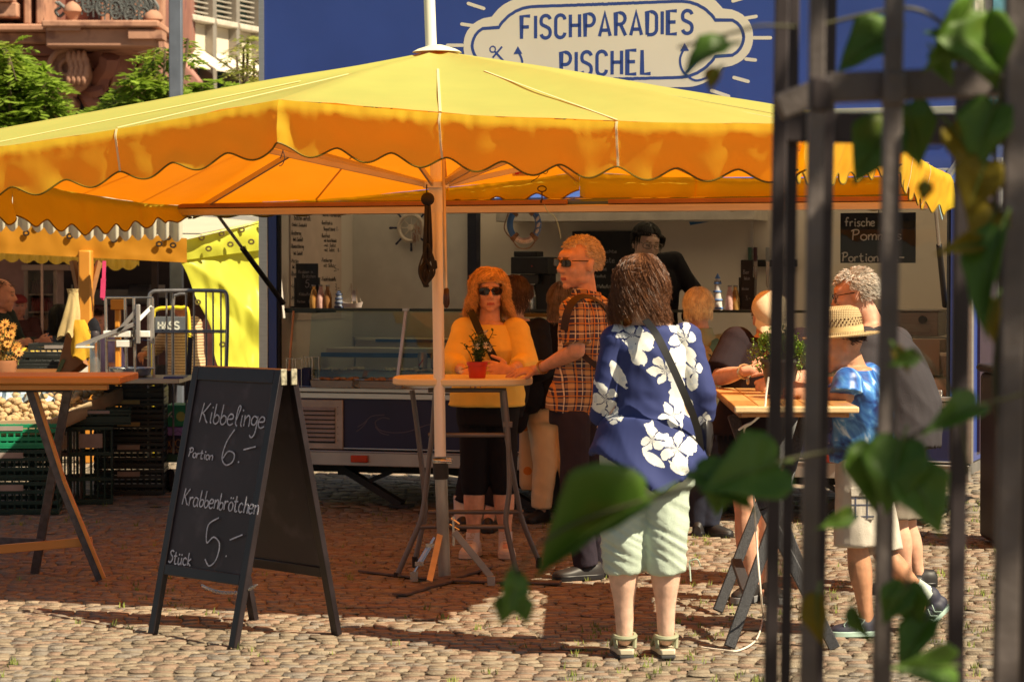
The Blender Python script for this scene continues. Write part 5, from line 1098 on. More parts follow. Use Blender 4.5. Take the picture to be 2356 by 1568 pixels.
tray(915, 850, .35, ZC+.055, 'steel tray of pale salad inside the glass case', .5, .2, 'pale salad'); tray(790, 862, .3, ZC+.055, 'steel tray at the left end inside the glass case', .42, .2, 'pale salad'); tray(1010, 870, .22, ZC+.055, 'steel tray of bread rolls in front of the beer cans', .3, .18, 'bread rolls')
def napkins():
    c = lt(698, 888, -.02, ZC+.002); t = thing('paper_bag_rack', 'wire rack holding dark blue bags at the left counter end', 'rack', c); q = lambda x, y, z: c+TU*x+TV*y+V((0, 0, z))
    b = MB()
    for k, (x, y, h) in enumerate(((-.08, -.05, .19), (-.015, -.05, .19), (.05, -.02, .20), (.0, .05, .2), (.07, .05, .2))): b.tube(crom([q(x-.022, y, 0), q(x-.022, y, h-.01), q(x-.018, y, h), q(x+.018, y, h), q(x+.022, y, h-.01), q(x+.022, y, 0)], 3), .0028, 5)
    b.tube([q(-.1, -.05, .004), q(.09, -.05, .004)], .003, 5); b.build('wire_frame', steel, t)
    b = MB(lambda p: q(p.x, p.y, p.z)); b.box(-.09, -.0, -.035, .03, 0, .12); b.box(.0, .06, -.03, .03, 0, .13); b.build('blue_bag', M('navy paper', (.012, .02, .09), .6), t, bevel=.008)
napkins()
# right end: fryer hood, boxes, knives, bucket
def kitchen():
    c = lt(2060, 690, .9, 1.17); t = thing('griddle', 'steel griddle with two black knobs at the right end of the trailer', 'griddle', c); q = lambda p: c+TU*p.x+TV*p.y+V((0, 0, p.z))
    b = MB(q); b.box(-.35, .3, -.1, .25, 0, .16); b.box(-.36, .31, -.12, .27, .16, .175); b.build('griddle_body', M('brushed steel', (.22, .2, .19), .35, .7, var=.15, stretch=(1, 1, 20)), t, bevel=.005)
    for x in (-.13, .20): b = MB(q); b.cyl((x, -.1, .11), (x, -.13, .11), .026, n=16); b.build('knob', blk, t)
    b = MB(q); b.box(-.05, .25, -.105, -.1, .03, .08); b.build('label_plate', M('plate grey', (.3, .28, .26), .5), t)
    c = lt(2115, 770, .35, .93); t = thing('cardboard_box', 'pale cardboard box on the right end counter behind glass', 'box', c); q2 = lambda p: c+TU*p.x+TV*p.y+V((0, 0, p.z))
    b = MB(q2); b.box(-.28, .13, 0, .3, .005, .23); b.build('box_body', M('pale carton', (.42, .31, .24), .8, var=.06), t, bevel=.004); b = MB(q2); b.box(-.28, .13, -.003, .0, .21, .232); b.build('flap', M('pale carton', 0), t)
    b = MB(tx); x0, _ = tp(2000, 780, .2); b.box(x0-.5, TL-.13, .05, .8, .44, .92); tb = b.build('right_counter', M('beige laminate', (.52, .38, .25), .55, var=.08, stretch=(1, 1, 12)), tr)
    x1, z1 = tp(2060, 910, .0); b = MB(tx); b.box(x1-.6, TL-.15, -.03, .0, ZC+.005, ZC+.04); b.build('drip_rail', alu, tr, bevel=.004)
    c = lt(2195, 775, .30, .93); t = thing('bucket', 'clear plastic bucket with white lid at the far right of the counter', 'bucket', c); b = MB(); b.lathe([(.07, 0), (.085, .13)], c, 20); b.build('pail', M('bucket plastic', (.30, .26, .24), .4), t); b = MB(); b.lathe([(.088, .13), (.09, .15), (0, .152)], c, 20); b.build('lid', M('lid white', (.7, .68, .62), .4), t)
    c = lt(1745, 610, 2.1); t = thing('knife_rack', 'black magnetic strip with kitchen knives on the back wall', 'knife rack', c); b = MB(tx); x, z = tp(1745, 607, 2.12); b.box(x-.12, x+.28, 2.11, 2.15, z-.02, z+.03); b.build('strip', blk, t)
    for dx, l, cm in ((-.07, .22, (.05, .1, .08)), (-.03, .26, (.06, .02, .03)), (.06, .2, (.25, .25, .26)), (.16, .16, (.6, .5, .4))):
        b = MB(tx); b.add([(x+dx, 2.10, z+.06), (x+dx+.03, 2.10, z+.06), (x+dx+.02, 2.10, z-l), (x+dx, 2.10, z-l+.05), (x+dx, 2.105, z+.06), (x+dx+.03, 2.105, z+.06), (x+dx+.02, 2.105, z-l), (x+dx, 2.105, z-l+.05)], [(0, 3, 2, 1), (4, 5, 6, 7), (0, 1, 5, 4), (1, 2, 6, 5), (2, 3, 7, 6), (3, 0, 4, 7)]); kn = b.build('knife', steel, t, label=None)
        b = MB(tx); b.box(x+dx, x+dx+.026, 2.085, 2.108, z+.02, z+.12); b.build('knife_grip', M('grip%.2f' % cm[0], cm, .5), kn, bevel=.003)
    # front glass at the right end, under which the fries board hangs
    b = MB(tx); x0, _ = tp(1850, 600, .1); b.add([(x0, .1, .94), (TL-.13, .1, .94), (TL-.13, .12, 2.12), (x0, .12, 2.12)], [(0, 1, 2, 3)]); b.build('sneeze_glass', glass('thin glass', (.93, .93, .9), .95), tr, smooth=False)
    c = lt(1655, 512, 1.9); t = thing('blue_pennant', 'small blue paper pennant on the white back wall', 'pennant', lt(1610, 512, 2.08)); b = MB(); a, b1, b2 = lt(1585, 509, 2.13), lt(1632, 510, 2.13), lt(1588, 518, 2.13); b.add([a, b1, b2]+[p+TV*.004 for p in (a, b1, b2)], [(0, 2, 1), (3, 4, 5), (0, 1, 4, 3), (1, 2, 5, 4), (2, 0, 3, 5)]); b.build('pennant_cloth', M('pennant blue', (.03, .15, .4), .7), t, smooth=False)
kitchen()
# ================================================================= people
def remesh(mb, vox, smooth_it=3, fold=None, paint=None, mats=None, name='body', parent=None, dec=None):
    me = bpy.data.meshes.new('tmp'); me.from_pydata([tuple(v) for v in mb.v], [], mb.f); me.update()
    o = bpy.data.objects.new('tmp', me); col.objects.link(o)
    r = o.modifiers.new('r', 'REMESH'); r.mode = 'VOXEL'; r.voxel_size = vox; r.adaptivity = 0
    if smooth_it: s = o.modifiers.new('s', 'SMOOTH'); s.factor = .5; s.iterations = smooth_it
    dg = bpy.context.evaluated_depsgraph_get(); ev = o.evaluated_get(dg); m2 = bpy.data.meshes.new_from_object(ev)
    bpy.data.objects.remove(o); bpy.data.meshes.remove(me)
    m2.name = name; off = org(parent)
    if fold:
        nn = [v.normal.copy() for v in m2.vertices]
        for v, n_ in zip(m2.vertices, nn): v.co = v.co+n_*fold(v.co, n_)
    m2.materials.clear()
    for m in (mats if isinstance(mats, (list, tuple)) else [mats]): m2.materials.append(m)
    if paint:
        for p in m2.polygons: p.material_index = paint(p.center)
    else:
        for p in m2.polygons: p.material_index = 0
    m2.transform(Matrix.Translation(-off)); m2.shade_smooth()
    o = bpy.data.objects.new(name, m2); col.objects.link(o); o.parent = parent; return o
def limb(mb, a, ra, b_, rb, bulge=0, n=14, caps=True, fl=1.0, side=None):
    a, b_ = V(a), V(b_); d = (b_-a); pts = []; rs = []
    for i in range(9):
        t = i/8; pts.append(a.lerp(b_, t)); rs.append(ra+(rb-ra)*t+bulge*math.sin(math.pi*min(1, t*1.5)) if t < .67 else ra+(rb-ra)*t+bulge*math.sin(math.pi*min(1, t*1.5)))
    mb.tube(pts, rs, n)
    if caps: mb.ell(a, ra, ra, ra, n=7); mb.ell(b_, rb, rb, rb, n=7)
def ringloft(mb, rings, n=24, p=2.3):
    vs = []
    for c, s_, f_, a, b_ in rings:
        for j in range(n):
            t = 2*math.pi*j/n; ct, st = math.cos(t), math.sin(t); ct = math.copysign(abs(ct)**(2/p), ct); st = math.copysign(abs(st)**(2/p), st)
            vs.append(c+s_*(a*ct)+f_*(b_*st))
    k = len(rings); mb.add(vs, [(i*n+j, i*n+(j+1) % n, (i+1)*n+(j+1) % n, (i+1)*n+j) for i in range(k-1) for j in range(n)]+[tuple(range(n-1, -1, -1)), tuple(range((k-1)*n, k*n))])
class Head:
    def __init__(s, c, yaw, pitch=0, roll=0, h=.235):
        y, p = R(yaw), R(pitch); s.c = V(c); s.h = h; k = h/.235; s.k = k
        s.F = V((math.sin(y)*math.cos(p), -math.cos(y)*math.cos(p), -math.sin(p))); s.S = V((math.cos(y), math.sin(y), 0)); s.U = s.F.cross(s.S)
        if roll: q = Matrix.Rotation(R(roll), 3, s.F); s.S = q @ s.S; s.U = q @ s.U
        s.M = Matrix((s.S, s.F, s.U)).transposed()
    def P(s, x, y, z): return s.c+(s.S*x+s.F*y+s.U*z)*s.k
    def inv(s, p): d = (V(p)-s.c)/s.k; return V((d.dot(s.S), d.dot(s.F), d.dot(s.U)))
    def mesh(s, mb, fem=False, wide=1.0, beard=0):
        k = s.k; E = lambda x, y, z, rx, ry, rz, n=12: mb.ell(s.P(x, y, z), rx*k, ry*k, rz*k, s.M, n)
        E(0, -.012, .030, .076*wide, .094, .088, 16); E(0, .020, -.010, .066*wide, .078, .092, 14); E(0, .040, -.055, .050*wide, .052, .048); E(0, .072, -.092, .022, .018, .016)
        E(0, .060, .042, .052, .036, .030); 
        for sg in (-1, 1):
            E(sg*.036, .062, -.018, .024, .026, .026); E(sg*.075*wide, -.002, -.005, .010, .017, .031, 8); E(sg*.078*wide, -.010, .012, .006, .016, .016, 8); E(sg*.024, .086, .030, .020, .010, .007, 8); E(sg*.043, .015, -.062, .020, .040, .024)
            E(sg*.011, .100, -.026, .009, .010, .008, 7)
        mb.tube([s.P(0, .088, .030), s.P(0, .100, .008), s.P(0, .113, -.018), s.P(0, .108, -.029)], [.008*k, .009*k, .0125*k, .008*k], 8); E(0, .109, -.021, .012, .012, .010, 8)
        E(0, .086, -.053, .025, .013, .006, 8); E(0, .083, -.066, .021, .013, .007, 8); E(0, .078, -.060, .034, .016, .020, 8)
    def paint(s, brow=True, shave=0):
        def f(c):
            q = s.inv(c)
            if q.y > .072 and abs(q.x) < .021 and -.067 < q.z < -.053: return 1
            if brow and q.y > .070 and .010 < abs(q.x) < .040 and .030 < q.z < .037: return 2
            if q.y > .066 and .014 < abs(q.x) < .036 and .006 < q.z < .014: return 3
            return 0
        return f
def hand(mb, W, D, N, size=1.0, curl=(.5, .5, .5, .5), spread=.16, thumb=1, thumbcurl=.4, L=.082):
    "W wrist, D towards the fingers, N out of the back of the hand"
    D = V(D).normalized(); N = V(N); N = (N-D*N.dot(D)).normalized(); S = D.cross(N)*thumb; k = size
    c = W+D*.045*k; q = Matrix((S, D, N)).transposed()
    mb.ell(c, .038*k, .050*k, .0165*k, q, 9); mb.ell(W+D*.075*k, .038*k, .018*k, .013*k, q, 8); limb(mb, W-D*.02*k, .024*k, W+D*.02*k, .024*k)
    for i in range(4):
        off = (i-1.5); base = W+D*(.080-.006*abs(off-.5)*1)*k+S*(-off*.0195)*k*-1; ln = (.068, .078, .074, .056)[i]*k; d = (D+S*(off*-spread)*-1).normalized(); p = base; ang = 0
        for sgm, fr in enumerate((.45, .32, .25)):
            ang += curl[i]*(.6, .9, .6)[sgm]; dd = (d*math.cos(ang)-N*math.sin(ang)).normalized(); p2 = p+dd*ln*fr; r0 = (.0092, .0086, .0078)[sgm]*k; mb.tube([p, p2], [r0, r0*.92], 8); mb.ell(p2, r0*.95, r0*.95, r0*.95, n=5); p = p2
    b0 = W+D*.022*k-S*.030*k*1.0; d1 = (D*.65-S*.7-N*.25).normalized(); p1 = b0+d1*.038*k; d2 = (D*(.9-thumbcurl*.3)-S*.25-N*thumbcurl).normalized(); p2 = p1+d2*.030*k; p3 = p2+(d2-N*thumbcurl*.5).normalized()*.024*k
    mb.tube([b0, p1, p2, p3], [.015*k, .0115*k, .010*k, .0085*k], 8); mb.ell(p3, .0085*k, .0085*k, .0085*k, n=5)
def hair_mat(name, c, rough=.42, isl=.45):
    return M(name, c, rough, 0, .25, 30, island=isl, spec=.28, bump=0)
def hair(hd, parent, mat, style, n=900, seed=1, L=.2, wave=.008, part=.0, cap=1.06, face_z=.055, back_z=-.06, r=.0022, vol=.0, curl=0, gravity=1.0, name='hair', bald=0, flare=0):
    rr = random.Random(seed); k = hd.k; b = MB()
    # close-fitting scalp volume
    vs = []; H_, W_ = 16, 28
    def inhair(d):
        if d.y > .35 and d.z < .42+.25*abs(d.x): return False
        if d.y > .0 and d.z < -.02+.3*d.y and abs(d.x) > .3: return False
        if d.z < back_z/.1 : return False
        if bald and d.z > .55 and d.y > -.2 and abs(d.x) < .55: return False
        return True
    for i in range(H_+1):
        t = math.pi*i/H_-math.pi/2
        for j in range(W_):
            a = 2*math.pi*j/W_; d = V((math.cos(t)*math.cos(a), math.cos(t)*math.sin(a), math.sin(t))); s_ = (cap+vol) if inhair(d) else .80
            wv = 1+.02*noise.noise(d*4+V((seed, 0, 0))) if inhair(d) else 1
            vs.append(hd.P(d.x*.078*s_*wv, -.014+d.y*.096*s_*wv, .030+d.z*.090*s_*wv))
    b.add(vs, [(i*W_+j, i*W_+(j+1) % W_, (i+1)*W_+(j+1) % W_, (i+1)*W_+j) for i in range(H_) for j in range(W_)])
    for q in range(n):
        for _ in range(20):
            d = V((rr.gauss(0, 1), rr.gauss(0, 1), rr.gauss(0, 1))).normalized()
            if inhair(d) and (style != 'long' or d.z > -.1): break
        s_ = (cap+vol)*rr.uniform(.97, 1.03); p = V((d.x*.078*s_, -.014+d.y*.096*s_, .030+d.z*.090*s_)); ph = rr.uniform(0, 6.28); pts = []; lay = rr.uniform(0, 1)
        nrm = V((d.x/.078, d.y/.096, d.z/.09)).normalized()
        if style == 'short':
            dr = (nrm*rr.uniform(.15, .55)+V((rr.uniform(-.3, .3)+d.x*.3, .35 if d.y > .1 and d.z > .5 else -.45, -.35 if d.z < .6 else rr.uniform(-.2, .2)))).normalized(); l = L*rr.uniform(.6, 1.2)
            for i in range(4): pts.append(p+dr*l*i/3+V((0, -.0, -.12*l*(i/3)**2))+nrm*(.003*math.sin(i)))
        else:
            ns = 11; l = L*rr.uniform(.8, 1.06); st = l/ns; cur = p.copy(); vel = V((0, 0, 0)); dn = hd.inv(hd.c+V((0, 0, -1)))
            dn = dn.normalized(); pa = V((math.copysign(.8, d.x-part)*(1 if d.z > .5 else .2), -.25 if d.y < .3 else .1, 0))
            for i in range(ns+1):
                u = i/ns; ww = wave*u*k; pts.append(cur+V((math.sin(ph+u*(9+7*curl))*ww, math.cos(ph*1.7+u*(8+7*curl))*ww, math.sin(ph+u*15)*ww*.5*(1+curl))))
                c2 = cur-V((0, -.014, .030)); nn = V((c2.x/.078**2, c2.y/.096**2, c2.z/.09**2)).normalized()
                v_ = dn*(.6+u)+(pa*(1-u)*.9 if d.y > -.25 else V((0, 0, 0))); v_ = v_-nn*min(0, v_.dot(nn)) if c2.z > -.04 else v_+V((c2.x, c2.y*.6, 0))*(.4+.6*curl+flare*4)
                if c2.z > -.04 and v_.dot(nn) > 0: v_ = v_-nn*v_.dot(nn)*.95
                cur = cur+v_.normalized()*st
                c2 = cur-V((0, -.014, .030)); e = math.sqrt((c2.x/.078)**2+(c2.y/.096)**2+(c2.z/.09)**2); mn = (cap+vol)*(1+.05*lay)
                if e < mn and c2.z > -.05: cur = V((0, -.014, .030))+c2*(mn/e)
                if cur.y > -.01 and cur.z < .066: cur.x = math.copysign(max(abs(cur.x), .069+.02*lay), cur.x); cur.y = min(cur.y, .062)
        P_ = [hd.P(*x) for x in pts]; rad = [r*k*(1-.75*(i/(len(P_)-1))**2) for i in range(len(P_))]; b.tube(P_, rad, 4)
    return b.build(name, mat, parent)
def shoe(parent, ank, dirv, L, mat, solem, name='shoe', H=.075, W_=.046, sole=.022, z0=0.0, back=.32):
    dirv = V((dirv[0], dirv[1], 0)).normalized(); sd = V((-dirv.y, dirv.x, 0)); heel = V((ank.x, ank.y, z0))-dirv*L*back
    b = MB(); rings = []
    for u, w_, h in ((0, .45, .6), (.06, .72, .95), (.2, .82, 1.0), (.38, .80, .92), (.55, .90, .70), (.72, 1.0, .52), (.88, .88, .40), (.97, .55, .28), (1.0, .2, .15)):
        vs = []
        for j in range(14):
            a = math.pi*j/13; vs.append(heel+dirv*L*u+sd*(W_*w_*math.cos(a))+V((0, 0, sole+H*h*max(0, math.sin(a))**.7)))
        rings += vs
    b.add(rings, [(i*14+j, i*14+j+1, i*14+15+j, i*14+14+j) for i in range(8) for j in range(13)]+[(i*14+13, i*14, i*14+14, i*14+27) for i in range(8)]+[tuple(range(14)), tuple(range(125, 111, -1))])
    sh = b.build(name, mat, parent)
    b = MB(); pl = []
    for u, w_ in ((0, .4), (.05, .75), (.2, .86), (.4, .82), (.6, .96), (.75, 1.03), (.9, .88), (.98, .55), (1.01, .15)): pl.append((u*L, W_*w_*1.04))
    poly = [(x, -y) for x, y in pl]+[(x, y) for x, y in reversed(pl)]
    b.prism(poly, heel+V((0, 0, sole+.004)), dirv, sd, sole+.003); b.build('sole', solem, sh, bevel=.004)
    return sh
def folds(amp, sx=9, sz=22, seed=0, big=.4, dirv=(0, 0, 1)):
    def f(c, n):
        a = noise.noise(V((c.x*sx+c.y*sx*.7, c.y*sx, c.z*sz+c.x*6))+V((seed*3.3, seed, 0))); b_ = noise.noise(V((c.x*sx*.35, c.y*sx*.35, c.z*sz*.3))+V((0, seed*2.1, seed)))
        return amp*((1-abs(a)*2.2)*.55+b_*1.2)
    return f
def torso_rings(J, face, w=1.0, d=1.0, fem=False, ease=0, hem=None, belly=0, mid=None):
    "rings from hips to neck following the spine"
    pel = J['pel']; nk = J['nk']; shc = (J['sA']+J['sB'])/2; sd = (J['sB']-J['sA']); shw = sd.length/2; sd.normalize(); hs = (J['hB']-J['hA']).normalized()
    up = (shc-pel).normalized(); out = []
    L = (shc-pel).length
    prof = [(-.16, .168, .118, 0), (-.02, .172, .122, 0), (.14, .162, .115, .004), (.34, .150, .108, .010), (.55, .158, .112, .012), (.74, .165, .112, .008), (.90, .0, .098, 0), (1.0, .0, .082, 0)]
    if fem: prof = [(-.16, .178, .125, 0), (-.02, .180, .125, 0), (.14, .165, .112, .004), (.34, .145, .100, .006), (.55, .152, .110, .014), (.72, .158, .118, .02), (.90, .0, .098, .006), (1.0, .0, .078, 0)]
    for t, a, b_, fo in prof:
        s_ = hs.lerp(sd, max(0, min(1, t))).normalized(); fw = (s_.cross(up)).normalized()*face; c = pel.lerp(shc, t)
        if a == 0: a = (shw*.98 if t < .95 else shw*.72)/w
        c = c+fw*(fo+belly*math.exp(-((t-.3)/.28)**2)); out.append([c, s_, fw, a*w+ease, (b_*d+belly*.6*math.exp(-((t-.3)/.28)**2))+ease])
    nb = shc.lerp(nk, .5)+up*.01; fw = (sd.cross(up)).normalized()*face; out.append([nb+up*.015, sd, fw, .075*w+ease, .066+ease])
    if hem is not None:
        out = [r_ for r_ in out if True]; r0 = out[0]; c0 = pel+(pel-shc).normalized()*hem; out.insert(0, [c0, r0[1], r0[2], r0[3]*1.02, r0[4]*1.02])
    return out, up
def skin(name, c): return M(name, c, .52, 0, .13, 28, sss=.12, spec=.35, bump=.12, bs=160)
lip = M('lip', (.45, .12, .08), .45); browm = M('brow', (.18, .10, .05), .8); lid = M('eyelid', (.16, .09, .07), .6)
SK = skin('skin light', (.66, .36, .24)); SKp = skin('skin pale', (.68, .44, .33)); SKt = skin('skin tan', (.50, .25, .14))
SKM = [SK, lip, browm, lid]
PP = lambda base_d: (lambda x, y, dd=0: at(x, y, base_d+dd))
def person(name_label, base, J, H, sk=None, fem=False, face=1, vox=.007, arm=1.0, leg=1.0, w=1.0, hands=None, head_kw={}, body_top=True, eyes=True):
    "continuous body; J in world space"
    t = thing('person', name_label, 'person', base); b = MB(); sk = sk or SK
    rg, up = torso_rings(J, face, w*.93, .92, fem); ringloft(b, rg)
    H.mesh(b, fem, **head_kw); nkb = J['nk']; limb(b, nkb-up*.05, .062*w**.5, H.P(0, -.02, -.03), .054)
    for s_ in 'AB':
        S_, E_, W_ = J['s'+s_], J['e'+s_], J['w'+s_]; b.ell(S_, .052*arm, .052*arm, .052*arm, n=8)
        limb(b, S_, .048*arm, E_, .037*arm, .004); limb(b, E_, .038*arm, W_, .024*arm**.5, .005)
        hp, kp, ap = J['h'+s_], J['k'+s_], J['a'+s_]; limb(b, hp, .085*leg, kp, .053*leg, .0); limb(b, kp, .052*leg, ap, .034*leg**.5, .014*leg)
        ft = J.get('t'+s_, ap+V((0, -.14*face, -.05))); limb(b, ap+V((0, 0, -.02)), .034, ft+V((0, 0, .01)), .026)
        if hands and s_ in hands: hand(b, W_, **hands[s_])
        else: hand(b, W_, (W_-E_), (0, -face, .2), curl=(.5, .55, .6, .65), thumb=1 if s_ == 'B' else -1)
    bd = remesh(b, vox, 3, None, H.paint(), [sk, lip, browm, lid], 'body', t)
    return t, bd, up
def garment(parent, name, mat, vox, build, fold=None, sm=2, **k):
    b = MB(); build(b); return remesh(b, vox, sm, fold, None, mat, name, parent)
def sleeves(b, J, r0, r1, t_end=(1, 1), part='upper', r_el=None, A=True, B=True):
    for s_ in ('A' if A else '')+('B' if B else ''):
        S_, E_, W_ = J['s'+s_], J['e'+s_], J['w'+s_]; te = t_end[0 if s_ == 'A' else 1]
        b.ell(S_, r0*1.06, r0*1.06, r0*1.06, n=8)
        if te <= 1: b.tube([S_, S_.lerp(E_, te*.5), S_.lerp(E_, te)], [r0, (r0+r1)/2, r1], 16)
        else:
            re = r_el or (r0+r1)/2; b.tube([S_, S_.lerp(E_, .5), E_], [r0, (r0+re)/2, re], 16); b.ell(E_, re, re, re, n=8); b.tube([E_, E_.lerp(W_, te-1)], [re, r1], 16)
def pantlegs(b, J, r0, rk, r1, t_end=1.0, ease=.0, stop_upper=None):
    for s_ in 'AB':
        hp, kp, ap = J['h'+s_], J['k'+s_], J['a'+s_]
        if stop_upper: b.tube([hp, hp.lerp(kp, stop_upper*.5), hp.lerp(kp, stop_upper)], [r0, (r0+rk)/2, rk], 16); b.ell(hp, r0, r0, r0, n=8); continue
        b.ell(hp, r0, r0, r0, n=8); b.tube([hp, hp.lerp(kp, .5), kp], [r0, (r0*.9+rk)/2, rk], 16); b.ell(kp, rk, rk, rk, n=8); b.tube([kp, kp.lerp(ap, t_end*.5), kp.lerp(ap, t_end)], [rk, (rk+r1)/2, r1], 16)
def glasses(hd, parent, dark=True, w_=.030, h_=.021, round_=2.6, yb=.104, z=.012, fm=None, name='sunglasses'):
    lens = M('dark lens', (.008, .007, .009), .06, spec=.8) if dark else glass('clear lens', (.95, .95, .95), .88); fm = fm or M('glasses frame', (.012, .010, .010), .3)
    b = MB(); L = MB()
    for sg in (-1, 1):
        pts = []
        for i in range(22):
            a = 2*math.pi*i/22; c_, s_ = math.cos(a), math.sin(a); x = sg*.035+math.copysign(abs(c_)**(2/round_), c_)*w_; zz = z+math.copysign(abs(s_)**(2/round_), s_)*h_*(1.0 if s_ < 0 else .9); y = yb-.35*max(0, abs(x)-.02)**1.15-.0; pts.append(hd.P(x, y, zz))
        b.tube(pts, .0022*hd.k, 5, closed=True); n = len(pts); c0 = sum(pts, V((0, 0, 0)))/n+hd.F*.002
        L.add([c0]+pts, [((0, 1+i, 1+(i+1) % n)) for i in range(n)])
        b.tube([hd.P(sg*.064, yb-.018, z+.010), hd.P(sg*.074, .05, z+.008), hd.P(sg*.080, .0, z+.004), hd.P(sg*.078, -.012, z-.006)], .0024*hd.k, 5)
    b.tube([hd.P(-.008, yb+.001, z+.006), hd.P(0, yb+.004, z+.009), hd.P(.008, yb+.001, z+.006)], .0022*hd.k, 5)
    g_ = b.build(name, fm, parent); L.build('lens', lens, g_)
    return g_
def band_strip(parent, name, pts, wd, mat, nrmf, th=.004, n=8):
    b = MB(); P_ = crom(pts, n); vs = []
    for i, p in enumerate(P_):
        d = (P_[min(i+1, len(P_)-1)]-P_[max(i-1, 0)]).normalized(); nn = V(nrmf(p)).normalized(); x = nn.cross(d).normalized()
        for a, c_ in ((-1, 0), (1, 0), (1, 1), (-1, 1)): vs.append(p+x*wd/2*a+nn*th*c_)
    k = len(P_); b.add(vs, [(i*4+j, i*4+(j+1) % 4, i*4+4+(j+1) % 4, i*4+4+j) for i in range(k-1) for j in range(4)]+[(0, 3, 2, 1), (4*k-4, 4*k-3, 4*k-2, 4*k-1)])
    return b.build(name, mat, parent)
def gnd(p, z=0): return V((p.x, p.y, z))
fab = lambda n, c, **k: M(n, c, .85, 0, k.pop('var', .08), k.pop('scale', 6), bump=k.pop('bump', .35), bs=k.pop('bs', 240), spec=.2, **k)
# ---- 1 woman in yellow sweater, facing the camera
def woman_yellow():
    p = PP(14.04); hd = Head(p(1127, 672), 3, 3, 0, .232)
    J = dict(nk=p(1128, 738), pel=p(1122, 902), sA=p(1072, 765), sB=p(1186, 765), eA=p(1044, 838, -.14), eB=p(1208, 838, -.14), wA=p(1072, 857, -.42), wB=p(1172, 850, -.42), hA=p(1094, 950), hB=p(1152, 950), kA=p(1092, 1105), kB=p(1158, 1105), aA=p(1088, 1250), aB=p(1163, 1248), tA=p(1076, 1270, -.12), tB=p(1166, 1268, -.12))
    h = dict(A=dict(D=V((.5, -.7, -.15)), N=V((0, -.3, 1)), curl=(.9, .9, .8, .7), thumb=-1), B=dict(D=V((-.85, -.25, .1)), N=V((.2, -.9, .3)), curl=(.35, .4, .5, .6), thumb=-1, thumbcurl=.0))
    t, bd, up = person('woman in yellow sweater and dark sunglasses facing forward behind the cream table', gnd(p(1125, 1280)), J, hd, SK, True, 1, .0055, hands=h)
    ye = fab('yellow knit', (.86, .62, .14), bs=400)
    def bt(b):
        rg, u = torso_rings(J, 1, 1.0, 1.0, True, .030, hem=.075); rg[0][3] += .006; ringloft(b, rg[:-1]+[[rg[-1][0]-u*.012, rg[-1][1], rg[-1][2], .098, .080]]); 
    def neckcut(c, n): 
        return folds(.0045, 7, 9, 1)(c, n)
    garment(t, 'sweater', ye, .008, bt, neckcut)
    for q in 'AB': garment(t, 'sleeve', ye, .008, lambda b: sleeves(b, J, .080, .050, (1.55, 1.5), r_el=.074, A=q == 'A', B=q == 'B'), folds(.006, 8, 12, 2))
    b = MB(); c = J['nk']+V((0, -.05, -.075)); hem_y = None
    bk_ = fab('black fabric', (.012, .012, .016))
    garment(t, 'capri_trousers', bk_, .009, lambda b: (ringloft(b, [[J['pel']+V((0, 0, z)), V((1, 0, 0)), V((0, -1, 0)), a, .125] for z, a in ((.0, .165), (-.10, .18), (-.18, .17))]), pantlegs(b, J, .098, .078, .066, .22)), folds(.004, 8, 14, 3))
    hm = hair_mat('ginger blond hair', (.66, .40, .15), .42, .5); hair(hd, t, hm, 'long', 3600, 3, .205, .024, .1, 1.10, vol=.12, curl=1.3, r=.0014, flare=.5)
    glasses(hd, t)
    band_strip(t, 'bag_strap', [p(1078, 712, .0), p(1086, 722, -.11), p(1105, 765, -.175), p(1130, 810, -.175), p(1146, 842, -.17)], .042, M('black webbing', (.012, .012, .013), .6), lambda q: (0, -1, .1))
    wh = M('shoe white', (.62, .52, .44), .55); so_ = M('shoe sole', (.60, .48, .38), .6)
    for s_, dv in (('A', (-.25, -1)), ('B', (.08, -1))):
        sh = shoe(t, J['a'+s_], dv, .25, wh, so_, H=.075, W_=.047, sole=.030); b = MB()
        for i in range(5): q = J['a'+s_]+V((dv[0]*(.035+.018*i), -.02-.018*i, -.052-.011*i)); q.z = .118-.012*i; b.cbox(q, .040, .005, .005)
        b.tube([V((J['a'+s_].x+.012*math.cos(a*.8), J['a'+s_].y-.045, .125+.012*math.sin(a*.8))) for a in range(8)], .002, 4); b.build('laces', M('lace', (.5, .36, .25), .8), sh)
        b = MB(); b.tube([J['a'+s_]+V((0, .0, -.05)), J['a'+s_]+V((0, 0, .065))], [.040, .039], 14); b.build('sock', M('sock white', (.62, .55, .52), .9), t)
    b = MB(); q = J['wA']+V((.03, -.04, -.005)); b.tube([q+V((.014*math.cos(a*.7), 0, .014*math.sin(a*.7))) for a in range(9)], .0025, 5, closed=True); b.build('ring', steel, t)
woman_yellow()
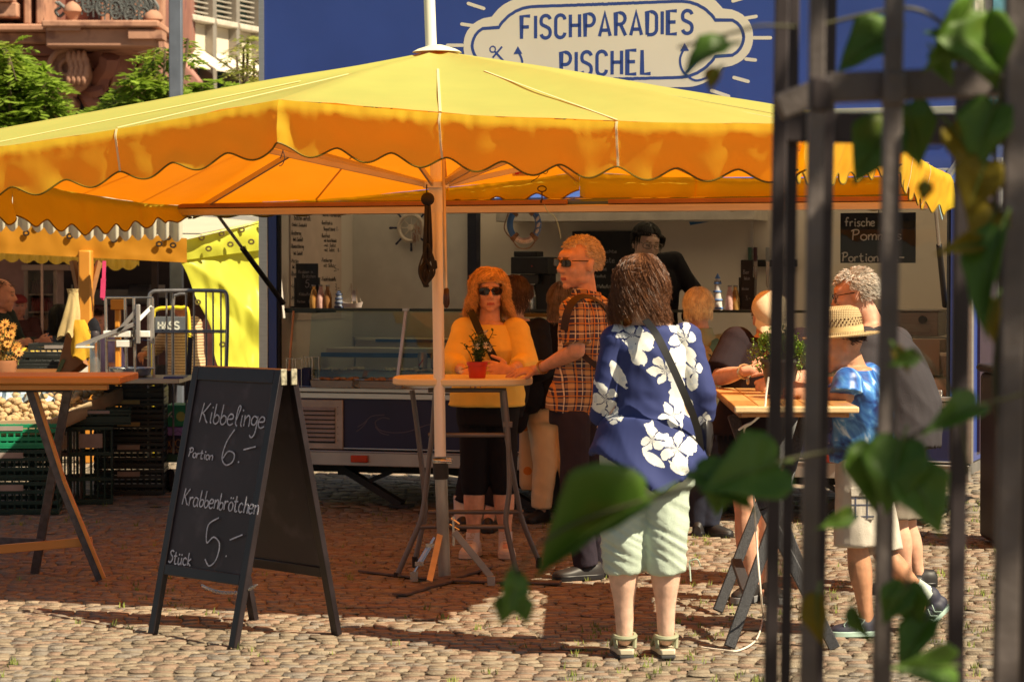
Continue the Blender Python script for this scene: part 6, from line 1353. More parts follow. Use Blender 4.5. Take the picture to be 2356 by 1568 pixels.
# ---- 2 man in plaid shirt, body side-on, head turned left
def plaid():
    g = newmat('plaid shirt'); sp = g.n('ShaderNodeSeparateXYZ'); g.l(g.o, sp.inputs[0]); nzs = g.n('ShaderNodeTexNoise'); nzs.inputs['Scale'].default_value = 3; g.l(g.o, nzs.inputs[0])
    wob = g.m('MULTIPLY_ADD', nzs.outputs[0], .05, -.025)
    def line(v, per, ph, wd):
        a = g.m('FRACT', g.m('ADD', g.m('MULTIPLY', v, 1/per), ph)); return g.m('LESS_THAN', g.m('ABSOLUTE', g.m('SUBTRACT', a, .5)), wd/per/2)
    u = g.m('ADD', g.m('ADD', g.m('MULTIPLY', sp.outputs[0], .85), g.m('MULTIPLY', sp.outputs[1], .3)), wob); v = g.m('ADD', sp.outputs[2], wob)
    c = (.075, .062, .10)
    l1 = line(u, .075, 0, .024); l2 = line(v, .075, .2, .022); c = g.mix(g.m('MULTIPLY', g.m('ADD', l1, l2), .44), c, (.74, .42, .17))
    for q, per, ph, wd, cc, s_ in ((u, .075, .36, .005, (.85, .70, .5), .8), (v, .075, .55, .005, (.85, .70, .5), .8), (u, .075, .7, .007, (.70, .26, .05), .8), (v, .075, .9, .007, (.70, .26, .05), .8), (u, .0375, .1, .003, (.02, .02, .04), .6), (v, .0375, .4, .003, (.02, .02, .04), .6)):
        c = g.mix(g.m('MULTIPLY', line(q, per, ph, wd), s_), c, cc)
    g.l(c, g.bs.inputs['Base Color']); g.bs.inputs['Roughness'].default_value = .85; g.bs.inputs['Specular IOR Level'].default_value = .15; return g.mat
def man_plaid():
    p = PP(13.0); hd = Head(p(1333, 607), -56, 4, -3, .272)
    J = dict(nk=p(1352, 676), pel=p(1325, 915, .05), sA=p(1322, 716, -.18), sB=p(1374, 711, .16), eA=p(1328, 806, -.22), eB=p(1400, 830, .1), wA=p(1236, 850, .14), wB=p(1400, 930, .0), hA=p(1322, 958, -.04), hB=p(1348, 958, .06), kA=p(1322, 1140, -.08), kB=p(1362, 1140, .1), aA=p(1350, 1300, -.04), aB=p(1385, 1300, .1), tA=p(1336, 1318, -.04), tB=p(1374, 1318, .08))
    h = dict(A=dict(D=V((-1, .05, -.10)), N=V((.0, -.35, 1)), curl=(.32, .28, .3, .36), thumb=1, thumbcurl=.15, size=1.12))
    t, bd, up = person('man in orange lit plaid shirt and sunglasses leaning a hand on the cream table', gnd(p(1350, 1330)), J, hd, SK, False, 1, .0055, arm=1.12, leg=.8, hands=h, head_kw=dict(wide=1.04))
    pl = plaid()
    def bt(b):
        rg, u = torso_rings(J, 1, .93, .95, False, .020, hem=.075, belly=.02); ringloft(b, rg[:-1]+[[rg[-1][0]-u*.01, rg[-1][1], rg[-1][2], .082, .078]])
        b.tube([J['nk']+V((-.015, 0, -.055)), J['nk']+V((-.002, 0, .018))], [.084, .073], 18)
    garment(t, 'plaid_shirt', pl, .008, bt, folds(.006, 8, 10, 5))
    for q in 'AB': garment(t, 'sleeve', pl, .008, lambda b: (sleeves(b, J, .076, .074, (.84, .84), A=q == 'A', B=q == 'B')), folds(.006, 9, 12, 4))
    garment(t, 'trousers', fab('brown black trousers', (.030, .024, .036), var=.2), .009, lambda b: (ringloft(b, [[J['pel']+V((0, 0, z)), V((.6, .8, 0)), V((-.8, .6, 0)), a, .12] for z, a in ((.02, .14), (-.06, .15), (-.13, .15))]), pantlegs(b, J, .086, .078, .066, 1.0)), folds(.006, 9, 12, 6))
    hair(hd, t, hair_mat('grey blond hair', (.56, .46, .34), .5, .35), 'short', 1900, 5, .013, cap=1.035, r=.0015, face_z=.05)
    glasses(hd, t, w_=.031, h_=.016, round_=3.2)
    sm_ = M('strap dark brown', (.035, .018, .014), .6)
    band_strip(t, 'backpack_strap', [p(1298, 760, -.30), p(1305, 722, -.31), p(1322, 692, -.28), p(1350, 682, -.18), p(1385, 700, -.04), p(1408, 730, .06)], .040, sm_, lambda q: (-.15, -.9, .6), .008)
    band_strip(t, 'shoulder_strap', [p(1330, 806, -.16), p(1350, 824, -.18), p(1372, 842, -.16), p(1390, 858, -.1)], .028, sm_, lambda q: (-.1, -1, .2), .006)
    b = MB(); q = J['wA'].lerp(J['eA'], .14); ax = (J['eA']-J['wA']).normalized(); u1 = ax.cross(V((0, 0, 1))).normalized(); u2 = u1.cross(ax); b.tube([q+(u1*math.cos(a*.524)+u2*math.sin(a*.524))*.033 for a in range(12)], .0055, 6, closed=True); b.ell(q+V((0, -.034, .012)), .015, .005, .015, n=6); b.build('wristwatch', M('watch gold', (.5, .35, .15), .3, .8), t)
    for s_, dv in (('A', (-.9, -.4)), ('B', (-.8, -.4))): shoe(t, J['a'+s_], dv, .28, M('shoe black', (.02, .018, .018), .5), blk, H=.07, W_=.05, sole=.025)
man_plaid()
# ---- 3 woman in floral blouse seen from behind
def floral():
    g = newmat('floral blouse'); sp = g.n('ShaderNodeSeparateXYZ'); g.l(g.o, sp.inputs[0]); n0 = g.n('ShaderNodeTexNoise'); n0.inputs['Scale'].default_value = 15; n0.inputs['Detail'].default_value = 5; g.l(g.o, n0.inputs[0])
    X = g.m('ADD', sp.outputs[0], g.m('MULTIPLY_ADD', n0.outputs[0], .075, -.0375)); Z = g.m('ADD', sp.outputs[2], g.m('MULTIPLY_ADD', n0.outputs[0], -.06, .03))
    base = gnd(at(1480, 1512, 10.3)); mask = None; inner = None
    def flower(px, py, rad, rot, petals=5, sq=1.0, deep=.55, half=False, dd=10.15):
        nonlocal mask, inner
        c = at(px, py, dd)-base; dx = g.m('SUBTRACT', X, c.x); dz = g.m('SUBTRACT', Z, c.z); cr, sr = math.cos(R(rot)), math.sin(R(rot))
        a = g.m('ADD', g.m('MULTIPLY', dx, cr), g.m('MULTIPLY', dz, sr)); b_ = g.m('MULTIPLY', g.m('SUBTRACT', g.m('MULTIPLY', dz, cr), g.m('MULTIPLY', dx, sr)), sq)
        r = g.m('SQRT', g.m('ADD', g.m('MULTIPLY', a, a), g.m('MULTIPLY', b_, b_))); th = g.m('ARCTAN2', b_, a); pet = g.m('ABSOLUTE', g.m('COSINE', g.m('MULTIPLY', th, petals/2)))
        lim = g.m('MULTIPLY', g.m('ADD', g.m('MULTIPLY', g.m('POWER', pet, .6), deep), 1-deep), rad); m_ = g.m('LESS_THAN', r, lim)
        if half: m_ = g.m('MULTIPLY', m_, g.m('GREATER_THAN', b_, -rad*.25))
        mask = m_ if mask is None else g.m('MAXIMUM', mask, m_)
        vein = g.m('MULTIPLY', g.m('LESS_THAN', r, rad*.30), g.m('LESS_THAN', g.m('ABSOLUTE', g.m('SINE', g.m('MULTIPLY', th, 7))), .45)); ring_ = g.m('MULTIPLY', g.m('LESS_THAN', pet, .28), g.m('LESS_THAN', r, rad*.8)); iv = g.m('MAXIMUM', vein, ring_)
        inner = iv if inner is None else g.m('MAXIMUM', inner, iv)
    def leaf(x0, y0, x1, y1, wd, dd=10.15):
        nonlocal mask
        A, B_ = at(x0, y0, dd)-base, at(x1, y1, dd)-base; d = V((B_.x-A.x, 0, B_.z-A.z)); L = d.length; d.normalize(); dx = g.m('SUBTRACT', X, A.x); dz = g.m('SUBTRACT', Z, A.z)
        s_ = g.m('DIVIDE', g.m('ADD', g.m('MULTIPLY', dx, d.x), g.m('MULTIPLY', dz, d.z)), L); q = g.m('ABSOLUTE', g.m('SUBTRACT', g.m('MULTIPLY', dx, d.z), g.m('MULTIPLY', dz, d.x)))
        lim = g.m('MULTIPLY', g.m('SUBTRACT', g.m('MULTIPLY', s_, 4), g.m('MULTIPLY', g.m('MULTIPLY', s_, s_), 4)), wd/2); m_ = g.m('LESS_THAN', q, lim); mask = g.m('MAXIMUM', mask, m_)
    flower(1455, 770, 0.055, 20, 4, 1.25, .75); leaf(1440, 745, 1462, 830, .03); leaf(1405, 760, 1440, 745, .05); leaf(1465, 775, 1512, 800, .075); leaf(1455, 790, 1482, 850, .06)
    flower(1570, 772, 0.064, 60, 5, 1.1, .7); leaf(1560, 790, 1590, 870, .12); leaf(1545, 800, 1570, 850, .06); flower(1598, 850, 0.051, 100, 4, 1.3, .7); leaf(1598, 850, 1592, 900, .06)
    flower(1528, 848, 0.066, 10, 6, 1.05, .62); leaf(1560, 855, 1570, 990, .065); leaf(1545, 870, 1590, 945, .05); flower(1548, 955, 0.061, -20, 5, 1.2, .6); leaf(1575, 910, 1595, 965, .06)
    leaf(1404, 825, 1440, 895, .045); flower(1395, 920, 0.055, 30, 5, 1.0, .6, dd=10.1); leaf(1380, 905, 1400, 960, .09, 10.1); flower(1412, 960, 0.034, 0, 4, 1, .6, dd=10.1); leaf(1370, 880, 1396, 900, .03, 10.1)
    flower(1500, 1010, 0.064, 25, 5, 1.35, .6); flower(1555, 1030, 0.072, 70, 5, 1.0, .65); leaf(1545, 1000, 1575, 1070, .09); leaf(1575, 1055, 1605, 1000, .05); leaf(1475, 1035, 1530, 1075, .04); leaf(1540, 1060, 1580, 1078, .06); leaf(1490, 1000, 1500, 965, .04); leaf(1600, 980, 1640, 960, .05)
    flower(1625, 965, 0.030, 0, 4, 1, .6); 
    n2 = g.n('ShaderNodeTexNoise'); n2.inputs['Scale'].default_value = 26; g.l(g.o, n2.inputs[0]); gsh = g.m('MULTIPLY', g.m('GREATER_THAN', n2.outputs[0], .56), .35)
    c = g.mix(mask, (.036, .048, .155), g.mix(gsh, (.80, .80, .74), (.40, .46, .58))); c = g.mix(g.m('MULTIPLY', inner, mask), c, (.035, .045, .13))
    g.l(c, g.bs.inputs['Base Color']); g.bs.inputs['Roughness'].default_value = .75; g.bs.inputs['Specular IOR Level'].default_value = .2; return g.mat
def woman_floral():
    p = PP(10.3); hd = Head(p(1474, 664, .03), 168, 26, 6, .235)
    J = dict(nk=p(1497, 728), pel=p(1492, 985), sA=p(1420, 786), sB=p(1576, 781), eA=p(1398, 896, -.02), eB=p(1611, 900, -.02), wA=p(1391, 990, .08), wB=p(1610, 985, .08), hA=p(1440, 1030), hB=p(1538, 1030), kA=p(1432, 1235), kB=p(1530, 1235), aA=p(1437, 1455), aB=p(1532, 1455), tA=p(1430, 1475, .13), tB=p(1520, 1475, .13))
    J['kA'].y -= .02; J['kB'].y -= .02
    t, bd, up = person('woman in navy blouse with white flowers and mint capri trousers seen from behind', gnd(p(1480, 1512)), J, hd, SKp, True, -1, .007, leg=1.08, w=1.15, hands=dict(A=dict(D=V((.5, .6, -.6)), N=V((-.8, -.2, .3)), curl=(.6, .6, .6, .6), thumb=1)))
    fm_ = floral()
    def bt(b):
        s_, f_ = V((1, 0, 0)), V((0, -1, 0)); rg, u = torso_rings(J, -1, .89, 1.05, True, .018); rg = [[c, a_, b_, w_*1.0, d_] for c, a_, b_, w_, d_ in rg]
        ringloft(b, rg[:-1]+[[rg[-1][0]-u*.02, rg[-1][1], rg[-1][2], .10, .085]])
        # flared tail with pointed hem
        n = 44; vs = []
        for ring_i, (zz, k_) in enumerate(((.02, 1.0), (-.05, 1.05), (-.10, 1.10))):
            pass
        c0 = J['pel']
        for lay in (0, 1):
            for r_ in range(8):
                for j in range(n):
                    a = 2*math.pi*j/n; x, y = math.cos(a), math.sin(a); back = max(0, -y); low = .045+.155*back**1.2*(1-min(1, abs(x-.12)*1.0))+.05*max(0, x)
                    if y > 0: low = .06
                    v_ = r_/7; rad = .84+.30*v_**.8-(.10 if lay else 0); vs.append(c0+V((x*.215*rad, y*.20*rad, .05-v_*(low+.10))))
        fs = []
        for lay in (0, 1):
            for r_ in range(7):
                for j in range(n): a = lay*8*n+r_*n+j; a2 = lay*8*n+r_*n+(j+1) % n; fs.append((a, a2, a2+n, a+n) if lay == 0 else (a+n, a2+n, a2, a))
        for j in range(n): j2 = (j+1) % n; fs.append((7*n+j, 7*n+j2, 15*n+j2, 15*n+j)); fs.append((j2, j, 8*n+j, 8*n+j2))
        b.add(vs, fs)
    garment(t, 'floral_blouse', fm_, .0085, bt, folds(.012, 5, 9, 9))
    for q in 'AB': garment(t, 'sleeve', fm_, .008, lambda b: sleeves(b, J, .069, .062, (1.72, 1.68), r_el=.060, A=q == 'A', B=q == 'B'), folds(.007, 8, 14, 3))
    mint = fab('mint cotton', (.47, .56, .47), var=.05)
    def fl_(c, n):
        q = noise.noise(V((c.x*5, c.y*5, c.z*26+c.x*16))); q2 = noise.noise(V((c.x*9, c.y*9, c.z*9))); low = 1+.9*math.exp(-((c.z-.42)/.16)**2); return .0036*low*(1-abs(q)*2.6)+.005*q2
    garment(t, 'capri_trousers', mint, .0085, lambda b: (ringloft(b, [[J['pel']+V((0, 0, z)), V((1, 0, 0)), V((0, -1, 0)), a, d] for z, a, d in ((.06, .155, .12), (-.04, .18, .14), (-.12, .192, .155), (-.19, .195, .152), (-.235, .185, .13))]), pantlegs(b, J, .108, .092, .080, .36)), fl_)
    b = MB(); q = p(1586, 1290); b.tube(crom([q, q+V((.03, -.02, .01)), q+V((.045, 0, -.02))], 4), .003, 5); b.tube([q, q+V((.004, -.02, -.08))], .003, 5); b.build('hem_tie', mint, t)
    hm = hair_mat('dark brown hair', (.13, .052, .022), .46, .6); hair(hd, t, hm, 'long', 4600, 11, .210, .024, .1, 1.11, vol=.09, curl=.8, r=.0015, back_z=-.08, flare=.2)
    band_strip(t, 'bag_strap', [p(1484, 735, -.10), p(1510, 770, -.19), p(1545, 840, -.215), p(1580, 920, -.20), p(1604, 985, -.12), p(1612, 1040, -.05)], .030, M('black webbing', 0), lambda q: (.15, -1, .15), .006)
    b = MB(); b.ell(p(1622, 1000, .05), .035, .09, .10, n=8); b.build('handbag', M('black leather', (.02, .018, .02), .4), t)
    so_ = M('sandal sole', (.52, .46, .34), .6); sg_ = M('sandal strap', (.30, .31, .20), .7); sw = M('sandal sole dark', (.05, .05, .05), .7)
    for s_ in 'AB':
        a = J['a'+s_]; dv = V((-.12, 1, 0)).normalized(); sd = V((1, .12, 0)); heel = gnd(a)-dv*.055; b = MB(); pl = [(0, .028), (.03, .036), (.09, .036), (.16, .044), (.22, .036), (.245, .012)]; b.prism([(x, -y) for x, y in pl]+[(x, y) for x, y in reversed(pl)], heel+V((0, 0, .038)), dv, sd*-1 if False else V((-dv.y, dv.x, 0)), .024); sl_ = b.build('sandal', so_, t, bevel=.005)
        b = MB(); b.prism([(x, -y) for x, y in pl]+[(x, y) for x, y in reversed(pl)], heel+V((0, 0, .0135)), dv, V((-dv.y, dv.x, 0)), .0135); b.build('outsole', sw, sl_, bevel=.003)
        cc = gnd(a)+V((0, 0, .088))-dv*.006; b = MB()
        b.tube([cc+V((.043*math.cos(q*.42), .047*math.sin(q*.42), .006*math.sin(q*.42))) for q in range(15)], .010, 6, closed=True)
        for sg in (-1, 1): b.tube([cc+sd*sg*.042, gnd(a)+sd*sg*.038-dv*.02+V((0, 0, .038))], [.010, .009], 6); b.tube([cc+sd*sg*.040+dv*.02, gnd(a)+sd*sg*.042+dv*.09+V((0, 0, .038))], [.010, .009], 6)
        b.build('straps', sg_, sl_)
woman_floral()
def dressed(label, dep, hd, J, topm, botm, topk, botk, hairk, sk=None, fem=False, face=1, shoes=None, vox=.009, w=1.0, base=None, hands=None, sock=None, arm=1, leg=1, shoe_m=None, hkw={}):
    t, bd, up = person(label, base, J, hd, sk, fem, face, vox, w=w, hands=hands, arm=arm, leg=leg, head_kw=hkw)
    def bt(b):
        rg, u = torso_rings(J, face, w, w, fem, topk.get('ease', .022), hem=topk.get('hem', .08), belly=topk.get('belly', 0)); ringloft(b, rg[:-1]+[[rg[-1][0]-u*.012, rg[-1][1], rg[-1][2], .085, .078]]); sleeves(b, J, topk.get('r0', .07), topk.get('r1', .055), topk.get('end', (1.9, 1.9)), r_el=topk.get('re'))
        if topk.get('yoke'): b.tube([J['sA'], J['nk']+V((0, 0, -.03)), J['sB']], [.07, .095, .075], 14)
        if topk.get('collar'): b.tube([J['nk']+V((0, 0, -.05)), J['nk']+V((0, 0, .02))], [.085, .075], 16)
    garment(t, topk.get('name', 'jacket'), topm, .010, bt, folds(topk.get('fold', .006), 8, 12, len(label)))
    if botm:
        hs = (J['hB']-J['hA']).normalized(); fw = hs.cross(V((0, 0, 1)))*face
        garment(t, botk.get('name', 'trousers'), botm, .010, lambda b: (ringloft(b, [[J['pel']+V((0, 0, z)), hs, fw, a*w, .125*w] for z, a in ((.08, .165), (-.04, .175), (-.12, .17))]), pantlegs(b, J, botk.get('r0', .1), botk.get('rk', .08), botk.get('r1', .07), botk.get('end', 1.0), stop_upper=botk.get('su'))), folds(.006, 8, 12, len(label)+3))
    if hairk: hair(hd, t, **hairk)
    if shoes:
        for s_, dv in zip('AB', shoes): shoe(t, J['a'+s_], dv, .26, shoe_m or M('shoe black', 0), blk, H=.07, W_=.046, sole=.022, z0=max(0, J['a'+s_].z-.10) if J['a'+s_].z > .2 else 0)
    return t
def stand(p, cx, ytop, ych, yhip, ykn, yan, hw, sw, face=1, fd=0, arms=None, lx=0, lk=0):
    d = dict(nk=p(cx, ytop), pel=p(cx, yhip-18), sA=p(cx-sw, ych), sB=p(cx+sw, ych), hA=p(cx-hw, yhip), hB=p(cx+hw, yhip), kA=p(cx-hw+lk, ykn, -.03*face), kB=p(cx+hw+lk, ykn, -.03*face), aA=p(cx-hw+lx, yan), aB=p(cx+hw+lx, yan))
    for s_, q in zip('AB', (-1, 1)):
        d['e'+s_] = p(cx+q*(sw+12), (ych+yhip)/2, .02); d['w'+s_] = p(cx+q*(sw+4), yhip-5, -.12*face)
    if arms: d.update(arms)
    return d
# ---- 4 saleswoman inside the trailer
def saleswoman():
    c = lt(1490, 560, .95); dep = c.y; p = PP(dep); hd = Head(p(1486, 562, -.12), 20, 14, -6, .275)
    J = stand(p, 1495, 622, 640, 830, 950, 1035, 28, 62, 1); J['nk'] = p(1504, 606, -.04); J['sA'] = p(1450, 642); J['sB'] = p(1550, 603); J['eB'] = p(1598, 670, -.05); J['wB'] = p(1582, 742, -.35); J['eA'] = p(1452, 720, -.1); J['wA'] = p(1500, 770, -.35)
    for k_ in ('kA', 'kB', 'aA', 'aB'): pass
    t = dressed('saleswoman in black with hair tied back bending over the counter inside the trailer', dep, hd, J, fab('shop black', (.012, .011, .014)), fab('shop black trousers', (.012, .011, .014)), dict(end=(1.7, 1.85), r0=.072, r1=.05, name='top', yoke=1), {}, dict(mat=hair_mat('black brown hair', (.012, .008, .007)), style='long', n=700, L=.09, wave=.001, cap=1.06, r=.002), SKp, True, 1, w=1.15, base=gnd(p(1495, 1030), .4))
    glasses(hd, t, dark=False, w_=.026, h_=.017, fm=M('fine frame', (.2, .15, .12), .3, .6), name='glasses')
    b = MB(); b.tube(crom([hd.P(0, -.11, .02), hd.P(.02, -.13, -.03), hd.P(.03, -.12, -.09), hd.P(.03, -.10, -.15)], 5), [.028, .03, .03, .03, .028, .028, .026, .026, .024, .022, .02, .018, .016, .014, .012, .01][:16], 10); b.build('ponytail', MC['black brown hair'], t)
saleswoman()
# ---- 5 blond customer with backpack
def blond():
    p = PP(15.2); hd = Head(p(1607, 710), 172, -4, 0, .235); J = stand(p, 1612, 762, 792, 960, 1090, 1205, 24, 48, -1)
    J['hA'] = p(1610, 960); J['hB'] = p(1650, 960); J['kA'] = p(1605, 1090); J['kB'] = p(1645, 1085); J['aA'] = p(1608, 1210); J['aB'] = p(1632, 1208)
    t = dressed('short haired blond customer in pale green shirt carrying a patterned backpack', 15.2, hd, J, fab('sage shirt', (.32, .36, .22)), fab('dark jeans', (.022, .026, .045), var=.3), dict(end=(.9, .9), r0=.064, r1=.06, name='shirt', collar=1), dict(r1=.065), dict(mat=hair_mat('white blond hair', (.85, .68, .42), .4, .2), style='long', n=1500, seed=4, L=.095, wave=.003, cap=1.08, vol=.04, r=.0022), SK, False, -1, shoes=((.2, 1), (.7, -.7)), base=gnd(p(1620, 1225)))
    b = MB(); c = p(1612, 858, -.17); b.ell(c, .115, .075, .155, n=14); b.ell(c+V((0, -.055, -.04)), .08, .03, .08, n=10); b.ell(c+V((0, -.02, .12)), .07, .05, .05, n=8)
    bp = remesh(b, .008, 2, folds(.003), None, M('backpack fabric', (.36, .25, .09), .8, var=.35, scale=60), 'backpack', t)
    for x0, x1 in ((1578, 1590), (1645, 1632)): band_strip(bp, 'shoulder_strap', [p(x0, 772, .0), p(x0, 790, -.09), p((x0+x1)/2, 808, -.13), p(x1, 828, -.16)], .045, M('teal strap', (.08, .20, .17), .7), lambda q: (0, -1, .3), .01)
    b = MB(); b.tube([c+V((.10*math.cos(a*.2), -.055, .14*math.sin(a*.2)-.01)) for a in range(0, 16)], .0035, 5); b.build('zip', blk, bp)
    b = MB(); b.tube([c+V((-.02+.022*math.cos(a*.6), -.09, .03+.022*math.sin(a*.6))) for a in range(11)], .002, 5); b.box(c.x-.02, c.x+.01, c.y-.1, c.y-.085, c.z-.12, c.z+.0); b.build('tan_patch', M('tan leather', (.5, .33, .14), .6), bp)
blond()
# ---- 6 dark haired customer, 7 grey blond customer with beige trousers
def dark_customer():
    p = PP(15.4); hd = Head(p(1186, 682), 150, 0, 0, .235); J = stand(p, 1190, 728, 756, 940, 1080, 1180, 20, 50, -1); J['aA'] = p(1060, 1180, .1); J['kA'] = p(1085, 1090, .1); J['hA'] = p(1110, 940, .05); J['hB'] = p(1150, 940); J['pel'] = p(1140, 915); J['kB'] = p(1150, 1090); J['aB'] = p(1125, 1190); J['wA'] = p(1165, 880, .22); J['wB'] = p(1200, 880, .22)
    t = dressed('dark haired customer in black jacket standing behind the woman in yellow', 15.4, hd, J, fab('black jacket', (.016, .016, .022)), fab('black jeans', (.014, .014, .02)), dict(end=(1.9, 1.9), r1=.05, re=.062), dict(r1=.06, end=.72), dict(mat=hair_mat('greying brown hair', (.10, .06, .04)), style='long', n=900, seed=6, L=.14, wave=.005, cap=1.08, vol=.04, r=.0024), SK, True, -1, shoes=((-.3, 1), (.2, 1)), base=gnd(p(1140, 1195)))
    glasses(hd, t, dark=False, fm=M('glasses frame', 0), name='glasses')
    b = MB(); b.tube([J['aA']+V((0, 0, -.06)), J['aA']+V((0, 0, .11))], [.042, .045], 12); b.build('sock', M('sock white', 0), t)
dark_customer()
def beige_customer():
    p = PP(16.05); hd = Head(p(1296, 695), 165, 0, 0, .235); J = stand(p, 1275, 735, 760, 945, 1070, 1180, 32, 50, -1); J['kA'] = p(1254, 1070); J['aA'] = p(1244, 1175); J['aB'] = p(1318, 1170); J['kB'] = p(1312, 1070); J['wA'] = p(1265, 880, .22); J['wB'] = p(1300, 880, .22)
    t = dressed('grey blond customer in black jacket and beige trousers behind the man in plaid', 16.05, hd, J, fab('black coat', (.013, .012, .014)), fab('beige cotton', (.80, .62, .38)), dict(end=(1.9, 1.9), r1=.055, re=.068, hem=.02), dict(r1=.064, rk=.078, end=.93), dict(mat=hair_mat('ash blond hair', (.34, .22, .12)), style='long', n=1000, seed=9, L=.17, wave=.005, cap=1.08, vol=.04, r=.0024), SK, True, -1, shoes=((-.5, -.8), (.3, -.9)), base=gnd(p(1280, 1195)))
    b = MB(); b.ell(p(1215, 905, -.1), .11, .08, .13, n=12); b.ell(p(1190, 960, -.1), .07, .06, .1, n=10); remesh(b, .01, 2, folds(.006), None, fab('bag black', (.014, .013, .016)), 'shoulder_bag', t)
    c = p(1222, 1042, .08); t2 = thing('tote_bag', 'beige cloth tote bag printed with orange sunflowers hanging beside the beige trousers', 'bag', c)
    b = MB(); ringloft(b, [[c+V((0, 0, z)), V((1, 0, 0)), V((0, -1, 0)), a, d] for z, a, d in ((-.235, .062, .035), (-.2, .075, .045), (0, .078, .045), (.16, .074, .035), (.20, .066, .015))], p=5); rm = remesh(b, .008, 1, folds(.004, 8, 5), None, None, 'tote_body', t2)
    g = newmat('sunflower print'); vo = g.n('ShaderNodeTexVoronoi'); vo.inputs['Scale'].default_value = 9; g.l(g.o, vo.inputs[0]); m1 = g.m('LESS_THAN', vo.outputs['Distance'], .34); m2 = g.m('LESS_THAN', vo.outputs['Distance'], .13)
    cc = g.mix(m1, (.60, .46, .30), (.55, .20, .04)); cc = g.mix(m2, cc, (.08, .03, .03)); g.l(cc, g.bs.inputs['Base Color']); g.bs.inputs['Roughness'].default_value = .85; rm.data.materials.clear(); rm.data.materials.append(g.mat)
    b = MB()
    for dx in (-.025, .025): b.tube(crom([c+V((dx-.02, 0, .2)), c+V((dx, -.02, .36)), c+V((dx+.02, 0, .44))], 4), .007, 5)
    b.build('handle', M('tote handle', (.5, .38, .25), .8), t2)
beige_customer()
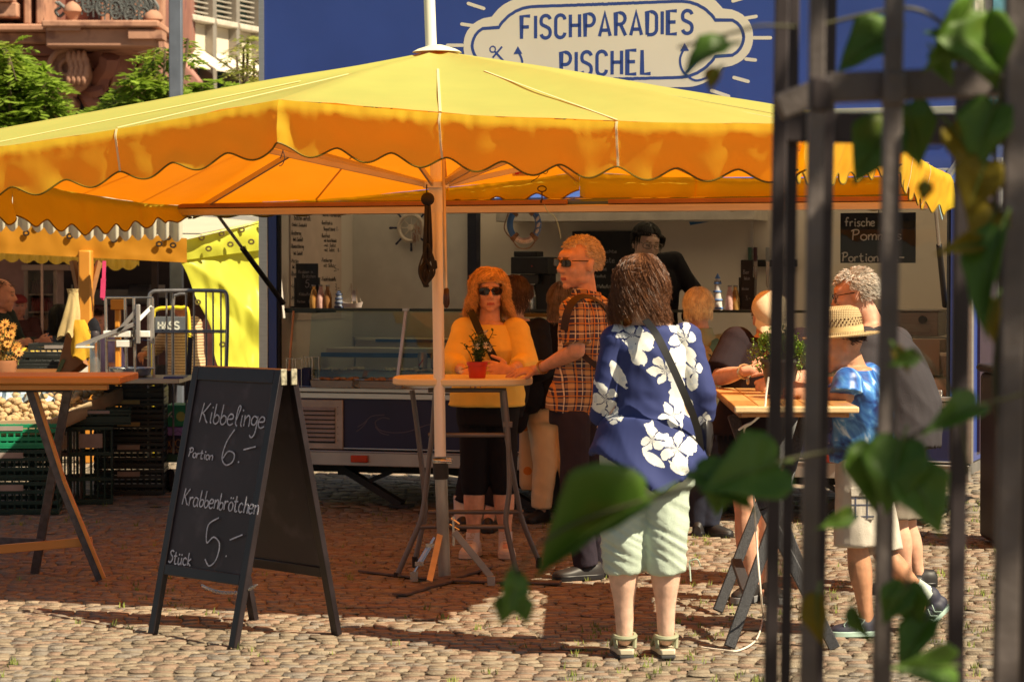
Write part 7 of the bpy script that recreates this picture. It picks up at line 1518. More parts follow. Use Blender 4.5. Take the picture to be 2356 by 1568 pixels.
# ---- 8 woman in cap at wooden table
def woman_cap():
    p = PP(12.1); hd = Head(p(1772, 735), 12, 38, 4, .235)
    J = dict(nk=p(1775, 770), pel=p(1738, 985), sA=p(1695, 792), sB=p(1842, 796), eA=p(1655, 868, -.12), eB=p(1848, 872, -.2), wA=p(1722, 852, -.42), wB=p(1790, 872, -.5), hA=p(1708, 1005), hB=p(1772, 1005), kA=p(1715, 1180), kB=p(1770, 1180), aA=p(1732, 1370), aB=p(1764, 1350), tA=p(1726, 1388, -.06), tB=p(1762, 1370, -.06))
    h = dict(A=dict(D=V((.9, -.3, .15)), N=V((-.1, -.9, .5)), curl=(.7, .6, .6, .7), thumb=1), B=dict(D=V((-.7, -.2, -.3)), N=V((.3, -.8, .4)), curl=(1.0, 1.1, 1.1, 1.1), thumb=-1))
    t, bd, up = person('woman in cream checked cap and dark shirt eating at the wooden table', gnd(p(1745, 1390)), J, hd, SK, True, 1, .0065, hands=h, w=1.05, arm=1.05)
    dk = fab('dark maroon shirt', (.018, .011, .014))
    garment(t, 'shirt', dk, .009, lambda b: (lambda rg, u: (ringloft(b, rg[:-1]+[[rg[-1][0]-u*.015, rg[-1][1], rg[-1][2], .095, .08]]), sleeves(b, J, .084, .080, (.88, .88))))(*torso_rings(J, 1, 1.15, 1.1, True, .025, hem=.02)), folds(.006, 6, 9, 2))
    garment(t, 'shorts', fab('black shorts', (.014, .012, .015)), .009, lambda b: (ringloft(b, [[J['pel']+V((0, 0, z)), V((1, 0, 0)), V((0, -1, 0)), a, .13] for z, a in ((.06, .17), (-.05, .185), (-.12, .175))]), pantlegs(b, J, .105, .10, .07, stop_upper=.35)), folds(.004))
    hair(hd, t, hair_mat('brown hair', (.10, .05, .03)), 'short', 400, 8, .014, cap=1.03, r=.0016)
    g = newmat('checked cap'); br = g.n('ShaderNodeTexBrick'); br.inputs['Scale'].default_value = 26; br.inputs['Mortar Size'].default_value = .03; br.inputs['Color1'].default_value = (.85, .74, .50, 1); br.inputs['Color2'].default_value = (.80, .68, .45, 1); br.inputs['Mortar'].default_value = (.12, .08, .05, 1); br.offset = 0; g.l(g.tc.outputs['Generated'], br.inputs[0]); g.l(br.outputs[0], g.bs.inputs['Base Color']); g.bs.inputs['Roughness'].default_value = .8
    b = MB(); vs = []; N = 24
    for i in range(9):
        a = i/8*math.pi/2; 
        for j in range(N): q = 2*math.pi*j/N; vs.append(hd.P(.092*math.cos(a)*math.cos(q), -.010+.112*math.cos(a)*math.sin(q), .045+.085*math.sin(a)**.8))
    b.add(vs, [(i*N+j, i*N+(j+1) % N, (i+1)*N+(j+1) % N, (i+1)*N+j) for i in range(8) for j in range(N)]+[tuple(range(N-1, -1, -1))])
    cp = b.build('cap', g.mat, t)
    b = MB(); vs = []
    for i in range(13):
        a = math.pi*(.12+.76*i/12); x, y = math.cos(a), math.sin(a)
        for r_, dz in ((1.0, .0), (1.62, -.028)): vs += [hd.P(.088*x*(1 if r_ < 1.1 else 1.12), -.010+.108*y*r_ if y > 0 else 0, .048+dz), hd.P(.088*x*(1 if r_ < 1.1 else 1.12), -.010+.108*y*r_, .043+dz)]
    b.add(vs, sum([[(i*4, i*4+2, i*4+6, i*4+4), (i*4+1, i*4+5, i*4+7, i*4+3), (i*4+2, i*4+3, i*4+7, i*4+6)] for i in range(12)], [])); b.build('visor', M('visor cloth', (.72, .60, .38), .8), cp)
    b = MB(); q = J['wA'].lerp(J['eA'], .12); ax = (J['eA']-J['wA']).normalized(); u1 = ax.cross(V((0, 0, 1))).normalized(); u2 = u1.cross(ax)
    for o_ in (0, .012): b.tube([q+ax*o_+(u1*math.cos(a*.524)+u2*math.sin(a*.524))*.034 for a in range(12)], .003, 5, closed=True)
    b.ell(q+V((.012, -.02, -.045)), .008, .006, .018, n=5); b.build('bracelet', M('bracelet gold', (.6, .5, .3), .3, .7), t)
    b = MB()
    for i in range(14): b.ell(J['nk']+V((-.06+.0085*i, -.075, -.01-.0006*(49-(i-7)**2)*.9)), .006, .006, .006, n=4)
    b.build('necklace', M('pearls', (.6, .5, .38), .3), t)
    for s_, dv in (('A', (-.5, -.8)), ('B', (.3, -.9))): shoe(t, J['a'+s_], dv, .26, M('shoe black', 0), M('sole grey', (.2, .2, .21), .6), H=.08, W_=.05, sole=.03)
    b = MB(); q = J['wB']+V((.0, -.06, .06)); b.cyl(q, q+V((-.05, -.02, .07)), .028, .035, 14); b.build('paper_cup', M('dark red napkin', (.35, .02, .03), .7), t)
woman_cap()
# ---- 9 boy with straw hat
def boy():
    p = PP(10.9); hd = Head(p(1936, 795), -78, 12, 0, .225)
    J = dict(nk=p(1968, 838), pel=p(1982, 1045, .1), sA=p(1950, 880, -.14), sB=p(1995, 870, .15), eA=p(1948, 912, -.16), eB=p(1915, 925, .25), wA=p(1870, 902, -.05), wB=p(1862, 905, .2), hA=p(1972, 1075, .02), hB=p(1996, 1075, .16), kA=p(1972, 1255, .0), kB=p(2030, 1270, .12), aA=p(1995, 1430, .0), aB=p(2118, 1362, .12), tA=p(1945, 1455, -.03), tB=p(2115, 1418, .1))
    t, bd, up = person('boy in straw hat and shiny blue shirt leaning on the wooden table', gnd(p(1975, 1470)), J, hd, SKt, False, 1, .0065, w=.85, arm=.9, leg=.85, hands=dict(A=dict(D=V((-1, .1, .2)), N=V((0, -.8, .5)), curl=(.8, .8, .8, .8), thumb=1), B=dict(D=V((-1, 0, .2)), N=V((0, .8, .5)), curl=(.8, .8, .8, .8), thumb=-1)))
    g = newmat('blue print shirt'); n = g.n('ShaderNodeTexNoise'); n.inputs['Scale'].default_value = 5.5; n.inputs['Detail'].default_value = 5; n.inputs['Distortion'].default_value = 2.5; g.l(g.o, n.inputs[0]); r = g.n('ShaderNodeValToRGB'); g.l(n.outputs[0], r.inputs[0]); e = r.color_ramp.elements
    e[0].position = .40; e[0].color = (.01, .03, .18, 1); e[1].position = .68; e[1].color = (.62, .75, .9, 1); x = e.new(.52); x.color = (.04, .16, .50, 1); x = e.new(.6); x.color = (.10, .30, .66, 1)
    g.l(r.outputs[0], g.bs.inputs['Base Color']); g.bs.inputs['Roughness'].default_value = .42; g.bs.inputs['Specular IOR Level'].default_value = .5
    garment(t, 'shirt', g.mat, .008, lambda b: (lambda rg, u: (ringloft(b, rg[:-1]+[[rg[-1][0]-u*.01, rg[-1][1], rg[-1][2], .075, .07]]), sleeves(b, J, .066, .078, (.85, .85))))(*torso_rings(J, 1, .82, .9, False, .03, hem=.04)), folds(.006, 7, 8, 4))
    sm_ = fab('plaid shorts', (.52, .47, .40), var=.1)
    garment(t, 'cargo_shorts', sm_, .008, lambda b: (ringloft(b, [[J['pel']+V((0, 0, z)), V((.2, 1, 0)).normalized(), V((-1, .2, 0)).normalized(), a, .11] for z, a in ((.05, .13), (-.05, .14), (-.12, .135))]), pantlegs(b, J, .088, .098, .09, stop_upper=1.0)), folds(.006, 9, 11, 7))
    b = MB(); q = J['hA'].lerp(J['kA'], .45)+V((.01, -.092, 0)); b.cbox(q, .10, .012, .13); b.cbox(q+V((0, -.008, .055)), .105, .008, .04); pk = b.build('pocket', sm_, t, bevel=.004); b = MB(); b.cyl(q+V((0, -.014, .055)), q+V((0, -.018, .055)), .008); b.build('button', steel, pk)
    b = MB()
    for z in (.03, .0, -.05): b.cbox(q+V((0, -.0075, z)), .1, .001, .005)
    for dx in (-.03, .02): b.cbox(q+V((dx, -.0078, -.01)), .005, .001, .10)
    b.build('check_lines', M('navy stripe', (.06, .07, .12), .8), pk)
    hair(hd, t, hair_mat('dark short hair', (.035, .02, .015)), 'short', 900, 12, .012, cap=1.02, r=.0018, back_z=-.03)
    g = newmat('straw'); w1 = g.n('ShaderNodeTexWave'); w1.inputs['Scale'].default_value = 42; w1.inputs['Distortion'].default_value = 1; g.l(g.o, w1.inputs[0]); w2 = g.n('ShaderNodeTexWave', bands_direction='Z'); w2.inputs['Scale'].default_value = 42; g.l(g.o, w2.inputs[0]); mm = g.m('MULTIPLY', w1.outputs[1], w2.outputs[1]); g.l(g.mix(mm, (.40, .27, .12), (.80, .64, .36)), g.bs.inputs['Base Color']); g.bs.inputs['Roughness'].default_value = .75; bp = g.n('ShaderNodeBump'); bp.inputs['Distance'].default_value = .004; g.l(mm, bp.inputs['Height']); g.l(bp.outputs[0], g.bs.inputs['Normal'])
    b = MB(); hc = hd.P(0, -.01, .055); ax = (hd.U*.985-hd.F*.12).normalized()
    b.lathe([(.17, -.005), (.165, -.012), (.10, -.002), (.095, .03), (.093, .075), (.082, .105), (.05, .118), (0, .108)], hc, 32, axis=ax); hat = b.build('straw_hat', g.mat, t)
    b = MB(); b.lathe([(.0985, .002), (.0975, .030)], hc, 32, axis=ax); b.build('hat_band', M('straw band', (.62, .46, .22), .7), hat)
    b = MB()
    for k in range(34):
        a = 2*math.pi*k/34; u1 = ax.cross(V((0, 1, 0))).normalized(); u2 = ax.cross(u1)
        for row in range(3): q = hc+ax*(.040+.012*row)+(u1*math.cos(a+.09*(row % 2))+u2*math.sin(a+.09*(row % 2)))*.0945; b.ell(q, .0032, .0032, .0045, n=4)
    b.build('hat_holes', M('hole dark', (.12, .06, .03), .9), hat)
    dk = M('trainer navy', (.03, .03, .05), .6); lm = M('trainer line', (.4, .55, .48), .6)
    shA = shoe(t, J['aA'], (-1, -.12), .245, dk, lm, 'trainer', H=.07, W_=.045)
    b = MB()
    for i in range(4): x0 = J['aA'].x-.02-.025*i; b.tube([V((x0, J['aA'].y-.047, .03)), V((x0-.012, J['aA'].y-.045, .055)), V((x0+.006, J['aA'].y-.034, .075)), V((x0-.02, J['aA'].y-.02, .082))], .0022, 4)
    b.build('shoe_lines', lm, shA)
    # raised rear foot, toe down
    b = MB(); a = J['aB']; tt = p(2110, 1440, .1); hl = p(2165, 1385, .12); ddv = (tt-hl).normalized()
    for u, r_ in ((0, .030), (.2, .040), (.45, .040), (.7, .040), (.9, .030)): b.ell(hl.lerp(tt, u), r_, r_*1.0, r_, n=8)
    b.ell(a.lerp(hl, .5), .045, .042, .05, n=8); s2 = remesh(b, .007, 2, None, None, dk, 'trainer', t)
    b = MB(); nn = ddv.cross(V((0, 1, 0))).normalized(); nn = nn if nn.x > 0 else -nn
    b.beam(hl+nn*.034-ddv*.02, tt+nn*.034, .075, .018, nn); b.build('sole', lm, s2, bevel=.005)
    b = MB()
    for i in range(4): q = hl.lerp(tt, .25+.17*i)+V((0, -.042, 0)); b.tube([q-nn*.03, q+ddv*.012, q+nn*.022-ddv*.01], .0022, 4)
    b.build('shoe_lines', lm, s2)
    b = MB(); b.tube([J['aB'].lerp(J['kB'], .16), J['aB'].lerp(hl, .4)], [.040, .042], 12); b.build('sock', M('sock mint', (.55, .62, .55), .9), t)
boy()
# ---- 10 grey haired man behind the boy
def grey_man():
    p = PP(12.5); hd = Head(p(1968, 680), -96, 14, 0, .245)
    J = dict(nk=p(2000, 728), pel=p(2062, 1010), sA=p(1990, 790, -.22), sB=p(2060, 790, .2), eA=p(1975, 880, -.26), eB=p(1930, 895, .25), wA=p(1885, 880, -.15), wB=p(1870, 885, .2), hA=p(2058, 1040, -.1), hB=p(2075, 1040, .12), kA=p(2065, 1210, -.1), kB=p(2085, 1210, .12), aA=p(2085, 1330, -.1), aB=p(2115, 1335, .14), tA=p(2068, 1350, -.1), tB=p(2098, 1355, .12))
    t, bd, up = person('grey haired man in black t-shirt standing behind the boy in the straw hat', gnd(p(2080, 1365)), J, hd, SK, False, 1, .008, w=1.2, arm=1.1, hands=dict(A=dict(D=V((-1, .1, .1)), N=V((0, -.8, .5)), curl=(.8, .8, .8, .8), thumb=1)))
    garment(t, 't_shirt', fab('faded black tee', (.045, .040, .045)), .010, lambda b: (lambda rg, u: (ringloft(b, rg[:-1]+[[rg[-1][0]-u*.01, rg[-1][1], rg[-1][2], .09, .085]]), sleeves(b, J, .085, .085, (.75, .75))))(*torso_rings(J, 1, 1.2, 1.5, False, .03, hem=.06, belly=.03)), folds(.007, 5, 8, 8))
    garment(t, 'shorts', fab('khaki shorts', (.22, .19, .15)), .010, lambda b: (ringloft(b, [[J['pel']+V((0, 0, z)), V((.1, 1, 0)).normalized(), V((-1, .1, 0)).normalized(), a, .14] for z, a in ((.05, .16), (-.05, .17), (-.12, .165))]), pantlegs(b, J, .10, .10, .09, stop_upper=.9)), folds(.006))
    hair(hd, t, hair_mat('silver hair', (.50, .46, .40), .45, .3), 'short', 2200, 15, .022, cap=1.05, r=.0016)
    glasses(hd, t, dark=False, fm=M('glasses frame', 0), name='glasses')
    for s_, dv in (('A', (-1, 0)), ('B', (-1, 0))): shoe(t, J['a'+s_], dv, .28, M('shoe black', 0), blk, H=.07, W_=.05)
grey_man()
# ================================================================= left stall
SD_ = 21.0
def stall():
    p = PP(SD_); c = gnd(p(190, 850)); t = thing('market_stall', 'orange and lemon yellow tarpaulin market stall left of the food trailer', 'stall', c)
    tarp = cloth('lemon tarpaulin', (.70, .72, .08), (.70, .62, .02), .33, .1, 2.5, .38); tarpo = cloth('orange tarpaulin', (.55, .24, .02), (.75, .27, .01), .25, .08, 3, .45); whc = cloth('white awning', (.80, .76, .60), (.7, .6, .4), .35, .1, 4)
    # side tarp, sunlit
    b = MB(); nu, nv = 40, 50; vs = []
    for i in range(nu+1):
        u = i/nu
        for j in range(nv+1):
            v = j/nv; yl = 556+ (506-556)*u; y = yl+(900-yl)*v; xl = 408+ (0 if v < .12 else 118*((v-.12)/.88)**.75)+10*math.sin(v*14)*v; x = xl+(628-xl)*u
            w_ = .07*max(0, 1-abs(v-.10-.62*u)*5)*(1-u*.4)+.05*max(0, 1-abs(v-.42-.5*(1-u))*6)*u+.035*noise.noise(V((u*3, v*4, 2)))+.012*noise.noise(V((u*11, v*6, 5)))
            vs.append(p(x, y, .55-.9*u*.0-w_*1.6+.5*u))
    b.add(vs, [(i*(nv+1)+j, (i+1)*(nv+1)+j, (i+1)*(nv+1)+j+1, i*(nv+1)+j+1) for i in range(nu) for j in range(nv)])
    sd = b.build('side_tarp', tarp, t, ang=80)
    b = MB(); vs = []; n = 30
    for i in range(n+1):
        u = i/n
        for j in range(7): v = j/6; x = 410+(622-410)*u; y0 = 552+(502-552)*u; y1 = 600+(572-600)*u; vs.append(p(x, y0+(y1-y0)*v, .5+.5*u-.06-.03*math.sin(v*3)-.012*noise.noise(V((u*9, v*2, 0)))*2))
    b.add(vs, [(i*7+j, (i+1)*7+j, (i+1)*7+j+1, i*7+j+1) for i in range(n) for j in range(6)]); bd = b.build('top_band', tarp, t, ang=80)
    ey = M('eyelet brass', (.25, .18, .08), .35, .7)
    def eyelet(px, py, dd, par, m=ey):
        b = MB(); c_ = p(px, py, dd); b.tube([c_+V((.022*math.cos(a*.628), 0, .018*math.sin(a*.628))) for a in range(10)], .009, 5, closed=True); b.build('eyelet', m, par)
    for i in range(5): eyelet(418+i*46, 560-i*9.2-4, .40+.109*i, bd)
    for x, y in ((480, 572), (530, 562), (578, 556)): eyelet(x, y, .36+.5*(x-410)/212, bd)
    eyelet(418, 583, .3, bd)
    for x, y in ((455, 695), (512, 792), (543, 885)): eyelet(x, y, .44, sd)
    # orange front band
    b = MB(); vs = []; n = 60
    for i in range(n+1):
        u = i/n
        for j in range(5): v = j/4; x = -140+(430+140)*u; y0 = 494+(548-494)*max(0, u); y1 = 575+(604-575)*u; vs.append(p(x, y0+(y1-y0)*v, .02*noise.noise(V((u*20, v*3, 0)))+.25*u))
    b.add(vs, [(i*5+j, (i+1)*5+j, (i+1)*5+j+1, i*5+j+1) for i in range(n) for j in range(4)]); fb = b.build('front_band', tarpo, t, ang=80)
    dk = M('eyelet dark', (.03, .02, .015), .4)
    for x, y in ((60, 536), (160, 543), (262, 552), (366, 561), (398, 564), (88, 516), (186, 524), (284, 534), (386, 546), (-30, 528)): eyelet(x, y, .25*(x+140)/570-.025, fb, dk)
    # white scalloped awning edge above the band, roof behind
    b = MB(); vs = []; N = 200
    for i in range(N+1):
        u = i/N; x = -160+(300+160)*u+120*u; yt = 470+(475-470)*u+6*math.sin(u*9); dr = 26+20*(.5-.5*math.cos(i*math.pi/5))**.6
        yb = 492+u*38+dr*.7+6*math.sin(u*12)
        for j in range(4): vs.append(p(x, yt+(yb-yt)*j/3, -.25+.03*math.sin(i*.63)+.02*j))
    b.add(vs, [(i*4+j, (i+1)*4+j, (i+1)*4+j+1, i*4+j+1) for i in range(N) for j in range(3)]); b.build('awning_edge', whc, t, ang=80)
    b = MB(); a0, a1, a2, a3 = p(-180, 470, -.2), p(420, 480, -.1), p(640, 470, 4), p(-180, 470, 4); b.add([p(-180, 500, .05), p(420, 553, .28), p(622, 506, .95), p(640, 470, 3.4), p(400, 440, 3.8), p(-180, 440, 3.8)], [(0, 1, 4, 5), (1, 2, 3, 4)]); b.build('roof_sheet', whc, t)
    b = MB(); b.beam(p(395, 487, .5), p(615, 505, 1.0), .05, .04); b.build('roof_pole', alu, t)
    # inner far awning hem
    b = MB(); vs = []; N = 120
    for i in range(N+1):
        u = i/N; x = -160+u*480; yt = 560+40*u; yb = 585+u*22+10*abs(math.sin(i*math.pi/8.5))**.7+(8*math.sin((u-.78)*14) if u > .78 else 0)
        vs += [p(x, yt, 1.2), p(x, yb, 1.2+.05*math.sin(i))]
    b.add(vs, [(i*2, i*2+2, i*2+3, i*2+1) for i in range(N)]); b.build('rear_hem', cloth('hem yellow', (.7, .5, .1), (.9, .6, .1), .4), t, ang=80)
    po = M('orange post', (.62, .25, .03), .45, var=.12, scale=3, dirt=((.25, .1, .03), 18, .7))
    b = MB(); x0, x1 = p(177, 600).x, p(207, 600).x; b.box(x0, x1, SD_+.05, SD_+.2, 0, p(0, 575).z); b.build('post', po, t, bevel=.015)
    for xa, xb in ((168, 186), (228, 206)): b = MB(); b.beam(p(xa, 600, .2), p(xb, 690, .15), .05, .04); b.build('knee_brace', wood('brown wood', (.30, .13, .04), 1.5, .5), t)
    b = MB(); b.box(p(225, 0).x, p(256, 0).x, SD_+.6, SD_+.75, p(0, 714).z, p(0, 690).z); b.box(p(234, 0).x, p(245, 0).x, SD_+.62, SD_+.72, .4, p(0, 714).z-.001); b.build('rear_post', po, t, bevel=.006)
    b = MB(); b.box(p(-200, 0).x, p(190, 0).x, SD_-.3, SD_-.2, p(0, 880).z, p(0, 842).z); b.build('counter_board', wood('counter wood', (.38, .15, .045), 1.5, .5, (.15, 1, 1)), t)
    b = MB(); b.box(p(-200, 0).x, p(200, 0).x, SD_-.15, SD_+.6, .55, .62); b.build('counter_shelf', M('dark shelf', (.03, .02, .018), .7), t)
stall()
# dark street-food kiosk deep behind the stall
def kiosk():
    D = 27.0; p = PP(D); t = thing('dark_kiosk', 'dark brown cafe kiosk with shelves in the shade behind the stall', 'kiosk', gnd(p(250, 800)))
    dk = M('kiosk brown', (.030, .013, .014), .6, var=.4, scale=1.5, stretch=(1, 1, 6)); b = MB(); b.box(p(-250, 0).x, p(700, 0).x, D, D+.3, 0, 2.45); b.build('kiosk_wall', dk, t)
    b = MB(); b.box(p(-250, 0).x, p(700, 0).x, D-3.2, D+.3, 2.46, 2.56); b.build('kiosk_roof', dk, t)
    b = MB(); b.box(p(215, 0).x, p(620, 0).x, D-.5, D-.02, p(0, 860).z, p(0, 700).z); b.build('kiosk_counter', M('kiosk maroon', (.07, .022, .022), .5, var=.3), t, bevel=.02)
    pl = M('menu plates', (.35, .27, .22), .6)
    for x0, x1, y0, y1 in ((122, 142, 651, 657), (163, 166, 655, 664), (284, 305, 665, 672), (320, 345, 655, 690), (350, 378, 655, 684)): b = MB(); b.box(p(x0, 0).x, p(x1, 0).x, D-.06, D-.01, p(0, y1).z, p(0, y0).z); b.build('plate', pl, t)
    b = MB(); c = p(325, 690, -.3); b.cyl(c+V((-.12, 0, 0)), c+V((.1, 0, 0)), .16, n=20); b.box(c.x-.55, c.x-.1, c.y-.1, c.y+.2, c.z-.14, c.z+.12); b.build('coffee_grinder', M('dim steel', (.12, .10, .10), .4, .5), t, bevel=.01)
    b = MB(); b.prism([(-.55, 0), (0.0, 0), (.0, .9), (-.55, .9)], p(62, 690, -.1), (1, 0, 0), (0, 0, 1), .05)
    b.build('stone_pier', MC['rough sandstone'], t)
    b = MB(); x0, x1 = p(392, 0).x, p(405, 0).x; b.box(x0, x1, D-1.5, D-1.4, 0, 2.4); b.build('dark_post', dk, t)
    # fridge with bottles
    c = p(90, 720, -1.2); t = thing('drinks_fridge', 'glass fronted fridge with red bottles behind the man in the red cap', 'fridge', gnd(c)); fr = M('fridge frame', (.36, .22, .18), .5)
    x0, x1, z0, z1 = p(52, 0, -1.2).x, p(128, 0, -1.2).x, p(0, 760, -1.2).z, p(0, 622, -1.2).z; y = D-1.2
    b = MB(); b.box(x0, x1, y+.35, y+.4, 0, z1); b.box(x0, x0+.04, y, y+.349, 0, z1); b.box(x1-.04, x1, y, y+.349, 0, z1); b.box(x0-.02, x1+.12, y-.02, y+.4, z1+.001, z1+.06); b.build('fridge_frame', fr, t, bevel=.005)
    for k in range(3): b = MB(); b.box(x0+.041, x1-.041, y+.02, y+.34, z0+.18*k, z0+.18*k+.015); b.build('fridge_shelf', fr, t)
    rr = random.Random(3)
    for k in range(3):
        for i in range(9):
            c_ = V((x0+.07+i*(x1-x0-.14)/8, y+.1, z0+.18*k+.016)); b = MB(); b.lathe([(.018, 0), (.018, .08), (.007, .115), (.007, .14)], c_, 8); b.build('bottle', M(('bottle pink', 'bottle red', 'bottle plum')[k], ((.45, .22, .16), (.22, .02, .03), (.10, .02, .03))[k], .3), t)
    b = MB(); b.add([(x0, y-.01, z0-.1), (x1, y-.01, z0-.1), (x1, y-.01, z1), (x0, y-.01, z1)], [(0, 1, 2, 3)]); b.build('fridge_glass', glass('thin glass', 0, 0) if 'thin glass' in MC else gls, t, smooth=False)
    b = MB(); b.box(p(92, 0, -1.8).x, p(97, 0, -1.8).x, D-1.83, D-1.8, p(0, 818, -1.8).z, p(0, 580, -1.8).z); solo(b, 'steel_post', M('pink steel', (.55, .33, .26), .4, .4), 'thin pale pole standing on the cafe table behind the stall', 'post', p(94, 800, -1.8))
    b = MB(); z = p(0, 815, -2).z; b.box(p(-120, 0, -2).x, p(107, 0, -2).x, D-2.3, D-1.6, z-.035, z); tt = solo(b, 'cafe_table', M('red brown table', (.42, .12, .08), .5), 'red brown cafe table at which the man in the red cap sits', 'table', gnd(p(60, 815, -2)), bevel=.005)
    b = MB(); b.box(p(40, 0, -2).x, p(50, 0, -2).x, D-2.0, D-1.95, 0, z-.036); lg = b.build('leg', M('dark steel', 0), tt)
kiosk()
def sitter(label, dep, hx, hy, hw, yaw, topm, hairm, sk, sty=None, hh=.235, legs=None, sh=40, pitch=5, bald=0, arms=None, long=False, tname='jacket', w=1.0, fem=False, botm=None):
    p = PP(dep); s = FPX/dep; hd = Head(p(hx, hy), yaw, pitch, 0, hh); fx = math.sin(R(yaw)); face = 1 if math.cos(R(yaw)) > -.2 else -1
    ky = .235*s; J = dict(nk=p(hx-fx*8, hy+ky*.52), pel=p(hx-fx*ky*.35, hy+ky*2.55)); ax = V((math.cos(R(yaw*.8)), math.sin(R(yaw*.8)), 0)); shc = J['nk']+V((0, 0, -.06))
    J['sA'] = shc-ax*.165*w*face; J['sB'] = shc+ax*.165*w*face
    if face < 0: J['sA'], J['sB'] = J['sA'], J['sB']
    F = hd.F.copy(); F.z = 0; F.normalize()
    for q, sg in (('A', -1), ('B', 1)):
        side = ax*face*sg; J['e'+q] = J['s'+q]+V((0, 0, -.25))+side*.06+F*.08; J['w'+q] = J['e'+q]+F*.20-side*.06+V((0, 0, .02)); J['h'+q] = J['pel']+side*.09+V((0, 0, -.03)); J['k'+q] = J['h'+q]+F*.40+V((0, 0, .0)); J['a'+q] = J['k'+q]+V((0, 0, -.42)); J['t'+q] = J['a'+q]+F*.15+V((0, 0, -.06))
        if legs == 'stand': J['k'+q] = J['h'+q]+V((0, 0, -.40)); J['a'+q] = J['k'+q]+V((0, 0, -.40)); J['t'+q] = J['a'+q]+F*.15+V((0, 0, -.05))
    if arms:
        for k_, v_ in arms.items(): J[k_] = p(*v_)
    t = dressed(label, dep, hd, J, topm, botm or fab('dim trousers', (.03, .025, .03)), dict(end=(1.85, 1.85), r1=.052, re=.062, name=tname, hem=.02), dict(), dict(mat=hairm, style='long' if long else 'short', n=700, seed=len(label), L=.28 if long else .03, cap=1.05, r=.003, bald=bald) if hairm else None, sk, fem, face, base=gnd(J['pel']), vox=.011, w=w)
    return t, hd, J, p
SKr = skin('skin ruddy', (.52, .20, .13))
t, hd, J, p = sitter('balding man in profile at the left edge looking right across the stall', 22.5, 2, 680, 1, 84, fab('dark green coat', (.02, .022, .02)), hair_mat('thin brown hair', (.10, .05, .03)), SKr, bald=1, hh=.30, legs='stand')
t, hd, J, p = sitter('man in red cap and brown jacket holding a glass at the cafe table', 25.2, 42, 704, 1, 20, fab('brown jacket', (.085, .028, .024)), None, SKr, hh=.25, botm=fab('pink trousers', (.32, .16, .15)), arms=dict(eA=(14, 770, -.1), wA=(16, 730, -.25), eB=(84, 780, -.1), wB=(46, 775, -.4)))
b = MB(); vs = []; N = 20
for i in range(7):
    a = i/6*math.pi/2
    for j in range(N): q = 2*math.pi*j/N; vs.append(hd.P(.088*math.cos(a)*math.cos(q), -.01+.108*math.cos(a)*math.sin(q), .040+.075*math.sin(a)))
b.add(vs, [(i*N+j, i*N+(j+1) % N, (i+1)*N+(j+1) % N, (i+1)*N+j) for i in range(6) for j in range(N)]+[tuple(range(N-1, -1, -1))]); b.ell(hd.P(0, .11, .045), .055, .05, .008, hd.M, 8); b.build('red_cap', M('red cap cloth', (.25, .025, .025), .8), t)
b = MB(); b.cyl(J['wB']+V((0, -.06, -.02)), J['wB']+V((0, -.06, .09)), .035, .04, 14); solo(b, 'drinking_glass', M('dark drink', (.03, .015, .02), .15), 'dark glass held by the man in the red cap', 'glass', J['wB']+V((0, -.06, -.02)))
sitter('long haired person in black jacket seated beyond the brown paper bag', 23.5, 140, 730, 1, 150, fab('black leather', (.02, .018, .02)), hair_mat('black brown hair', 0), SKr, long=True, fem=True)
t, hd, J, p = sitter('person in cream striped shirt bending behind the steel trolley', 22.6, 418, 700, 1, -140, None or (lambda g: (lambda sp: (g.l(g.mix(g.m('LESS_THAN', g.m('FRACT', g.m('MULTIPLY', sp.outputs[2], 38)), .35), (.60, .42, .25), (.20, .10, .05)), g.bs.inputs['Base Color']), g.mat)[1])((lambda n: (g.l(g.o, n.inputs[0]), n)[1])(g.n('ShaderNodeSeparateXYZ'))))(newmat('striped shirt')), hair_mat('brown curls', (.05, .022, .015)), SKr, hh=.24, tname='striped_shirt', w=1.15, arms=dict(eA=(360, 800, .1), wA=(330, 815, -.1)))
sitter('blurred figure in lilac shirt behind the orange post', 25.0, 225, 742, 1, 10, fab('lilac shirt', (.30, .22, .42)), hair_mat('brown curls', 0), SKr)
# ---- crates, potatoes, cartons
def crate(name, label, c, sx, sy, sz, m, group, rz=0, xm=None, rows=3):
    t = thing(name, label, 'crate', c, group); t.rotation_euler = (0, 0, 0); q = Matrix.Rotation(rz, 3, 'Z'); f = lambda p_: c+q @ p_
    b = MB(f); e = .012
    b.box(-sx/2, sx/2, -sy/2, sy/2, 0, .012)
    for s_ in (-1, 1):
        for z in (0.0125, sz*.30, sz*.62, sz-.03): b.box(-sx/2, sx/2, s_*sy/2-(e if s_ > 0 else 0), s_*sy/2+(e if s_ < 0 else 0), z, z+.026)
        for z in (0.0125, sz*.30, sz*.62, sz-.03): b.box(s_*sx/2-(e if s_ > 0 else 0), s_*sx/2+(e if s_ < 0 else 0), -sy/2+e+.001, sy/2-e-.001, z, z+.026)
        n = max(4, int(sx/.045))
        for i in range(n+1): x = -sx/2+.004+(sx-.02)*i/n; b.box(x, x+.012, s_*sy/2-(e-.002 if s_ > 0 else -.002), s_*sy/2+(e-.002 if s_ < 0 else -.002), .013, sz-.002)
        n = max(3, int(sy/.045))
        for i in range(n+1): y = -sy/2+.004+(sy-.02)*i/n; b.box(s_*sx/2-(e-.002 if s_ > 0 else -.002), s_*sx/2+(e-.002 if s_ < 0 else -.002), y, y+.012, .013, sz-.002)
    b.build('crate_body', m, t, bevel=.002, seg=1)
    b = MB(f); b.box(-.08, .08, -sy/2-.006, -sy/2-.001, sz*.72, sz*.9); b.build('label_plate', xm or M('label grey', (.30, .25, .22), .6), t); return t
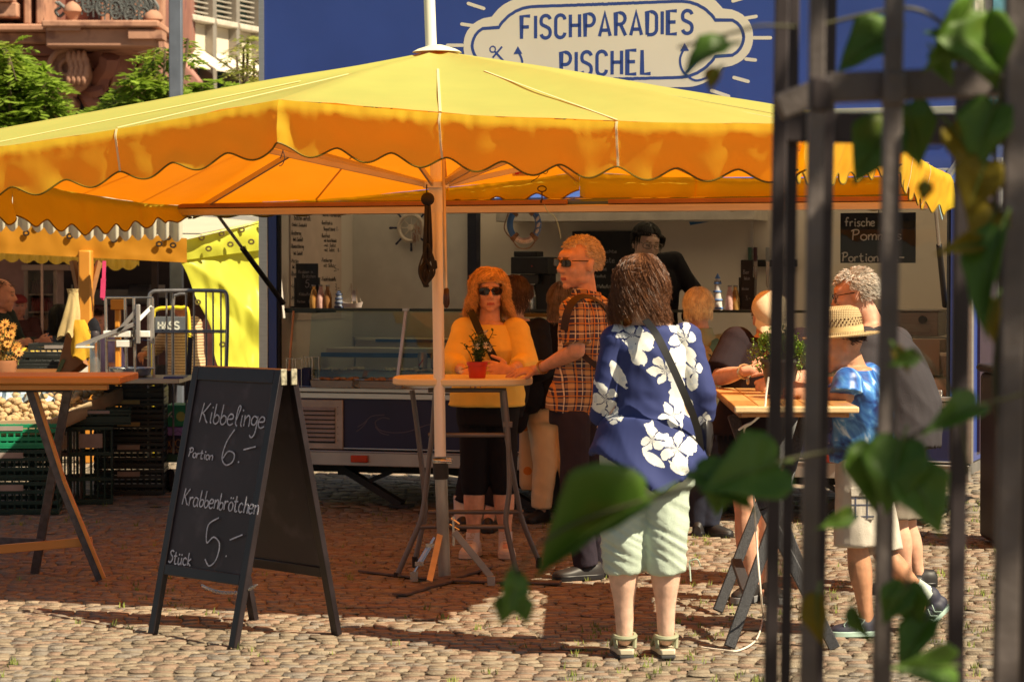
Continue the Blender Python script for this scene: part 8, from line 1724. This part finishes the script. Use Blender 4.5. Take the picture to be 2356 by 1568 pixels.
green = M('green plastic', (.010, .22, .10), .35, var=.12); dgreen = M('dark green plastic', (.008, .030, .022), .4, var=.2); blackp = M('black crate plastic', (.018, .020, .018), .4, var=.3)
g0 = gr(60, 1185); st = 'stacked plastic vegetable crates'
for k, (z, m_, lb) in enumerate(((0, dgreen, 'dark green crate standing on the cobbles at the left edge'), (.225, dgreen, 'dark green crate in the middle of the left stack'), (.435, green, 'bright green crate on top of the left stack under the potatoes'))):
    crate('vegetable_crate', lb, V((g0.x-.13, g0.y+.24, z)), .62, .42, .22 if z == 0 else (.205 if z < .3 else .165), m_, st, .12)
g1 = gr(120, 1165); crate('vegetable_crate', 'tall grey crate set on end behind the crossed table leg', V((g1.x-.02, g1.y+.3, 0)), .36, .3, .53, M('grey crate', (.08, .075, .075), .5), st, .1)
g2 = gr(210, 1155); crate('vegetable_crate', 'dark green crate leaning on its end between the two stacks', V((g2.x, g2.y, 0)), .30, .35, .54, dgreen, st, .15); crate('vegetable_crate', 'small dark green crate lying on the upright one below the potato board', V((g2.x+.05, g2.y, .545)), .45, .35, .11, dgreen, st, .15)
g3 = gr(318, 1140); hz = [0, .192, .384, .542, .70]; lbl = ['black folding crate at the foot of the tall stack under the steel counter', 'black crate second from the bottom of the tall stack', 'black crate in the middle of the tall stack with orange light through it', 'black crate fourth from the bottom of the tall stack', 'topmost black crate of the tall stack directly under the steel counter']
for k in range(5): crate('vegetable_crate', lbl[k], V((g3.x-.08, g3.y+.22, hz[k])), .50, .40, .19 if k < 2 else (.156 if k < 4 else .14), blackp, st, .05, M('label yellow', (.35, .28, .12), .6) if k > 1 else None)
# steel counter over the stacks
def steel_counter():
    D = 17.6; p = PP(D); z = p(0, 866).z; c = gnd(p(310, 866)); t = thing('steel_counter', 'narrow steel counter resting on the tall black crate stack', 'counter', V((c.x, c.y, z))); b = MB(); x0, x1 = p(190, 0).x, p(424, 0).x; b.box(x0, x1, D-.35, D+.35, z-.035, z); b.build('counter_top', M('worn steel', (.45, .40, .33), .35, .7, var=.25, scale=5), t, bevel=.004); return z
ZB = steel_counter()
p = PP(17.45)
c = p(219, 860); c.z = ZB; t = thing('thermos_flask', 'tall brushed steel thermos flask with black lid on the counter', 'flask', c); b = MB(); b.lathe([(.036, 0), (.037, .01), (.037, .24), (.030, .262), (.028, .266)], c, 24); b.build('flask_body', steel, t); b = MB(); b.lathe([(.030, .267), (.032, .27), (.030, .31), (.026, .32), (0, .322)], c, 20); b.build('lid', M('lid dark', (.06, .05, .055), .35), t); b = MB(); b.tube([c+V((-.03, 0, .3)), c+V((-.045, 0, .33)), c+V((-.02, 0, .34))], .003, 5); b.build('lid_loop', blk, t)
c = p(300, 858, .1); c.z = ZB; b = MB(); b.lathe([(.10, 0), (.135, .012), (.15, .055), (.175, .062), (.172, .066), (.145, .058), (.13, .016), (0, .012)], c, 28); solo(b, 'steel_bowl', steel, 'shallow steel bowl on the counter behind the weighing frame', 'bowl', c)
c = p(410, 862, -.1); c.z = ZB; b = MB(); b.box(c.x-.09, c.x+.05, c.y-.1, c.y+.1, ZB, ZB+.012); solo(b, 'plastic_tray', M('blue plastic', (.04, .05, .22), .4), 'flat dark blue plastic tray at the right end of the steel counter', 'tray', c, bevel=.003)
def scale_frame():
    c = p(320, 860, .0); c.z = ZB; t = thing('weighing_frame', 'white and steel potato weighing frame with scissor arms on the counter', 'scale', c); q = lambda x, y, dd=0: p(x, y, dd)
    b = MB()
    for x, dd in ((243, 0), (288, .25), (308, -.05), (351, .1)): b.cyl(q(x, 686, dd), V((q(x, 0, dd).x, 17.45+dd, ZB)), .011, n=8)
    for y in (684, 782): b.tube([q(243, y, 0), q(288, y, .25), q(351, y, .1), q(308, y, -.05), q(243, y, 0)], .007, 6)
    b.build('frame_bars', steel, t); b = MB(); b.beam(q(318, 700, -.1), q(318, 790, -.1), .025, .05, (0, 1, 0)); b.beam(q(350, 705, -.02), q(350, 790, -.02), .025, .05, (0, 1, 0)); b.build('hinge_plate', M('dull alu', (.42, .40, .38), .4, .6), t, bevel=.004)
    b = MB(); b.beam(q(176, 797, -.1), q(310, 745, -.1), .03, .02, (0, 1, 0)); b.beam(q(310, 745, -.1), q(350, 705, -.02), .03, .02, (0, 1, 0)); b.beam(q(270, 765, -.1), q(318, 710, -.1), .03, .02, (0, 1, 0)); b.build('scissor_arm', M('dull alu', 0), t, bevel=.003)
    b = MB(); b.cbox(q(271, 768, -.05), .19, .1, .045); b.cbox(q(330, 768, -.02), .10, .1, .045); b.cbox(q(285, 790, -.05), .10, .08, .05); b.build('white_head', M('white plastic', (.75, .74, .68), .4), t, bevel=.006)
    b = MB(); b.cbox(q(196, 798, -.1), .12, .1, .012); b.build('pan', M('white plastic', 0), t, bevel=.003)
scale_frame()
def trolley():
    D = 18.3; p = PP(D); t = thing('steel_trolley', 'galvanised steel cage trolley with curved top rail beside the yellow tarp', 'trolley', gnd(p(420, 1000))); gal = M('galvanised tube', (.42, .39, .36), .35, .75, var=.2, scale=15)
    b = MB(); b.tube(crom([p(343, 1060), p(343, 760), p(343, 690), p(350, 672), p(370, 669), p(440, 668), p(505, 669), p(520, 675), p(523, 700), p(523, 760), p(520, 855)], 4), .014, 8); b.build('rail', gal, t)
    b = MB()
    for x in (383, 398, 428, 446, 474, 490, 508): b.cyl(p(x, 670, .02), p(x+1, 858 if x > 440 else 1050, .02), .0075, n=6)
    for y in (760, 764, 1046): b.cyl(p(345, y), p(522 if y < 900 else 440, y), .007, n=6)
    b.build('bars', gal, t)
    b = MB(); b.tube(crom([p(398, 860, .4), p(398, 700, .4), p(408, 678, .4), p(430, 676, .4)], 4), .012, 8); b.build('rear_rail', gal, t)
    b = MB(); b.box(p(376, 0).x, p(444, 0).x, D-.05, D+.5, p(0, 1062).z, p(0, 1044).z); b.build('deck', M('green board', (.02, .08, .05), .5), t)
    for x in (392, 432): b = MB(); c = p(x, 1080); b.lathe([(.02, -.02), (.075, -.022), (.085, 0), (.075, .022), (.02, .02)], V((c.x, c.y, .085)), 20, axis=(1, .3, 0)); b.build('castor', rub, t)
    b = MB(); b.beam(p(438, 775, -.03), p(432, 920, -.03), .035, .006, (0, 1, 0)); b.tube([p(432, 768, -.03), p(447, 778, -.03), p(440, 786, -.03)], .004, 5); b.build('elastic_strap', M('strap black', (.03, .03, .035), .6), t)
    # cartons on the deck
    bx = [('fruit_carton', 'green fruit carton with kiwi print above the purple one on the trolley', (.03, .30, .13), 932, 982), ('fruit_carton', 'purple fruit carton between the green and the navy one', (.34, .22, .55), 983, 1003), ('fruit_carton', 'navy carton with gold ring print lowest on the trolley', (.025, .02, .055), 1004, 1044)]
    for nm, lb, cc, y0, y1 in bx:
        t2 = thing(nm, lb, 'carton', p(412, y1, .1), 'fruit cartons on the trolley'); b = MB(); b.box(p(376, 0).x, p(440, 0).x, D+.03, D+.4, p(0, y1).z+.002, p(0, y0).z); bo = b.build('carton_body', M('carton '+nm+str(y0), cc, .6), t2, bevel=.004)
        b = MB(); f = lambda x, y: V((p(x, 0).x, D+.028, p(0, y).z))
        if y0 == 932:
            b.prism([(.035*math.cos(a*.524), .035*math.sin(a*.524)) for a in range(12)], f(412, 958), (1, 0, 0), (0, 0, 1), .001); b.build('kiwi_print', M('kiwi', (.45, .5, .12), .6), bo)
            b = MB(); b.strip(crom([f(380, 960), f(388, 950), f(396, 945)], 4), .01, (0, -1, 0), .001); b.box(f(388, 0).x, f(392, 0).x, D+.026, D+.0275, f(0, 960).z, f(0, 955).z); b.build('leaf_print', M('print white', (.7, .7, .6), .6), bo)
        elif y0 == 1004:
            for x in (378, 392, 406): b.tube([f(x, 1020)+V((.02*math.cos(a*.524), -.002, .028*math.sin(a*.524))) for a in range(12)], .003, 4, closed=True)
            write(b, 'delecta', f(380, 1040), (1, 0, 0), (0, 0, 1), .03, .004, 'hand', width=.09, gap=.6, th=.001); b.build('gold_print', M('print gold', (.40, .25, .10), .5), bo)
        else: b.strip([f(395, 998), f(405, 990), f(415, 998)], .004, (0, -1, 0), .001); b.build('print', M('print violet', (.12, .06, .25), .6), bo)
trolley()
def potatoes():
    D = 17.0; p = PP(D); A = p(-90, 985, -.3); B_ = gr(0, 0) if False else None
    z0 = p(0, 985, -.3).z; t = thing('potato_tray', 'wide low wooden tray heaped with potatoes left of the crates', 'tray', gnd(p(110, 980)))
    fr = p(118, 978, -.35); bk_ = p(280, 905, .9); ft = p(-120, 985, -.35); z = z0
    w_ = wood('pale plank', (.45, .33, .19), 2, .6, (.2, .2, 1)); b = MB(); b.beam(fr, bk_, .02, .085); b.build('plank', w_, t, bevel=.003); b = MB(); b.beam(ft+V((0, 0, -.0)), fr+V((0, 0, 0)), .02, .085); b.build('plank', w_, t, bevel=.003)
    b = MB(); o = V((0, 0, -.045)); b.add([ft+o, fr+o, bk_+o, V((ft.x, bk_.y, bk_.z))+o, ft+o*1.3, fr+o*1.3, bk_+o*1.3, V((ft.x, bk_.y, bk_.z))+o*1.3], [(0, 1, 2, 3), (7, 6, 5, 4), (0, 4, 5, 1), (1, 5, 6, 2)]); b.build('tray_floor', w_, t)
    pt = M('potato skin', (.50, .34, .17), .75, var=.3, scale=25, bump=.5, bs=60, dirt=((.22, .13, .07), 30, .6)); rr = random.Random(6); protos = []
    for k in range(5):
        b = MB(); b.ell((0, 0, 0), .045, .030, .026, n=8); me = b.build('potato', pt, None)
        for v in me.data.vertices: v.co *= 1+.16*noise.noise(v.co*28+V((k*5, 0, 0)))
        protos.append(me)
    n = 0; first = [True]*5
    while n < 290:
        u, v = rr.random(), rr.random(); e = ft.lerp(fr, u); f_ = V((ft.x, bk_.y, bk_.z)).lerp(bk_, u); q = e.lerp(f_, v*.95+.02)
        if q.x < at(-30, 0, q.y).x: continue
        edge = min(1, (1-u)*6+.2) ; lay = rr.random(); hz_ = .012+lay*.07*(.35+.65*min(1, v*2.2+.3))
        if u > .93: hz_ *= .4
        k = rr.randrange(5); o = protos[k] if first[k] else protos[k].copy()
        if not first[k]: col.objects.link(o)
        first[k] = False; o.name = 'potato'; o.location = q+V((-.03, .02, hz_-.01)); o.rotation_euler = (rr.uniform(-.5, .5), rr.uniform(-.5, .5), rr.uniform(0, 6)); s_ = rr.uniform(.58, .88); o.scale = (s_, s_, s_); tag(o, 'yellow brown potato in the heap on the wooden tray', 'potato', 'potatoes heaped on the wooden tray'); n += 1
    c = p(118, 930, .7); b = MB(); b.lathe([(.12, 0), (.20, .10), (.21, .11), (.20, .11), (.115, .005), (0, .004)], V((c.x, c.y, c.z-.03)), 28); solo(b, 'white_bowl', M('white plastic', 0), 'large white plastic bowl behind the potatoes', 'bowl', c)
    c = p(30, 925, .5); b = MB(); vs = []
    for i in range(16):
        for j in range(12): vs.append(c+V(((i/15-.5)*.62, (j/11-.5)*.3, .02+.09*abs(noise.noise(V((i*.5, j*.5, 1))))*2-.03*abs(i-7)/7)))
    b.add(vs, [(i*12+j, (i+1)*12+j, (i+1)*12+j+1, i*12+j+1) for i in range(15) for j in range(11)]); solo(b, 'plastic_bag', M('pale blue film', (.38, .48, .55), .2, var=.3, scale=20), 'crumpled pale blue plastic bag of onions left of the potatoes', 'bag', c)
    c = p(175, 870, 1.0); b = MB(); a = [(0, 0), (.17, 0), (.17, .11), (.12, .07), (.06, .045), (0, .035)]; b.prism(a, V((p(144, 0, 1).x, D+1, p(0, 857, 1).z-.06)), (1, 0, 0), (0, 0, 1), .01); solo(b, 'white_card', M('white card', (.75, .70, .6), .6), 'curved white card standing behind the wooden table top', 'card', c)
potatoes()
def bags():
    D = 20.1; p = PP(D); c = p(160, 800); t = thing('paper_bag', 'brown paper carrier bag hanging open on the orange post', 'bag', c); p0_ = p; p = lambda x, y, dd=0: p0_(x, y, dd-.55); m_ = M('kraft paper', (.36, .15, .06), .8, var=.12, bump=.3, bs=30)
    b = MB(); A_, B_, C_, D__ = p(160, 765), p(190, 832), p(124, 884), p(150, 768); b.add([p(152, 768), p(170, 770), p(191, 834), p(123, 884), p(160, 768, .25), p(178, 775, .25), p(205, 842, .25), p(140, 890, .25)], [(0, 3, 2, 1), (4, 5, 6, 7), (0, 4, 7, 3), (1, 2, 6, 5), (0, 1, 5, 4)]); b.build('bag_body', m_, t, bevel=.004)
    b = MB(); b.cbox(p(138, 845, -.012), .03, .006, .14, ry=.45); b.build('green_print', M('faded green', (.14, .16, .06), .7), t)
    c = p(180, 740, -.1); t = thing('cloth_bundle', 'yellow and cream cloths knotted together on the orange post', 'cloth', c); b = MB()
    def pleat(x0, y0, x1, y1, r0, r1, sd, n=5):
        a, c_ = p(x0, y0, -.08), p(x1, y1, -.08); N = 48; vs = []; rg = 12
        for i in range(rg):
            u = i/(rg-1); m = a.lerp(c_, u); r = r0+(r1-r0)*u**.8
            for j in range(N): q = 2*math.pi*j/N; k = 1+.30*u*math.sin(n*q+sd+u*2)+.16*noise.noise(V((math.cos(q)*2, math.sin(q)*2, u*3+sd))); hem = .05*noise.noise(V((math.cos(q)*1.5+sd, math.sin(q)*1.5, 0))) if i == rg-1 else 0; vs.append(m+V((math.cos(q)*r*k, math.sin(q)*r*k*.5, hem)))
        b.add(vs, [(i*N+j, i*N+(j+1) % N, (i+1)*N+(j+1) % N, (i+1)*N+j) for i in range(rg-1) for j in range(N)])
    pleat(170, 672, 158, 772, .035, .075, 1); pleat(168, 664, 170, 684, .05, .03, 4, 3)
    b.build('cream_cloth', fab('cream cloth', (.62, .45, .20)), t)
    b = MB(); pleat(180, 735, 196, 822, .045, .10, 2, 4); pleat(184, 738, 210, 800, .03, .06, 7, 3)
    b.build('mustard_cloth', fab('mustard cloth', (.66, .36, .03)), t)
    b = MB()
    for x, y, rx, rz_ in ((214, 752, .045, .07), (222, 762, .03, .05), (209, 760, .03, .08)): b.ell(p(x, y, -.05), rx, .03, rz_, n=8)
    remesh(b, .009, 1, folds(.01, 12, 9, 7), None, fab('black cloth', (.012, .012, .016)), 'black_cloth', t)
    p = p0_; b = MB(); b.beam(p(240, 600, .5), p(237, 690, .5), .028, .01, (0, 1, 0)); b.beam(p(238, 640, .48), p(236, 685, .48), .04, .006, (0, 1, 0)); solo(b, 'pink_ribbon', M('pink ribbon', (.75, .06, .18), .6), 'bright pink ribbon hanging beneath the stall awning', 'ribbon', p(238, 690, .5))
    # yellow chair with grey back carrying white letters
    c = p(365, 730, .8); t = thing('yellow_chair', 'yellow framed cafe chair with grey back and white letters', 'chair', gnd(c)); b = MB(); b.tube(crom([p(350, 800, .8), p(352, 730, .8), p(360, 712, .8), p(385, 708, .8), p(415, 708, .8), p(432, 716, .8), p(436, 800, .8)], 5), .016, 8); b.tube([p(352, 800, .8), V((p(352, 0, .8).x, D+.8, 0))], .016, 8); b.tube([p(434, 800, .8), V((p(434, 0, .8).x, D+.8, 0))], .016, 8); b.build('chair_frame', M('yellow paint', (.80, .62, .03), .35), t)
    b = MB(); x0, x1, z0, z1 = p(354, 0, .8).x, p(434, 0, .8).x, p(0, 765, .8).z, p(0, 728, .8).z; b.box(x0, x1, D+.79, D+.82, z0, z1); bk_ = b.build('back_panel', M('chair grey', (.12, .13, .14), .6), t, bevel=.004); b = MB(); DIN['U'] = [[(0, 10), (0, 2.1)]+arcp(1.9, 2.1, 1.9, 2.1, 180, 360)+[(3.8, 10)]]; write(b, 'HASS', V((x0+.03, D+.788, z0+.03)), (1, 0, 0), (0, 0, 1), .06, .014, 'din', width=.17, th=.001); b.build('lettering', M('print white', 0), bk_)
    b = MB(); b.box(x0, x1, D+.8, D+1.2, .43, .46); b.build('seat', M('chair grey', 0), t)
    # crates of buns / lemons on counter
    c = p(110, 830, -.1)
    crate('bread_crate', 'black crate holding yellow lemons on the stall counter', V((p(35, 0).x-.2, D, p(0, 846).z)), 1.25, .4, .14, blackp, None); crate('bread_crate', 'black crate with pale bread rolls behind the paper bag', V((p(112, 0).x+.05, D+.1, p(0, 832).z)), .42, .38, .15, blackp, None)
    rr = random.Random(5)
    for x in (58, 66, 74): b = MB(); q = p(x, 812, .0); b.ell(q, .05, .04, .045, n=8); solo(b, 'lemon', M('lemon skin', (.75, .45, .04), .5), 'yellow lemon above the black crate rim, '+{58: 'leftmost of the three', 66: 'middle one of the three', 74: 'rightmost of the three'}[x], 'fruit', q, 'lemons in the crate')
    for x in (98, 110, 122): b = MB(); q = p(x, 806+rr.uniform(0, 3), .1); b.ell(q, .07, .05, .04, n=8); solo(b, 'bread_roll', M('roll crust', (.62, .42, .16), .6), 'pale bread roll in the crate beside the paper bag, '+{98: 'leftmost one', 110: 'middle one', 122: 'rightmost one'}[x], 'bread', q, 'bread rolls in the crate')
    b = MB(); q = p(36, 818, -.05); b.box(q.x-.14, q.x+.14, q.y-.1, q.y+.1, q.z, q.z+.02); solo(b, 'paper_stack', M('white paper', (.7, .6, .55), .8), 'white papers lying in the lemon crate', 'paper', q)
    # orange daisies
    c = p(5, 840, -.6); t = thing('daisy_pot', 'pot of orange daisies at the left edge of the stall counter', 'plant', c); b = MB(); fl = MB(); cn = MB(); rr = random.Random(9)
    b2 = MB(); b2.lathe([(.09, -.12), (.12, .02), (.12, .04), (0, .03)], c, 20); b2.build('pot', M('clay pot', (.35, .14, .06), .7), t)
    heads = [(4, 752), (12, 744), (30, 752), (8, 766), (22, 778), (36, 802), (44, 810), (14, 800), (5, 785), (40, 796), (26, 768), (-8, 770), (-5, 800), (18, 790), (6, 820), (28, 825)]
    for x, y in heads:
        h_ = p(x, y, -.6+rr.uniform(-.06, .06)); b.tube(crom([c+V((rr.uniform(-.04, .04), 0, .03)), c.lerp(h_, .6)+V((0, 0, -.02)), h_], 4), .0035, 4); d = V((rr.uniform(-.4, .6), -1, rr.uniform(-.1, .5))).normalized(); u1 = d.cross(V((0, 0, 1))).normalized(); u2 = u1.cross(d)
        for k in range(11):
            a = k*.571; e = u1*math.cos(a)+u2*math.sin(a); wv = d.cross(e)*.008; fl.add([h_, h_+e*.022+wv, h_+e*.040, h_+e*.022-wv], [(0, 1, 2, 3)])
        cn.ell(h_+d*.004, .011, .011, .009, n=5)
    for k in range(500):
        a = rr.uniform(0, 6.28); q = c+V((math.cos(a)*rr.uniform(0, .16), math.sin(a)*rr.uniform(0, .1), rr.uniform(.0, .20))); e = V((rr.uniform(-1, 1), rr.uniform(-1, 1), rr.uniform(0, 1.3))).normalized()*.035; wv = e.cross(V((0, 0, 1)))*.12; b.add([q, q+e*.5+wv, q+e, q+e*.5-wv], [(0, 1, 2, 3)])
    b.build('stems_and_leaves', M('daisy green', (.16, .15, .03), .6, var=.4, scale=30), t, smooth=False); fl.build('petals', M('orange petal', (.72, .32, .06), .6, island=.3), t, smooth=False); cn.build('flower_centres', M('daisy centre', (.35, .12, .02), .8), t)
bags()
# paper and can glimpsed under the trailer
c = gr(870, 1105); b = MB(); b.cbox(V((c.x, c.y+3, .06)), .36, .3, .1, rz=.3); solo(b, 'styrofoam_box', M('pale foam', (.72, .70, .48), .8), 'pale foam box lying in the sun beyond the trailer underside', 'box', V((c.x, c.y+3, .01)), bevel=.006)
# ================================================================= iron bars and vine in the foreground
def fence():
    t = thing('iron_fence', 'dark iron bar fence out of focus in the right foreground', 'fence', gnd(at(2040, 900, 3.3)))
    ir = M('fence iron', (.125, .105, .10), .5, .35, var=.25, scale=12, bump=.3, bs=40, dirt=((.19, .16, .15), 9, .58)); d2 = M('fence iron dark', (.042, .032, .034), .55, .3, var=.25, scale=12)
    def bar(x0, x1, wd, dep, m, y0=-60, y1=1640, sq=.85):
        b = MB(); a, c = at(x0, y0, dep), at(x1, y1, dep); k = wd*dep/FPX; b.beam(a, c, k, k*sq, (0, 1, 0)); return b.build('bar', m, t, bevel=k*.12, seg=2)
    F, Bk = 3.25, 3.95
    bar(1882, 1857, 37, F, ir); bar(2059, 2027, 43, F, ir); bar(2343, 2310, 56, F-.15, ir)
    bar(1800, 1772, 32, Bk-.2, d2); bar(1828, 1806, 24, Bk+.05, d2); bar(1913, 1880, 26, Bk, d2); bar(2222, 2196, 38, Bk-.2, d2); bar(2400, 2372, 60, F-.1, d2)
    def rail(x0, y0, x1, y1, wd, dep, m, nm='rail'): b = MB(); k = wd*dep/FPX; b.beam(at(x0, y0, dep), at(x1, y1, dep), k, k*.9, (0, 1, 0)); b = MB(); b.beam(at(x0, y0, dep), at(x1, y1, dep), .030, k); b.build(nm, m, t, bevel=.003)
    rail(1900, 203, 2420, 182, 68, F+.035, ir); rail(1790, 248, 1900, 205, 60, F+.2, ir); rail(1795, 292, 2420, 300, 70, Bk+.03, d2)  # back rail: shadow of its underside put into the darker iron colour
    for x, y in ((1888, 218), (2055, 205), (2345, 190)): b = MB(); c = at(x, y, F); b.cbox(c, .028, .03, .044); b.build('clamp', d2 if x < 1900 else ir, t, bevel=.004)
fence()
def vine():
    t = thing('climbing_vine', 'broad leaved green vine hanging over the iron bars close to the viewer', 'vine', gnd(at(2150, 1400, 3.1)))
    g = newmat('vine leaf'); n = g.n('ShaderNodeTexNoise'); n.inputs['Scale'].default_value = 9; n.inputs['Detail'].default_value = 4; g.l(g.o, n.inputs[0]); oi = g.n('ShaderNodeObjectInfo')
    c1 = g.mix(n.outputs[0], (.055, .14, .015), (.15, .27, .03)); r = g.n('ShaderNodeMapRange'); r.inputs[1].default_value = .62; r.inputs[2].default_value = .75; g.l(n.outputs[0], r.inputs[0]); c1 = g.mix(g.m('MULTIPLY', r.outputs[0], .4), c1, (.25, .17, .02))
    g.l(c1, g.bs.inputs['Base Color']); g.bs.inputs['Roughness'].default_value = .5; tr_ = g.n('ShaderNodeBsdfTranslucent'); g.l(g.mix(.6, c1, (.22, .40, .03)), tr_.inputs[0]); mx = g.n('ShaderNodeMixShader'); mx.inputs[0].default_value = .38; g.l(g.bs.outputs[0], mx.inputs[1]); g.l(tr_.outputs[0], mx.inputs[2]); g.l(mx.outputs[0], g.mat.node_tree.nodes['Material Output'].inputs[0]); lm = g.mat
    ol = cloth('olive leaf', (.26, .20, .02), (.45, .35, .03), .4, .1, 20, .5)
    outl = [(0, 0), (.18, -.09), (.38, -.02), (.50, .18), (.56, .36), (.47, .52), (.32, .72), (.16, .92), (.05, 1.06), (0, 1.16)]; outl = outl+[(-x, y) for x, y in reversed(outl[1:-1])]
    def leaf(px, py, L, ang, dep, tilt=0, roll=0, m=None, wid=1.0, cup=.25):
        "px,py leaf base in the photo, L length in photo px, ang direction of tip in degrees (0 right, 90 up)"
        m = m or lm; c = at(px, py, dep); k = L*dep/FPX; a = R(ang); U = V((math.cos(a), 0, math.sin(a))); S_ = V((math.sin(a), 0, -math.cos(a))); N = V((0, -1, 0)); q = Matrix.Rotation(R(tilt), 3, S_) @ Matrix.Rotation(R(roll), 3, U); U = q @ U; S_ = q @ S_; N = q @ N
        b = MB(); cen = (0, .42); rings = 5; n = len(outl); pts = crom([V((x, y, 0)) for x, y in outl], 3, True); n = len(pts); vs = [None]; vs = [(0, cen[1])]
        for r_ in range(1, rings+1):
            for p_ in pts: vs.append((p_.x*r_/rings, cen[1]+(p_.y-cen[1])*r_/rings))
        P_ = []
        for x, y in vs: z = cup*abs(x)*1.5-.25*(y-.4)**2+.012*math.sin(y*20+abs(x)*12)*abs(x)*2+.10*noise.noise(V((x*2.5, y*2.5, px))); P_.append(c+(S_*x*wid*.88+U*y+N*z)*k)
        fs = [(0, 1+i, 1+(i+1) % n) for i in range(n)]+[(1+(r_-1)*n+i, 1+r_*n+i, 1+r_*n+(i+1) % n, 1+(r_-1)*n+(i+1) % n) for r_ in range(1, rings) for i in range(n)]
        b.add(P_, fs); o = b.build('leaf', m, t, ang=80); sm = o.modifiers.new('thick', 'SOLIDIFY'); sm.thickness = .0006
        b = MB(); b.tube([c-U*k*.28+N*-.01, c, c+U*k*.5+N*.004, c+U*k*.9], [.0022, .002, .0012, .0005], 5); b.build('vein', M('vein green', (.10, .16, .03), .5), o)
    F = 3.0
    leaf(1486, 1146, 285, 214, 2.9, -10, 35, wid=.66, cup=.55)
    leaf(1185, 1320, 95, 258, 2.9, 20, -30, wid=.8); leaf(1172, 1375, 60, 250, 2.9, 0, 20); leaf(1195, 1378, 55, 290, 2.9, 0, -20)
    leaf(1672, 100, 115, 212, 3.05, 10, 50, wid=.8); leaf(1650, 160, 50, 250, 3.05, 0, 40, ol)
    leaf(1790, 1065, 185, 195, 3.0, 30, 20); leaf(1600, 1085, 150, 330, 3.0, 20, -40, wid=.8); leaf(1660, 1100, 80, 262, 3.02, 0, 10)
    leaf(2075, 1015, 150, 255, 3.0, 10, 20, wid=1.1); leaf(2010, 1020, 140, 270, 3.02, 0, 10); leaf(2085, 1080, 150, 300, 3.0, 10, -20, wid=1.0);  leaf(2250, 930, 170, 200, 3.0, 40, 30, wid=.5)
    leaf(2050, 70, 140, 215, 3.3, 10, 30, wid=.9); leaf(2290, 130, 160, 160, 3.1, 20, 30); leaf(2235, 20, 160, 235, 3.1, 10, -30); leaf(2260, 40, 150, 280, 3.1, 0, 20); leaf(2150, 120, 80, 300, 3.1, 0, 0, wid=.7)
    leaf(2050, 290, 140, 235, 3.35, 10, 20); leaf(2090, 240, 130, 280, 3.4, 0, 20); leaf(2190, 290, 120, 300, 3.3, 0, -20, ol); leaf(2290, 240, 140, 250, 3.1, 0, 30)
    leaf(2270, 370, 120, 250, 3.1, 0, 20, ol); leaf(2295, 480, 110, 240, 3.1, 10, 30, ol); leaf(2300, 530, 230, 255, 3.0, 20, 50, wid=.5); leaf(2255, 560, 110, 190, 3.0, 30, 20, ol, .5); leaf(2290, 690, 90, 265, 3.0, 0, 40, ol, .6)
    leaf(1880, 1370, 110, 275, 3.1, 0, 40, ol, .7); leaf(2090, 1345, 100, 280, 3.1, 0, 20); leaf(2085, 1350, 90, 235, 3.1, 0, 30); leaf(2140, 1420, 140, 235, 3.1, 20, 40, wid=.7); leaf(1960, 1400, 80, 300, 3.2, 0, 40, wid=.6)
    leaf(2190, 1530, 160, 175, 3.0, 40, 10, wid=.7);  leaf(2060, 800, 60, 300, 3.1, 0, 0, ol, .6); leaf(2110, 815, 70, 200, 3.1, 20, 0, wid=.6); leaf(1960, 1180, 90, 200, 3.2, 30, 0, wid=.5)
    leaf(2130, 420, 40, 260, 3.1, 0, 0, ol)
    b = MB(); st = lambda pts, r, d: b.tube(crom([at(x, y, d) for x, y in pts], 6), r, 6)
    st([(1478, 1150), (1600, 1120), (1800, 1060), (2010, 1020), (2080, 1010), (2180, 960), (2260, 930), (2380, 900)], .0026, 3.05); st([(1830, 62), (1750, 60), (1700, 72), (1640, 88), (1560, 110)], .0022, 3.1); st([(1860, 65), (2050, 22), (2130, 30), (2200, 80), (2300, 130)], .003, 3.35)
    st([(1240, 1250), (1210, 1290), (1188, 1320)], .0016, 2.9); st([(1240, 1250), (1330, 1200), (1478, 1150)], .0018, 2.9); st([(2100, 800), (2150, 850), (2200, 930), (2230, 1090)], .0024, 3.05); st([(2380, -20), (2300, 240), (2290, 480), (2300, 700), (2290, 900), (2330, 1200), (2300, 1600)], .004, 3.1); st([(1960, 1290), (1950, 1340), (1900, 1380)], .0018, 3.1); st([(2100, 1300), (2090, 1350), (2160, 1480), (2180, 1600)], .0022, 3.1)
    b.build('stem', M('vine stem', (.07, .065, .03), .6), t)
    b = MB(); rr = random.Random(21); cc = V((.5, 3.3, 1.5))+SD*3.1  # leaves added out of view to cast shade on the fence and vine
    for k in range(1000):
        q = cc+V((rr.uniform(-1.0, 1.0), rr.uniform(-1.3, 1.3), rr.uniform(-1.15, .9))); e = V((rr.gauss(0, 1), rr.gauss(0, 1), rr.gauss(0, .6))).normalized()*.085; wv = e.cross(V((rr.uniform(-1, 1), rr.uniform(-1, 1), 1))).normalized()*.05; b.add([q-e, q+wv, q+e*1.2, q-wv], [(0, 1, 2, 3)])
    b.build('unseen_shade_leaves', lm, t, smooth=False)
vine()
# things seen past the right end of the trailer
c = gr(2330, 1255); t = thing('waste_bin', 'dark waste bin standing past the right end of the trailer', 'bin', c); b = MB(); b.box(c.x-.14, c.x+.4, c.y-.2, c.y+.3, .02, 1.0); b.build('bin_body', M('bin dark', (.022, .015, .02), .5), t, bevel=.03); b = MB(); b.box(c.x-.16, c.x+.42, c.y-.22, c.y+.32, 1.001, 1.05); b.build('bin_lid', M('bin dark', 0), t, bevel=.02)
